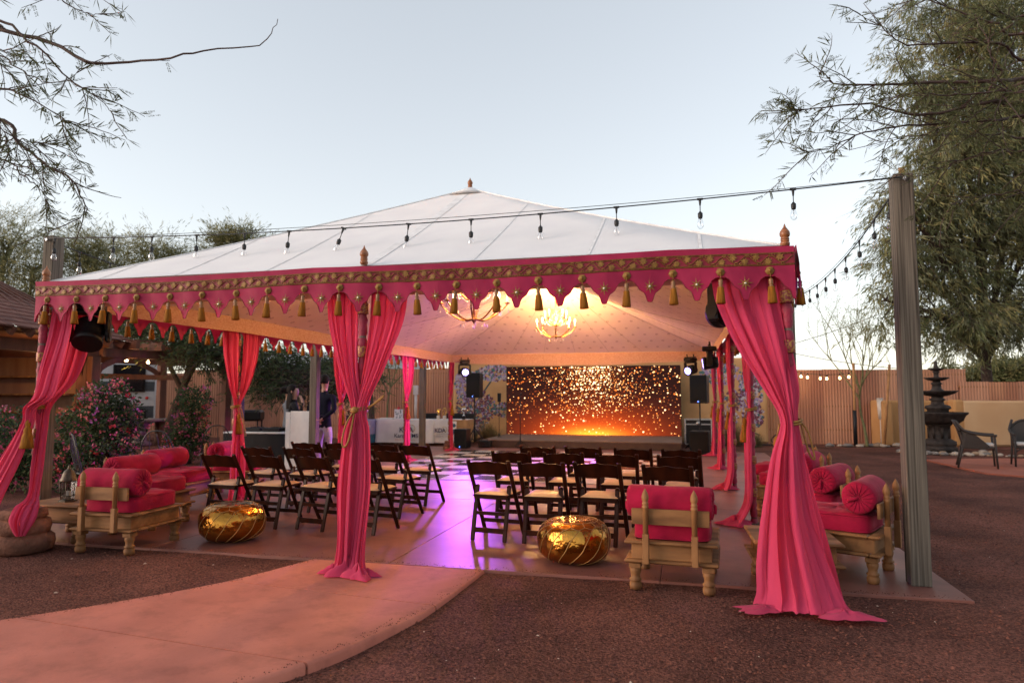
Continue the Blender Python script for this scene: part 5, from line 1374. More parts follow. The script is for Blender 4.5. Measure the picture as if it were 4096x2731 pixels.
p = person('person in a charcoal shirt and pale trousers, half hidden by the side curtain', -5.52, 6.05, -.9, jj, bb, mm(.84, lambda c: c.z < 1.02 and abs(c.x) > .2), [SKIN, DSH, TROU, SHOE], hair_cap(HAIRD), 1.0); face(p, SKIN)
_m = MB(); _m.lathe([(.10, 0), (.105, .03), (.09, .075), (.05, .10), (0, .108)], 18); _m.box((0, .13, .012), (.13, .12, .010), bv=.004); tag(_m.build('cap', CLB, None, (-4.30, 6.62, 1.032), -1.0), 'black peaked cap lying on top of the lectern', 'cap')

# ------------------------------------------------------------------ pergola and gazebo on the left
def arch_brace(b, p, q, w_=.06, h=.13):
    """curved knee brace from post point p up to beam point q"""
    p = Vector(p); q = Vector(q); mid = Vector((p.x*.82+q.x*.18, p.y*.82+q.y*.18, q.z*.62+p.z*.38))
    pts = cr([tuple(p), tuple(mid), tuple(q)], 9)
    for a, c in zip(pts, pts[1:]):
        a = Vector(a); c = Vector(c); e = (c-a)*.06; b.beam(a-e, c+e, w_, h, side=(q-p).cross(Vector((0, 0, 1))))
pg = thing('pergola', 'dark red timber pergola with curved braces behind the flowering bush', 'pergola', (0, 0, 0))
A = Vector((-10.6, 7.2, 0)); B_ = Vector((-9.45, 11.35, 0)); dv = (B_-A).normalized(); nv = Vector((-dv.y, dv.x, 0))   # nv points away from the tent
for off in (0, 2.9):
    MB().beam(A+nv*off+dv*-.45+Vector((0, 0, 2.42)), B_+nv*off+dv*.45+Vector((0, 0, 2.42)), .10, .20, side=nv).build('beam', REDW, pg)
    for k, t in enumerate((0.10, .93)):
        p = A.lerp(B_, t)+nv*off; MB().box((p.x, p.y, 1.16), (.20, .20, 2.32), bv=.01, rz=atan2(dv.y, dv.x)).build('post', REDW, pg)
        b = MB(); s_ = 1 if k == 0 else -1; arch_brace(b, p+Vector((0, 0, 1.55)), p+dv*s_*.75+Vector((0, 0, 2.36))); b.build('brace', REDW, pg)
for k in range(8):
    p = A.lerp(B_, -.02+k*1.04/7)
    q0 = p-nv*.42+Vector((0, 0, 2.62)); q1 = p+nv*3.4+Vector((0, 0, 2.62))
    MB().beam(q0, q1, .09, .20, side=dv).build('rafter', REDW, pg)
for k in range(3):
    z = 2.735; p = A-dv*.5+nv*(-.2+k*1.4); MB().beam(p+Vector((0, 0, z)), p+dv*5.3+Vector((0, 0, z)), .10, .04, side=nv).build('batten', REDW, pg)
MB().beam(A+nv*2.8+dv*-.3+Vector((0, 0, 1.95)), B_+nv*2.8+dv*.3+Vector((0, 0, 1.95)), .05, .14, side=nv).build('rail', pm('orange_rail', (0.26, 0.085, 0.030), (0.18, 0.06, 0.022), 6, 0.7), pg)

gz_ = thing('gazebo', 'timber gazebo with a shingled roof at the left edge', 'gazebo', (-12.1, 5.6, 0), .23)
SHIN = [pm('shingle_%d' % i, c, None, 14, 0.9, 0.3, 60) for i, c in enumerate(((0.17, 0.060, 0.042), (0.13, 0.045, 0.034), (0.20, 0.075, 0.052)))]
for (x, y) in ((1.75, -1.7), (1.75, 1.7), (-1.75, -1.7), (-1.75, 1.7)):
    MB().box((x, y, 1.16), (.24, .24, 2.32), bv=.012).build('post', REDW, gz_)
for (p, q) in (((2.2, -1.7), (-2.2, -1.7)), ((2.2, 1.7), (-2.2, 1.7)), ((1.75, -2.1), (1.75, 2.1)), ((-1.75, -2.1), (-1.75, 2.1))):
    MB().beam((p[0], p[1], 2.44 if p[1] == q[1] else 2.442), (q[0], q[1], 2.44 if p[1] == q[1] else 2.442), .12, .24, side=(0, 0, 1) if 0 else (q[1]-p[1], p[0]-q[0], 0)).build('beam', REDW, gz_)
for sx, sy in ((1.75, -1.7), (1.75, 1.7)):
    b = MB(); arch_brace(b, (sx, sy, 1.5), (sx, sy*.58, 2.36), .07, .15); b.build('brace', REDW, gz_)
    b = MB(); arch_brace(b, (sx, sy, 1.5), (sx-.8, sy, 2.36), .07, .15); b.build('brace', REDW, gz_)
for k in range(9):
    y = -2.0+k*.5; MB().beam((2.45, y, 2.60), (.2, y*.1, 4.05), .07, .15, side=(0, 1, 0)).build('rafter', REDW, gz_)
# shingle courses on the two visible slopes (each course one strip of separate shingles)
def slope(side):
    o = MB(); n = 15
    for i in range(n):
        t0 = i/n; t1 = (i+1.25)/n; hw0 = 2.5*(1-t0); m = max(1, int(2*hw0/.16))
        for k in range(m):
            x0 = -hw0+2*hw0*k/m; x1 = x0+2*hw0/m-.006
            r0 = 2.5*(1-t0); r1 = max(0, 2.5*(1-t1)); z0 = 2.70+1.45*t0; z1 = 2.70+1.45*min(1, t1); jz = R.uniform(0, .006)
            f = r1/r0 if r0 else 0
            q = [(r0, x0, z0+.022+jz), (r0, x1, z0+.022+jz), (r1, x1*f if abs(x1) > r1 else x1, z1+.004), (r1, x0*f if abs(x0) > r1 else x0, z1+.004)]
            if side: q = [(a, -c_, e) if 0 else (c_, -a, e) for a, c_, e in q]
            o.add(q, [(0, 1, 2, 3)], R.randrange(3))
            lo = [(v[0], v[1], v[2]-.02) for v in q[:2]]
            o.add([q[0], q[1], lo[1], lo[0]], [(0, 3, 2, 1)], 1)
    ob = o.build('shingle_slope', SHIN, gz_); ob['kind'] = 'stuff'
slope(False); slope(True)
MB().box((0, 0, 2.695), (4.9, 4.9, .012)).build('soffit', REDW, gz_)
MB().box((-.9, 0, 1.25), (.06, 3.2, 2.5)).build('back_panel', REDW, gz_); MB().box((-.2, 1.80, 1.15), (3.6, .06, 2.3)).build('back_panel', pm('cabin_wood', (0.30, 0.155, 0.085), (0.22, 0.105, 0.058), 5, 0.7, stretch=(1, 1, .2)), gz_)
for z in (1.05, 1.45, 1.85): MB().box((.1, 1.60, z), (2.8, .34, .04), bv=.004).build('shelf', OAK, gz_)
def lamp_bulb(label, loc, r=.035, w_=3.0):
    b = MB(); b.lathe([(0, .05), (.014, .05), (.014, .02), (r, -.01), (r*.8, -.045), (0, -.055)], 10)
    o = tag(b.build('lit_bulb', FESTB, None, loc), label, 'bulb', 'lit bulbs in the garden buildings')
    L = bpy.data.lights.new('bulb_light', 'POINT'); L.energy = w_; L.color = (1, .52, .2); L.shadow_soft_size = .05
    q = bpy.data.objects.new('bulb_light', L); COL.objects.link(q); q.parent = o; q.location = (0, 0, -.14)
lamp_bulb('lit warm bulb under the gazebo beam', (-10.62, 6.62, 2.24), .05, 8)
lamp_bulb('lit warm bulb under the pergola beam', (-10.3, 8.35, 2.28), .045, 4)
lamp_bulb('lit warm bulb farther along the pergola', (-10.9, 9.7, 2.30), .04, 3)

# ------------------------------------------------------------------ caravan behind the pergola
rv = thing('caravan', 'white and grey ribbed caravan parked behind the pergola', 'caravan', (-16.6, 11.9, 0), pi+.6)
SIDEW = pm('caravan_white', (0.55, 0.55, 0.56), (0.48, 0.48, 0.50), 4, 0.4); SIDEG = pm('caravan_grey', (0.07, 0.075, 0.085), None, 4, 0.45)
def ribbed(x0, x1, z0, z1, mat, name='side_panel'):
    b = MB(); n = int((z1-z0)/.045); rows = []
    for i in range(n*2+1):
        z = z0+(z1-z0)*i/(n*2); o = .010 if i % 2 else 0.0; rows.append([(x0, 1.2+o, z), (x1, 1.2+o, z)])
    b.grid(rows, smooth=False); b.build(name, mat, rv)
MB().box((0, 0, 1.75), (6.4, 2.36, 2.4), bv=.08).build('shell', SIDEW, rv)
ribbed(-3.15, 3.15, 1.85, 2.9, SIDEW); ribbed(-3.15, 3.15, 1.55, 1.85, SIDEG); ribbed(-3.15, 3.15, 1.10, 1.55, SIDEW); ribbed(-3.15, 3.15, .55, 1.10, SIDEG)
for (x, w_, h) in ((-2.45, .8, .75), (-.4, 1.5, .85), (1.9, .9, .6)):
    MB().box((x, 1.215, 1.95), (w_, .04, h), bv=.012).build('window', pm('dark_glass', (0.015, 0.016, 0.02), None, 5, 0.08), rv)
    b = MB()
    for sx in (-1, 1): b.box((x+sx*(w_/2+.02), 1.225, 1.95), (.04, .05, h+.08))
    for sz in (-1, 1): b.box((x, 1.225, 1.95+sz*(h/2+.02)), (w_, .05, .04))
    b.build('window_frame', BLK, rv)
MB().box((-1.5, 1.23, 1.75), (.20, .05, 2.2), bv=.01).build('awning_arm', BLK, rv)
MB().lathe([(0, 0), (.05, 0), (.04, .02), (0, .025)], 10, (-2.95, 1.22, 1.35), T=Matrix.Rotation(-pi/2, 4, 'X')).build('marker_lamp', pm('red_lens', (0.5, 0.02, 0.015), None, 5, 0.3), rv)
for x in (-.5, .5): MB().tube([(x, .9, .36), (x, 1.2, .36)], .36, 20).build('wheel', BLK, rv)
MB().box((-2.6, 1.24, .82), (.7, .06, .4), bv=.01).build('hatch', BLK, rv)
_m = MB(); _m.box((0, 0, 1.55), (2.6, 3.0, 1.3), bv=.05); _m.box((0, 0, .5), (.1, .1, 1.0)); tag(_m.build('orange_awning', pm('orange_tarp', (0.75, 0.13, 0.045), (0.65, 0.10, 0.035), 4, 0.6), None, (-15.9, 19.8, .0)), 'bright orange awning seen past the dark tree trunk', 'awning')
wb = thing('shed', 'pale roofed shed beyond the rusted fence', 'building', (-13.5, 24, 0), -.1)
MB().box((0, 0, 1.3), (7, 4, 2.6)).build('wall', RUST[1], wb)
b = MB(); b.add([(-3.8, -2.4, 2.6), (3.8, -2.4, 2.6), (3.8, 0, 3.5), (-3.8, 0, 3.5), (3.8, 2.4, 2.6), (-3.8, 2.4, 2.6)], [(0, 1, 2, 3), (3, 2, 4, 5), (0, 3, 5), (1, 4, 2)]); b.build('roof', pm('roof_pale', (0.55, 0.56, 0.60), None, 3, 0.6), wb)

# ------------------------------------------------------------------ stone picnic table, iron chairs
CONC = pm('grey_stone', (0.20, 0.165, 0.145), (0.14, 0.115, 0.10), 8, 0.9, 0.4, 40)
pt_ = thing('stone_table', 'round grey stone table with benches beyond the pergola', 'table', (-12.6, 11.4, 0))
MB().lathe([(0, .68), (.75, .68), (.78, .71), (.78, .74), (.75, .76), (0, .76)], 28).build('table_top', CONC, pt_)
MB().lathe([(.30, 0), (.30, .06), (.18, .12), (.15, .35), (.22, .60), (.26, .68)], 18).build('pedestal', CONC, pt_)
for k in range(3):
    a = 2*pi*k/3+.9; b = MB(); b.box((1.2*cos(a), 1.2*sin(a), .42), (.9, .34, .08), rz=a+pi/2, bv=.02); b.box((1.2*cos(a), 1.2*sin(a), .19), (.4, .24, .38), rz=a+pi/2, bv=.03); b.build('bench', CONC, pt_)
def iron_chair(label, x, y, rz):
    c = thing('iron_chair', label, 'chair', (x, y, 0), rz, 'wrought iron garden chairs')
    MB().lathe([(0, .44), (.20, .44), (.21, .45), (.20, .46), (0, .46)], 20).build('seat', IRON, c)
    for k in range(4):
        a = pi/4+pi/2*k; MB().tube(cr([(.17*cos(a), .17*sin(a), .44), (.20*cos(a), .20*sin(a), .25), (.17*cos(a), .17*sin(a), .10), (.25*cos(a), .25*sin(a), 0)], 10), .010, 6).build('leg', IRON, c)
    b = MB(); b.tube(cr([(-.19, -.17, .45), (-.21, -.24, .72), (-.12, -.27, .90), (0, -.28, .94), (.12, -.27, .90), (.21, -.24, .72), (.19, -.17, .45)], 24), .010, 6)
    for x_ in (-.09, 0, .09): b.tube(cr([(x_, -.18, .45), (x_*1.5+.03, -.23, .66), (x_, -.27, .90)], 10), .006, 5)
    b.build('back', IRON, c)
    return c
iron_chair('black wrought iron chair in front of the flowering bush, right of the lantern', -5.0, 4.65, .9)
iron_chair('black wrought iron chair half hidden between the grey post and the bush', -4.72, 2.05, -.6)
iron_chair('black wrought iron chair under the bush behind the high bolster', -4.55, 3.05, .3)
_m = MB(); _m.box((0, 0, .85), (.75, .5, .32), bv=.06); _m.tube([(-.3, -.2, .7), (-.3, -.2, 0)], .02, 6); _m.tube([(.3, -.2, .7), (.3, -.2, 0)], .02, 6); _m.tube([(-.3, .2, .7), (-.3, .2, 0)], .02, 6); _m.tube([(.3, .2, .7), (.3, .2, 0)], .02, 6)
tag(_m.build('barbecue', BLK, None, (-9.6, 12.2, 0), .3), 'black barbecue beside the pergola post', 'barbecue')

# ------------------------------------------------------------------ plants
LEAFD = pm('leaf_dark', (0.028, 0.052, 0.022), (0.050, 0.080, 0.032), 3, 0.55, spec=.2, transl=.25); LEAFM = pm('leaf_mid', (0.095, 0.120, 0.050), (0.140, 0.155, 0.065), 1.2, 0.65, spec=.15, transl=.4)
LEAFO = pm('leaf_olive', (0.235, 0.225, 0.095), (0.32, 0.285, 0.130), 1.2, 0.7, spec=.12, transl=.5); LEAFG = pm('leaf_greygreen', (0.185, 0.215, 0.120), (0.275, 0.275, 0.165), 1.2, 0.7, spec=.12, transl=.5)
FLP = [pm('petal_pink', (0.62, 0.10, 0.22), (0.52, 0.07, 0.18), 9, 0.6, transl=.3), pm('petal_salmon', (0.66, 0.18, 0.15), (0.58, 0.12, 0.12), 9, 0.6, transl=.3), pm('petal_red', (0.55, 0.03, 0.04), None, 9, 0.6, transl=.2), pm('petal_lilac', (0.50, 0.12, 0.34), None, 9, 0.6, transl=.3)]
def bush(label, x, y, lobes, nleaf, nfl, seed, name='bougainvillea'):
    r = np.random.default_rng(seed); t = thing(name, label, 'bush', (x, y, 0))
    L = np.array(lobes); wts = (L[:, 3]*L[:, 4]*L[:, 5])**(.67); wts /= wts.sum()
    def sample(n, shell):
        k = r.choice(len(L), n, p=wts); d = r.normal(size=(n, 3)); d /= np.linalg.norm(d, axis=1, keepdims=True)
        q = (r.random(n)**shell)[:, None]; lump = 1+.18*np.sin(d[:, :1]*7+k[:, None])+.15*np.sin(d[:, 2:]*9+2*k[:, None])
        p = L[k, :3]+d*L[k, 3:6]*q*lump; return p, d
    p, d = sample(nleaf, .35); ok = p[:, 2] > .03; p, d = p[ok], d[ok]
    dd = d*.6+r.normal(size=p.shape)*.6+np.array([0, 0, -.15])
    me = leafmesh('foliage', [LEAFD, LEAFM], p, dd, r.uniform(.035, .075, len(p)), r.uniform(.022, .042, len(p)), (r.random(len(p)) < .22).astype(int)); o = link('foliage', me, t); o['kind'] = 'stuff'
    # flower heads in clusters near the surface
    c, d = sample(nfl, .12); ok = c[:, 2] > .15; c, d = c[ok], d[ok]
    m = 7; P = np.repeat(c, m, 0)+r.normal(size=(len(c)*m, 3))*.028; D = np.repeat(d, m, 0)+r.normal(size=(len(c)*m, 3))*.9
    mi = np.repeat(r.choice(4, len(c), p=[.42, .33, .10, .15]), m)
    me = leafmesh('blossom', FLP, P, D, r.uniform(.032, .055, len(P)), r.uniform(.030, .050, len(P)), mi); o = link('blossom', me, t); o['kind'] = 'stuff'
    b = MB()
    for (lx, ly, lz_, rx, ry, rz_) in lobes:
        for q in range(4):
            e = Vector((lx+R.uniform(-.5, .5)*rx, ly+R.uniform(-.5, .5)*ry, lz_+rz_*R.uniform(.1, .7))); b.tube(cr([(R.uniform(-.08, .08), R.uniform(-.08, .08), 0), (e.x*.5, e.y*.5, e.z*.45), tuple(e)], 8), [.016, .015, .013, .012, .010, .008, .006, .004], 5)
    b.build('stem', BARK, t)
bush('large bougainvillea bush thick with pink and salmon flowers by the front corner', -5.95, 3.35, [(0, 0, .95, .45, .5, .6), (.22, -.1, .75, .38, .45, .6), (-.28, .1, .8, .45, .45, .62), (.05, .1, 1.32, .32, .34, .34), (.0, -.2, .38, .55, .45, .36), (.42, .1, 1.02, .20, .22, .3)], 12000, 360, 3)
bush('lower bougainvillea at the left edge of the picture in front of the gazebo', -7.35, 3.0, [(0, 0, .6, .7, .6, .55), (-.6, 0, .7, .6, .5, .6), (.5, .1, .45, .5, .5, .42)], 9000, 240, 4)
bush('bougainvillea trained up the pergola post behind the chairs', -7.55, 7.2, [(0, 0, .7, .40, .4, .6), (.12, 0, 1.30, .36, .35, .36), (-.15, .1, .4, .45, .4, .38)], 6000, 190, 6)

def grass(label, x, y, n, h, spread, seed):
    r = np.random.default_rng(seed); b = MB(); V = []; F = []
    for k in range(n):
        a = r.uniform(0, 2*pi); q = r.uniform(0, spread); bx, by = q*cos(a)*.5, q*sin(a)*.5; l = r.uniform(.5, 1)*h; out = r.uniform(.1, .7)*h*.7
        w_ = .006; px, py = -sin(a)*w_, cos(a)*w_; o = len(V)
        for t in (0, .35, .7, 1.0):
            cx, cy, cz = bx+cos(a)*out*t**1.8, by+sin(a)*out*t**1.8, l*(t-.28*t**3*out/h); wf = 1-t*.9
            V += [(cx-px*wf, cy-py*wf, cz), (cx+px*wf, cy+py*wf, cz)]
        F += [(o+2*i, o+2*i+1, o+2*i+3, o+2*i+2) for i in range(3)]
    me = bpy.data.meshes.new('blades'); me.from_pydata(V, [], F); me.materials.append(pm('grass_straw', (0.19, 0.135, 0.055), (0.08, 0.075, 0.030), 3, 0.8, transl=.2)); me.update()
    t = thing('ornamental_grass', label, 'grass clump', (x, y, 0), 0, 'ornamental grass clumps by the plaster wall'); o = link('blades', me, t); o['kind'] = 'stuff'
for i, (x, y, h, l) in enumerate(((-3.35, 15.4, .75, 'tall dark grass clump nearest the left edge of the screen'), (-3.85, 15.2, .62, 'straw coloured grass clump behind the speaker stand'), (-3.05, 15.0, .50, 'low straw grass clump against the end of the stage'), (3.35, 15.7, .85, 'grass clump right of the screen behind the flight case'), (3.95, 15.5, .80, 'grass clump between the third and second side curtains'), (4.5, 15.2, .45, 'low grass clump near the end of the mural wall'))):
    grass(l, x, y, 420, h, .5, i+20)

# trees ---------------------------------------------------------------
def limbs(base, h, spread, n1, seed, r0=.10, fork=.35, up=.55, levels=3, curve=.12):
    """returns branch polylines [(pts, r_start, r_end, level)]"""
    r = random.Random(seed); out = []
    def go(p, d, L, rad, lv):
        n = 6; pts = [p.copy()]; q = p.copy(); dd = d.copy()
        for i in range(n):
            dd = (dd+Vector((r.uniform(-1, 1), r.uniform(-1, 1), r.uniform(-.6, .6)))*curve).normalized(); q = q+dd*(L/n); pts.append(q.copy())
        out.append((pts, rad, rad*.45, lv))
        if lv < levels:
            k = n1 if lv == 0 else 3
            for j in range(k):
                at = pts[r.randint(3, n)] if lv else pts[-1-(j % 2)]
                a = 2*pi*(j+r.random()*.6)/k; v = Vector((cos(a)*spread, sin(a)*spread, up+r.uniform(-.25, .25))) + dd*.6*(lv > 0)
                go(at, v.normalized(), L*r.uniform(.62, .95), rad*.52, lv+1)
    go(Vector(base), Vector((r.uniform(-.1, .1), r.uniform(-.1, .1), 1)), h*fork, r0, 0)
    return out
def tree(name, label, x, y, h, spread, n1, seed, bark, leafs, per, llen, lwid, droop, r0=.12, fork=.35, up=.55, spray=.35, levels=3, group=None, wt=None, z=0.0):
    t = thing(name, label, 'tree', (x, y, z), 0, group)
    br = limbs((0, 0, 0), h, spread, n1, seed, r0, fork, up, levels); b = MB(); b2 = MB()
    for pts, ra, rb_, lv in br:
        n = len(pts); (b if lv == 0 else b2).tube(pts, [ra+(rb_-ra)*i/(n-1) for i in range(n)], 8 if lv < 2 else 4, caps=False)
    b.build('trunk', bark, t); b2.build('limbs', bark, t)
    r = np.random.default_rng(seed); C = []; D = []
    for pts, ra, rb_, lv in br:
        if lv < levels-1: continue
        P = np.array([tuple(p) for p in pts]); k = per if lv == levels else per//3
        f = r.random(k)*(len(P)-1); i = np.minimum(f.astype(int), len(P)-2); c = P[i]+(P[i+1]-P[i])*(f-i)[:, None]
        # sprays: leaves grouped on short drooping twigs
        g_ = r.integers(0, max(1, k//14), k); tw = r.normal(size=(k//14+1, 3))*spray; tc = P[r.integers(1, len(P), k//14+1)]
        c = tc[g_]+tw[g_]*r.random(k)[:, None]+r.normal(size=(k, 3))*spray*.16; d = tw[g_]/spray*.5+r.normal(size=(k, 3))*.45+np.array([0, 0, -droop]); c[:, 2] -= droop*.25*r.random(k)
        C.append(c); D.append(d)
    C = np.concatenate(C); D = np.concatenate(D); ok = C[:, 2] > .3; C, D = C[ok], D[ok]
    mi = r.choice(len(leafs), len(C), p=wt) if len(leafs) > 1 else np.zeros(len(C))
    me = leafmesh('crown', leafs, C, D, r.uniform(.6, 1.3, len(C))*llen, r.uniform(.7, 1.3, len(C))*lwid, mi); o = link('crown', me, t); o['kind'] = 'stuff'
    return t

def crown_tree(name, label, x, y, lobes, seed, bark, leafs, wt, clumps, per, llen, lwid, droop, csize, r0=.16, fork=None, strand=.5, group=None, zmin=.3, twig=10):
    """a trunk, limbs into each lobe of the crown, and drooping leaf clumps spread through the lobes"""
    t = thing(name, label, 'tree', (x, y, 0), 0, group); r = np.random.default_rng(seed); rr = random.Random(seed)
    L = np.array([(l[0]-x, l[1]-y, l[2], l[3], l[4], l[5]) for l in lobes]); lo = min(l[2]-l[5]*.5 for l in L)
    fz = fork or max(.6, lo*.7); top = Vector((rr.uniform(-.2, .2), rr.uniform(-.2, .2), fz))
    MB().tube(cr([(0, 0, 0), (rr.uniform(-.1, .1), rr.uniform(-.1, .1), fz*.5), tuple(top)], 8), [r0*(1-.05*i) for i in range(8)], 10, caps=False).build('trunk', bark, t)
    b = MB(); wts = (L[:, 3]*L[:, 4]*L[:, 5])**.8; wts /= wts.sum()
    k = r.choice(len(L), clumps, p=wts); d = r.normal(size=(clumps, 3)); d /= np.linalg.norm(d, axis=1, keepdims=True)
    q = (r.random(clumps)**.5)[:, None]; lump = 1+.16*np.sin(d[:, :1]*6+k[:, None]*2)+.14*np.sin(d[:, 2:]*7+k[:, None])
    cc = L[k, :3]+d*L[k, 3:6]*q*lump
    for i, l in enumerate(L):
        c = Vector(l[:3]); mid = top.lerp(c, .5)+Vector((rr.uniform(-.3, .3), rr.uniform(-.3, .3), rr.uniform(.0, .5)))
        pts = cr([tuple(top), tuple(mid), tuple(c)], 10); b.tube(pts, [r0*.55*(1-.075*j) for j in range(10)], 7, caps=False)
        ids = np.where(k == i)[0][:twig*3]
        for j in ids:
            s_ = Vector(pts[rr.randint(4, 9)]); e = Vector(cc[j]); m = s_.lerp(e, .5)+Vector((rr.uniform(-.2, .2), rr.uniform(-.2, .2), rr.uniform(-.05, .3)))
            b.tube(cr([tuple(s_), tuple(m), tuple(e)], 6), [r0*.16, r0*.13, r0*.10, r0*.08, r0*.05, r0*.03], 4, caps=False)
    b.build('limbs', bark, t)
    n = clumps*per; ci = np.repeat(np.arange(clumps), per)
    # several hanging strands in each clump
    ns = 6; sid = r.integers(0, ns, n); sd = r.normal(size=(clumps, ns, 3))*csize*np.array([1, 1, .55]); f = r.random(n)
    C = cc[ci]+sd[ci, sid]*(.25+.75*f)[:, None]+r.normal(size=(n, 3))*csize*.10; C[:, 2] -= strand*f**1.4*csize
    D = sd[ci, sid]/csize*.55+r.normal(size=(n, 3))*.38+np.array([0, 0, -droop])
    ok = C[:, 2] > zmin; C, D = C[ok], D[ok]
    mc = r.choice(len(leafs), clumps, p=wt)[ci][ok]; flip = r.random(len(C)) < .25; mc = np.where(flip, r.choice(len(leafs), len(C), p=wt), mc)
    # the thin twigs that carry the leaves
    TC = np.repeat(cc, ns, 0); TD = sd.reshape(-1, 3)-np.array([0, 0, strand*csize*.6]); TL = np.linalg.norm(TD, axis=1)*1.05; okt = (TC[:, 2] > zmin) & (TC[:, 2]+TD[:, 2] > zmin)
    link('twigs', leafmesh('twigs', bark, TC[okt], TD[okt], TL[okt], .016), t)['kind'] = 'stuff'
    me = leafmesh('crown', leafs, C, D, r.uniform(.6, 1.3, len(C))*llen, r.uniform(.7, 1.3, len(C))*lwid, mc); o = link('crown', me, t); o['kind'] = 'stuff'
    return t

# where things stand, measured from the photograph at a chosen distance from the camera
cl = Vector((2.60, -5.234, 1.43))
_f = Vector((sin(-.245)*cos(.0786), cos(-.245)*cos(.0786), sin(.0786))); _r = Vector((cos(-.245), -sin(-.245), 0)); _u = _r.cross(_f)
def at(px, py, dep): return tuple(cl+(_f+_r*((px-1176)/1568)+_u*((784-py)/1568))*dep)
def lobe(px, py, rpx, rpz, dep, flat=.8):
    p = at(px, py, dep); k = dep/1568; return (p[0], p[1], p[2], rpx*k, rpx*k*flat, rpz*k)
_b = at(2267, 900, 23)
crown_tree('weeping_acacia', 'huge feathery grey green tree beyond the fence filling the right edge', _b[0], _b[1], [lobe(2240, 60, 170, 190, 22), lobe(2360, 250, 200, 190, 22.5), lobe(2215, 330, 130, 150, 21.5), lobe(2150, 470, 130, 100, 22), lobe(2110, 620, 105, 95, 22), lobe(2260, 560, 150, 130, 23), lobe(2330, 720, 140, 95, 23), lobe(2190, 735, 120, 75, 22), lobe(2400, 480, 150, 160, 23), lobe(2130, 190, 60, 90, 21.5), lobe(2050, 560, 50, 70, 21), lobe(2035, 690, 45, 70, 21), lobe(2060, 440, 45, 55, 21)],
           5, BARK, [LEAFG, LEAFO, LEAFM], [.45, .30, .25], 1750, 60, .26, .032, 1.0, .52, .22, fork=2.6, strand=.9, group='trees beyond the fences', zmin=1.9, twig=8)
_b = at(2330, 880, 30)
crown_tree('mesquite_tree', 'rounded green tree low behind the lower fence at the right edge', _b[0], _b[1], [lobe(2320, 850, 110, 28, 30), lobe(2260, 858, 60, 18, 30)], 9, BARK, [LEAFM, LEAFO], [.6, .4], 160, 70, .22, .06, .2, .5, .16, group='trees beyond the fences')
tree('palo_verde_sapling', 'slim staked sapling with bare yellowish twigs in front of the fence', 7.6, 16.0, 3.9, .55, 7, 14, BARKG, [LEAFO, LEAFG], 60, .05, .013, .2, .045, .42, 1.0, .28, levels=3, wt=[.6, .4])
tree('palo_verde_sapling', 'slim yellow green sapling behind the banner tables', -6.7, 15.1, 3.8, .6, 5, 17, BARKG, [LEAFO, LEAFM], 110, .08, .018, .2, .045, .45, .9, .3, levels=3, wt=[.6, .4])
_b = (-9.9, 9.4)
crown_tree('mesquite_tree', 'dark forked mesquite standing behind the pergola beam', _b[0], _b[1], [lobe(300, 735, 120, 35, 18), lobe(420, 760, 110, 40, 17.5), lobe(480, 800, 70, 40, 17), lobe(560, 815, 80, 40, 17)], 23, BARK, [LEAFD, LEAFM], [.5, .5], 200, 70, .14, .028, .3, .42, .13, fork=1.55, strand=.5, zmin=1.6)
_b = at(850, 960, 21)
crown_tree('mesquite_tree', 'dark spreading mesquite drooping over the rusted fence behind the people', _b[0], _b[1], [lobe(640, 835, 75, 42, 18), lobe(700, 870, 85, 36, 17.5), lobe(800, 870, 70, 32, 18), lobe(760, 835, 70, 25, 19), lobe(620, 890, 50, 25, 17)], 29, BARK, [LEAFD, LEAFM], [.55, .45], 210, 70, .14, .026, .3, .42, .12, fork=1.5, strand=.5, zmin=1.0)
_b = at(45, 900, 25)
crown_tree('palo_verde', 'tall pale green tree at the left edge beyond the gazebo', _b[0], _b[1], [lobe(20, 560, 70, 80, 25), lobe(75, 620, 65, 90, 25), lobe(10, 680, 70, 70, 25), lobe(-60, 600, 80, 100, 25)], 31, BARKG, [LEAFO, LEAFG], [.7, .3], 230, 55, .20, .022, -.5, .60, .16, strand=-.6, group='pale trees beyond the gazebo', zmin=2.2, twig=20)
_b = at(210, 900, 26)
crown_tree('palo_verde', 'pale green tree right behind the gazebo roof and front corner finial', _b[0], _b[1], [lobe(190, 580, 70, 60, 26), lobe(250, 640, 80, 70, 26), lobe(160, 670, 70, 60, 26), lobe(230, 560, 40, 35, 26)], 37, BARKG, [LEAFO, LEAFG], [.7, .3], 230, 55, .20, .022, -.4, .60, .16, strand=-.5, group='pale trees beyond the gazebo', zmin=2.2, twig=20)
_b = at(370, 900, 28)
crown_tree('palo_verde', 'broad pale green tree rising over the low end of the tent roof', _b[0], _b[1], [lobe(330, 580, 70, 45, 28), lobe(400, 600, 70, 40, 28), lobe(340, 660, 90, 60, 28), lobe(450, 650, 60, 60, 28)], 41, BARKG, [LEAFO, LEAFM], [.7, .3], 230, 55, .22, .024, -.3, .60, .15, strand=-.4, group='pale trees beyond the gazebo', zmin=2.2, twig=20)
_b = at(560, 900, 29)
crown_tree('palo_verde', 'thin tree top showing above the tent roof below the string of bulbs', _b[0], _b[1], [lobe(540, 545, 55, 22, 29), lobe(500, 560, 35, 18, 29), lobe(580, 575, 50, 30, 29)], 43, BARKG, [LEAFO, LEAFM], [.7, .3], 110, 55, .22, .028, -.3, .5, .13, strand=-.4, group='pale trees beyond the gazebo', zmin=2.2, twig=14)

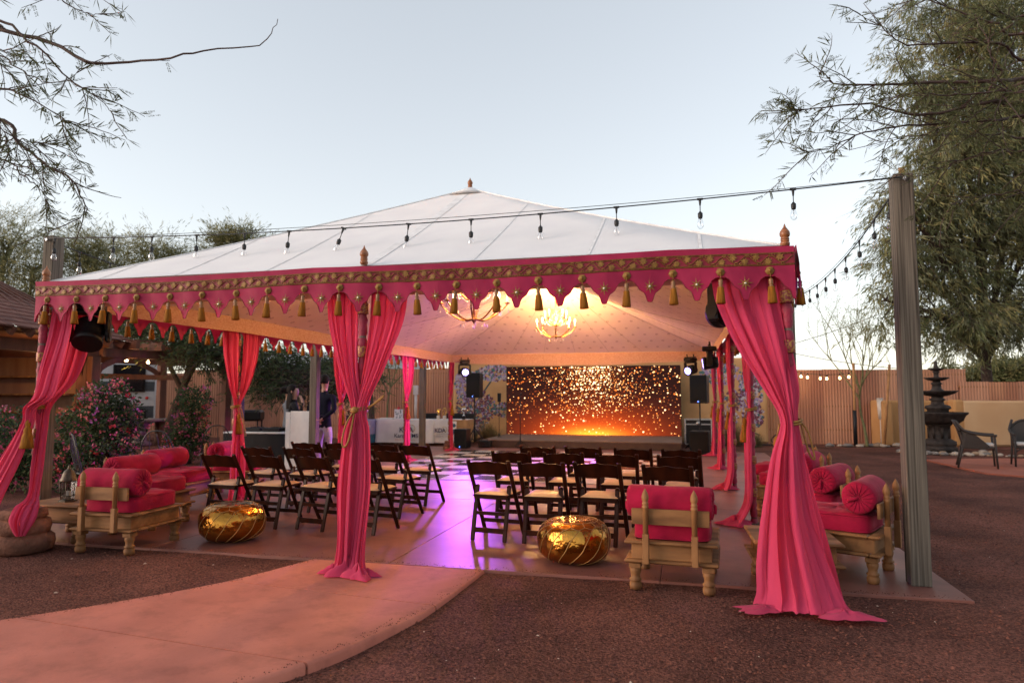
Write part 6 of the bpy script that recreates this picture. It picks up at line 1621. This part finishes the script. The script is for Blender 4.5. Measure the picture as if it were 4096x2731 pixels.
# near mesquite boughs hanging into the picture from both sides --------------------------------
LEAFN = pm('leaf_near', (0.080, 0.090, 0.038), (0.115, 0.120, 0.052), 6, 0.65, spec=.2, transl=.3)
TWIG = pm('twig_brown', (0.075, 0.042, 0.034), (0.050, 0.028, 0.022), 30, 0.8)
def pinnate(C, D, L_, W_, p, d, up, n=13, ln=.085, r=random):
    """one compound leaf: a pair of pinnae of narrow leaflets"""
    a, b_, _ = frame_of(d)
    for s_ in (-1, 1):
        q = (d+a*s_*.35+Vector((0, 0, -.10))).normalized(); sd = q.cross(Vector((r.uniform(-.3, .3), r.uniform(-.3, .3), 1))).normalized()
        if r.random() < .68:      # folded for the evening: the leaflets lie together in one narrow blade
            C.append(p); D.append(q); L_.append(ln*1.1); W_.append(r.uniform(.0055, .0095)); continue
        for k in range(n):
            o = p+q*(ln*(.12+.88*k/n)); f = 1-.35*abs(k/n-.4)
            for e in (-1, 1):
                C.append(o); D.append(q*.45+sd*e); L_.append(.016*f); W_.append(.0056)
def bough(par, main, r0, subs, leaf_den, seed, ln=.085):
    """main: list of points; subs: number of side twigs"""
    r = random.Random(seed); pts = [Vector(p) for p in cr(main, 36)]; b = MB()
    # zig-zag like mesquite wood
    for i in range(2, 35, 3): pts[i] = pts[i]+Vector((r.uniform(-1, 1), r.uniform(-1, 1), r.uniform(-1, 1)))*.012
    b.tube(pts, [max(.0022, r0*(1-.92*i/35)) for i in range(36)], 6)
    C = []; D = []; L_ = []; W_ = []
    def leaves(ps, den):
        for i in range(1, len(ps)):
            if r.random() < den:
                d = (ps[i]-ps[i-1]).normalized(); a, c, _ = frame_of(d); t = r.uniform(0, 6.28)
                pinnate(C, D, L_, W_, ps[i], (d*.6+a*cos(t)+c*sin(t)+Vector((0, 0, -.15))).normalized(), None, r.randint(9, 14), ln*r.uniform(.8, 1.25), r)
    leaves(pts[14:], leaf_den)
    for k in range(subs):
        i = r.randint(5, 33); d = (pts[i+1]-pts[i-1]).normalized(); a, c, _ = frame_of(d); t = r.uniform(0, 6.28)
        v = (d*.9+(a*cos(t)+c*sin(t))*.7+Vector((0, 0, -.08))).normalized(); L = r.uniform(.18, .55)*(1-.3*i/35); q = pts[i].copy(); tw = [q.copy()]
        for s_ in range(8):
            v = (v+Vector((r.uniform(-1, 1), r.uniform(-1, 1), r.uniform(-1, .8)))*.16).normalized(); q = q+v*(L/8); tw.append(q.copy())
        b.tube(tw, [.0040*(1-.6*j/8) for j in range(9)], 5); leaves(tw, leaf_den*1.5)
    bo = b.build('bough', TWIG, par)
    if C:
        me = leafmesh('leaves', LEAFN, [tuple(p) for p in C], [tuple(p) for p in D], L_, W_); o = link('leaves', me, bo); o['kind'] = 'stuff'
nl = thing('mesquite_tree', 'near mesquite boughs with sparse feathery leaves reaching in from the left', 'tree', (0, 0, 0), 0, 'near mesquites framing the view')
TL = (-2.9, -2.9, 0)
MB().tube([TL, (-2.95, -2.8, 1.3), (-2.75, -2.85, 2.3), (-2.9, -2.7, 3.2), (-2.7, -2.6, 4.3)], [.14, .12, .10, .085, .05], 12).build('trunk', BARK, nl)
hubL = (-2.8, -2.75, 3.0); hubL2 = (-2.88, -2.7, 3.6)
for i, (pp, r0, sb, ld) in enumerate((
    ([hubL2, at(-60, 50, 4.6), at(5, 70, 4.5), at(100, 92, 4.5), at(190, 138, 4.4), at(220, 145, 4.4), at(300, 143, 4.4), at(400, 133, 4.3), at(480, 115, 4.3), at(590, 104, 4.3), at(630, 68, 4.3), at(638, 44, 4.3)], .016, 5, .10),
    ([hubL2, at(-80, 34, 4.4), at(68, 94, 4.4), at(154, 177, 4.4), at(229, 229, 4.3), at(261, 264, 4.3)], .012, 9, .55),
    ([hubL, at(-60, 206, 4.3), at(51, 220, 4.3), at(132, 264, 4.3), at(177, 289, 4.3)], .010, 8, .6),
    ([hubL, at(-60, 132, 4.6), at(34, 154, 4.6), at(109, 189, 4.6), at(166, 177, 4.6), at(192, 140, 4.6)], .007, 4, .25),
    ([hubL, at(-40, 269, 4.2), at(40, 327, 4.2), at(114, 384, 4.2), at(166, 413, 4.2), at(198, 482, 4.2), at(177, 505, 4.2)], .014, 9, .35),
    ([hubL, at(-60, 321, 4.3), at(34, 321, 4.3), at(86, 330, 4.3), at(143, 327, 4.3)], .007, 5, .6),
    ([hubL, at(-50, 355, 4.4), at(51, 401, 4.4), at(103, 447, 4.4), at(114, 487, 4.4)], .008, 7, .45),
    ([hubL2, at(103, -45, 4.8), at(143, 2, 4.8), at(195, 28, 4.8), at(246, 34, 4.8)], .009, 6, .6),
    ([hubL, at(-90, 241, 3.9), at(5, 298, 3.9), at(22, 355, 3.9)], .007, 9, .7),
    ([hubL2, at(-90, 97, 4.1), at(22, 123, 4.1), at(80, 134, 4.1)], .007, 7, .6))):
    bough(nl, pp, r0, int(sb*(1.1 if i else 1)), min(.8, ld*1.1), 100+i)
nr = thing('mesquite_tree', 'near mesquite boughs with feathery leaves reaching in from the top right', 'tree', (0, 0, 0), 0, 'near mesquites framing the view')
MB().tube([(6.6, -1.6, 0), (6.5, -1.5, 1.4), (6.65, -1.4, 2.5), (6.5, -1.3, 3.6), (6.6, -1.2, 4.6)], [.15, .13, .11, .09, .05], 12).build('trunk', BARK, nr)
hubR = (6.55, -1.35, 3.2); hubR2 = (6.5, -1.25, 4.0)
for i, (pp, r0, sb, ld) in enumerate((
    ([hubR, at(2420, 170, 4.6), at(2300, 185, 4.5), at(2130, 190, 4.5), at(2000, 195, 4.4), at(1900, 190, 4.4), at(1880, 165, 4.4)], .018, 12, .55),
    ([hubR, at(2420, 220, 4.4), at(2270, 235, 4.4), at(2120, 265, 4.4), at(1990, 240, 4.4), at(1870, 250, 4.3), at(1815, 255, 4.3)], .016, 14, .60),
    ([hubR, at(2430, 250, 4.5), at(2280, 275, 4.5), at(2150, 285, 4.5), at(2000, 300, 4.4), at(1900, 340, 4.4), at(1845, 352, 4.4)], .013, 14, .55),
    ([hubR2, at(2440, 120, 4.7), at(2300, 100, 4.6), at(2220, 98, 4.6), at(2080, 100, 4.5), at(2020, 60, 4.5), at(1960, 25, 4.5)], .013, 9, .40),
    ([hubR2, at(2400, 60, 4.8), at(2290, 55, 4.8), at(2200, 25, 4.8), at(2130, 0, 4.8), at(2070, -10, 4.8)], .013, 8, .35),
    ([hubR, at(2420, 330, 4.6), at(2300, 345, 4.6), at(2200, 370, 4.6), at(2110, 405, 4.6), at(2050, 400, 4.6)], .009, 6, .35),
    ([hubR, at(2420, 200, 4.1), at(2300, 210, 4.1), at(2180, 220, 4.1), at(2080, 215, 4.1), at(1980, 270, 4.1)], .010, 14, .6),
    ([hubR, at(2430, 300, 4.9), at(2300, 310, 4.9), at(2150, 310, 4.9), at(2060, 320, 4.9), at(1950, 345, 4.9)], .009, 10, .5),
    ([hubR2, at(2350, 190, 4.4), at(2300, 160, 4.4), at(2270, 110, 4.4), at(2285, 70, 4.4)], .012, 5, .3),
    ([hubR, at(2450, 420, 4.9), at(2330, 440, 4.9), at(2230, 455, 4.9), at(2180, 470, 4.9)], .009, 9, .45),
    ([hubR2, at(2420, 10, 4.3), at(2330, 40, 4.3), at(2260, 30, 4.3)], .009, 9, .5))):
    bough(nr, pp, r0, int(sb*1.5), min(.85, ld*1.2), 300+i)

# ------------------------------------------------------------------ right garden: fountain, wicker chairs, rocks, stakes, pipe, pole
FST = pm('fountain_stone', (0.040, 0.031, 0.028), (0.018, 0.014, 0.013), 9, 0.6, 0.8, 30, spec=.2, bdist=.01)
fo = thing('fountain', 'dark four tiered stone fountain in front of the ochre garden wall', 'fountain', (8.95, 14.55, 0))
sc_w = lambda n, a: (lambda t, z: a*cos(n*t))
b = MB(); b.lathe([(0, 0), (.40, 0), (.40, .10), (.36, .14), (.38, .17), (.38, .26), (.30, .30), (.24, .34), (.24, .62), (.28, .66), (.30, .70), (0, .70)], 24); b.build('pedestal', FST, fo)
b = MB()
for k in range(8): a = 2*pi*k/8; b.tube([(.235*cos(a), .235*sin(a), .34), (.235*cos(a), .235*sin(a), .62)], .035, 6)
b.build('fluting', FST, fo)
b = MB(); b.lathe([(.25, .69), (.45, .72), (.56, .80), (.60, .92), (.66, .97), (.66, 1.0), (.60, 1.0), (.52, .93), (0, .90)], 40, wob=lambda t, z: .05*cos(10*t) if z > .9 else .02*cos(10*t)); b.build('lower_basin', FST, fo)
b = MB(); b.lathe([(.20, .92), (.24, .98), (.24, 1.06), (.30, 1.10), (.28, 1.16), (.15, 1.20), (.14, 1.28), (.20, 1.32), (.13, 1.36), (.14, 1.40)], 20); b.build('stem', FST, fo)
b = MB(); b.lathe([(.10, 1.39), (.25, 1.42), (.38, 1.47), (.46, 1.53), (.46, 1.55), (.36, 1.52), (0, 1.50)], 36, wob=lambda t, z: .06*cos(10*t) if z > 1.45 else 0); b.build('middle_basin', FST, fo)
b = MB(); b.lathe([(.16, 1.50), (.17, 1.55), (.11, 1.60), (.10, 1.70), (.14, 1.73), (.10, 1.76), (.08, 1.80)], 16); b.build('stem', FST, fo)
b = MB(); b.lathe([(.07, 1.79), (.20, 1.82), (.28, 1.87), (.28, 1.89), (.20, 1.87), (0, 1.86)], 32, wob=lambda t, z: .07*cos(8*t) if z > 1.83 else 0); b.build('upper_basin', FST, fo)
b = MB(); b.lathe([(.08, 1.86), (.06, 1.92), (.06, 2.0), (.09, 2.03), (.05, 2.06)], 14); b.lathe([(.05, 2.05), (.14, 2.08), (.19, 2.12), (.18, 2.13), (0, 2.10)], 24, wob=lambda t, z: .08*cos(8*t) if z > 2.07 else 0); b.lathe([(.05, 2.10), (.06, 2.16), (.04, 2.22), (.05, 2.26), (.02, 2.31), (0, 2.32)], 12); b.build('top_tier', FST, fo)

WICK = pm('wicker', (0.040, 0.026, 0.020), (0.018, 0.012, 0.010), 90, 0.6, 0.8, 160, bdist=.006)
def wicker_chair(label, x, y, rz):
    c = thing('wicker_chair', label, 'chair', (x, y, 0), rz, 'dark wicker garden chairs')
    for sx in (-1, 1):
        MB().tube([(sx*.27, .26, .64), (sx*.29, .29, .0)], [.022, .018], 8).build('leg', WICK, c); MB().tube([(sx*.25, -.25, .46), (sx*.27, -.36, .0)], [.022, .018], 8).build('leg', WICK, c)
        b = MB(); b.tube(cr([(sx*.27, .30, .645), (sx*.29, .05, .66), (sx*.29, -.22, .73), (sx*.22, -.36, .92)], 14), .024, 8); b.build('arm', WICK, c)
        b = MB(); rows = [[(sx*.275, y_, .41) for y_ in (-.26, -.15, -.05, .05, .15)], [(sx*q, y_, z) for q, y_, z in ((.24, -.34, .88), (.285, -.18, .72), (.29, -.05, .66), (.285, .06, .56), (.28, .18, .44))]]; b.grid(rows, smooth=False); b.build('side_panel', WICK, c)
    b = MB(); rows = []
    for i in range(9):
        q = i/8; row = []
        for j in range(13):
            t = -1+2*j/12; zt = .92-.20*abs(t)**2.2; z = .42+(zt-.42)*q; row.append((t*(.26+.03*q), -.26-.14*q+.10*t*t, z))
        rows.append(row)
    b.grid(rows); b.tube([(p[0], p[1], p[2]) for p in rows[-1]], .024, 8); b.build('back', WICK, c)
    MB().box((0, .0, .40), (.54, .54, .05), bv=.012).build('seat', WICK, c)
    b = MB(); b.box((0, .015, .455), (.50, .52, .06), bv=.022); b.build('cushion', pm('pale_cushion', (0.52, 0.48, 0.45), (0.45, 0.41, 0.38), 10, 0.8), c)
    b = MB(); b.tube(cr([(-.27, .27, .30), (-.15, .27, .38), (.15, .27, .38), (.27, .27, .30)], 10), .014, 6); b.build('apron', WICK, c)
wicker_chair('dark wicker armchair with pale cushion facing right on the red patio', 8.28, 10.35, -1.85)
wicker_chair('dark wicker armchair cut off by the right edge of the picture', 9.35, 10.75, 2.6+.3)
pa = struct(link('patio', None))
b = MB(); b.prism([(7.80, 11.9), (7.95, 9.2), (9.0, 8.3), (13.0, 8.6), (13.0, 12.4), (9.5, 12.6)], -.06, .012); b.build('patio_slab', pm('red_patio', (0.36, 0.105, 0.060), (0.29, 0.080, 0.048), 2, 0.8, 0.2, 40), pa)
_m = MB(); _m.box((0, 0, .07), (.9, .30, .15), bv=.02); tag(_m.build('fire_pit_block', CONC, None, (9.15, 9.25, 0.0), .1), 'low rough stone block on the red patio at the right edge', 'block')
ROCK = [pm('rock_pale', (0.46, 0.38, 0.31), (0.36, 0.28, 0.22), 8, 0.9, 0.4, 40), pm('rock_tan', (0.36, 0.24, 0.155), (0.26, 0.17, 0.11), 8, 0.9, 0.4, 40), pm('rock_grey', (0.22, 0.19, 0.175), (0.16, 0.135, 0.12), 8, 0.9, 0.4, 40)]
def rock_mesh(seed):
    r = random.Random(seed); b = MB(); rows = []
    for i in range(7):
        ph = -pi/2+pi*i/6; rows.append([((cos(ph)*cos(2*pi*j/10))*(1+.22*r.uniform(-1, 1)), (cos(ph)*sin(2*pi*j/10))*(1+.22*r.uniform(-1, 1)), sin(ph)*(.8+.15*r.uniform(-1, 1))) for j in range(10)])
    b.grid(rows, close=True); return b.mesh('rock', ROCK[seed % 3])
RM = [rock_mesh(k) for k in range(9)]
def rocks(name, label, pts, group):
    t = thing(name, label, 'rock border', (0, 0, 0), 0, group)
    for i, (x, y, s_) in enumerate(pts):
        o = link('rock', RM[R.randrange(9)], t, (x, y, gz(x, y)+s_*.35), R.uniform(0, 6)); o.scale = (s_*R.uniform(.8, 1.4), s_, s_*R.uniform(.5, .8))
    return t
rocks('rock_border', 'row of pale rocks along the foot of the rusted fence by the sapling', [(6.55+i*.165+R.uniform(-.05, .05), 15.95+.02*i+R.uniform(-.12, .12), R.uniform(.06, .15)) for i in range(16)], 'rock borders in the garden')
rocks('rock_border', 'ring of grey and tan stones round the foot of the fountain', [(8.95+.95*cos(a)+R.uniform(-.12, .12), 14.3+.75*sin(a)+R.uniform(-.1, .1), R.uniform(.05, .11)) for a in [pi+i*.09 for i in range(36)]], 'rock borders in the garden')
rocks('rock_border', 'scattered river stones in front of the fountain on the gravel', [(7.9+i*.10+R.uniform(-.05, .05), 13.75+R.uniform(-.15, .2)-.01*i, R.uniform(.03, .08)) for i in range(30)], 'rock borders in the garden')
rocks('rock_border', 'pale stones edging the bed behind the low sofas', [(-7.4+i*.17, 5.0+.13*i+R.uniform(-.06, .06), R.uniform(.06, .12)) for i in range(14)], 'rock borders in the garden')
def stake(label, x, y, h, lean):
    tag(MB().tube([(0, 0, 0), (lean, 0, h)], .035, 10).build('stake', STAKE, None, (x, y, 0)), label, 'stake', 'stakes supporting the saplings')
stake('wooden stake with dark lower half left of the fence sapling', 7.32, 16.1, 2.35, .03); stake('leaning wooden stake right of the fence sapling', 8.05, 16.05, 2.30, .22); stake('wooden stake beside the sapling behind the banner tables', -6.1, 15.2, 2.2, .03)
_m = MB(); _m.tube([(0, 0, 0), (0, 0, 1.0)], .052, 12); tag(_m.build('stake_wrap', BLK, None, (7.327, 16.1, 0)), 'black wrap round the foot of the left stake', 'wrap')
_m = MB(); _m.tube([(0, 0, 0), (0, 0, .75)], .05, 14); _m.tube([(0, 0, .75), (-.03, 0, 1.32)], .085, 14); _m.tube([(-.03, 0, 1.32), (-.03, 0, 1.35)], .09, 14); tag(_m.build('white_pipe', pm('pvc', (0.62, 0.56, 0.50), None, 6, 0.5), None, (8.15, 16.6, 0)), 'white plastic pipe standing against the rusted fence', 'pipe')
_m = MB(); _m.tube([(0, 0, .0), (0, 0, .85)], .045, 10); _m.box((.0, 0, 1.0), (.14, .1, .3)); tag(_m.build('meter_post', pm('pvc2', (0.60, 0.55, 0.52), None, 6, 0.5), None, (-5.75, 15.4, .6)), 'pale pipe on the fence behind the gift bag', 'pipe')
up = thing('utility_pole', 'tall brown utility pole rising behind the lone grey post', 'utility pole', (at(2093, 900, 24)[0], at(2093, 900, 24)[1], 0))
MB().tube([(0, 0, 0), (.02, 0, 9.6)], [.15, .11], 14).build('pole', pm('pole_wood', (0.30, 0.155, 0.070), (0.22, 0.11, 0.05), 8, 0.85, stretch=(1, 1, .1)), up)
def wire(label, p, q, s_, r=.012): tag(MB().tube(sag(p, q, s_, 30), r, 5).build('overhead_wire', CABLE), label, 'wire', 'overhead wires beyond the fence')
wire('upper overhead wire sloping down to the front corner curtain', at(2092, 690, 24), at(1700, 815, 32), .25, .014)
wire('lower overhead wire sloping up away from the curtain', at(1700, 780, 30), at(2110, 850, 24), .2, .013)
tag(MB().tube([(0, 0, 0), (0, 0, 7.5)], [.10, .08], 10).build('utility_pole', MATS['pole_wood'], None, (-9.6, 21, 0)), 'thin utility pole seen under the tent edge beyond the fence', 'utility pole')

# lit festoon along the fence and at the right edge
def festoon(label, pts, ts, w_=.45):
    s_ = thing('lit_festoon', label, 'string lights', (0, 0, 0), 0, 'lit garden festoons')
    MB().tube(pts, .008, 5).build('cable', CABLE, s_)
    for t in ts:
        q = t*(len(pts)-1); i = min(int(q), len(pts)-2); p = Vector(pts[i]).lerp(Vector(pts[i+1]), q-i)
        lp = link('socket', SOCK, s_, p); lp.scale = (1.1, 1.1, 1.2)
        MB().lathe([(.013, -.058), (.026, -.080), (.029, -.098), (.022, -.120), (0, -.130)], 12).build('bulb', FESTB, lp)
    L = bpy.data.lights.new('festoon_light', 'POINT'); L.energy = w_*len(ts); L.color = (1, .6, .28); L.shadow_soft_size = .3
    o = bpy.data.objects.new('festoon_light', L); COL.objects.link(o); o.parent = s_; m = pts[len(pts)//2]; o.location = (m[0], m[1]-.25, m[2]-.2)
festoon('lit festoon of warm bulbs drooping along the rusted fence', sag((5.15, 16.35, 2.35), (7.30, 16.2, 2.08), .16), [.08, .25, .38, .46, .62, .70, .86, .97])
festoon('pair of lit warm bulbs hanging on the fence at the right edge', [Vector((11.55, 15.6, 1.86)), Vector((11.5, 15.6, 1.70)), Vector((11.5, 15.6, 1.0)), Vector((11.5, 15.6, .9))], [.33, .66])

# ------------------------------------------------------------------ light from the lit stage lamps, and one added fill beam
def spot(name, loc, aim, watt, col, size, blend=.6, soft=.06):
    L = bpy.data.lights.new(name, 'SPOT'); L.energy = watt; L.color = col; L.spot_size = radians(size); L.spot_blend = blend; L.shadow_soft_size = soft
    o = bpy.data.objects.new(name, L); COL.objects.link(o); o.location = loc
    o.rotation_euler = (Vector(aim)-Vector(loc)).to_track_quat('-Z', 'Y').to_euler(); return o
spot('moving_head_beam_a', (-2.80, 11.42, 1.99), (.7, 2.6, 0), 2300*SP_W, (.46, .10, 1.0), 40, soft=.12)
spot('moving_head_beam_b', (2.66, 11.42, 1.97), (-1.3, 7.8, 0), 9000*SP_W, (.46, .10, 1.0), 46, soft=.12)
spot('moving_head_beam_c', (2.90, 8.12, 2.01), (-3.4, 8.7, 1.3), 4200*SP_W, (.95, .08, .95), 22)
spot('moving_head_beam_d', (2.85, .475, 2.10), (-2.3, 7.0, 2.9), 2600*SP_W, (.55, .12, 1.0), 30, .9)
spot('lectern_fill_beam', (-2.72, 11.40, 2.0), (-5.0, 6.0, .6), 600*SP_W, (.45, .20, 1.0), 24)  # extra beam added beside the back corner lamp to light lectern and suited man
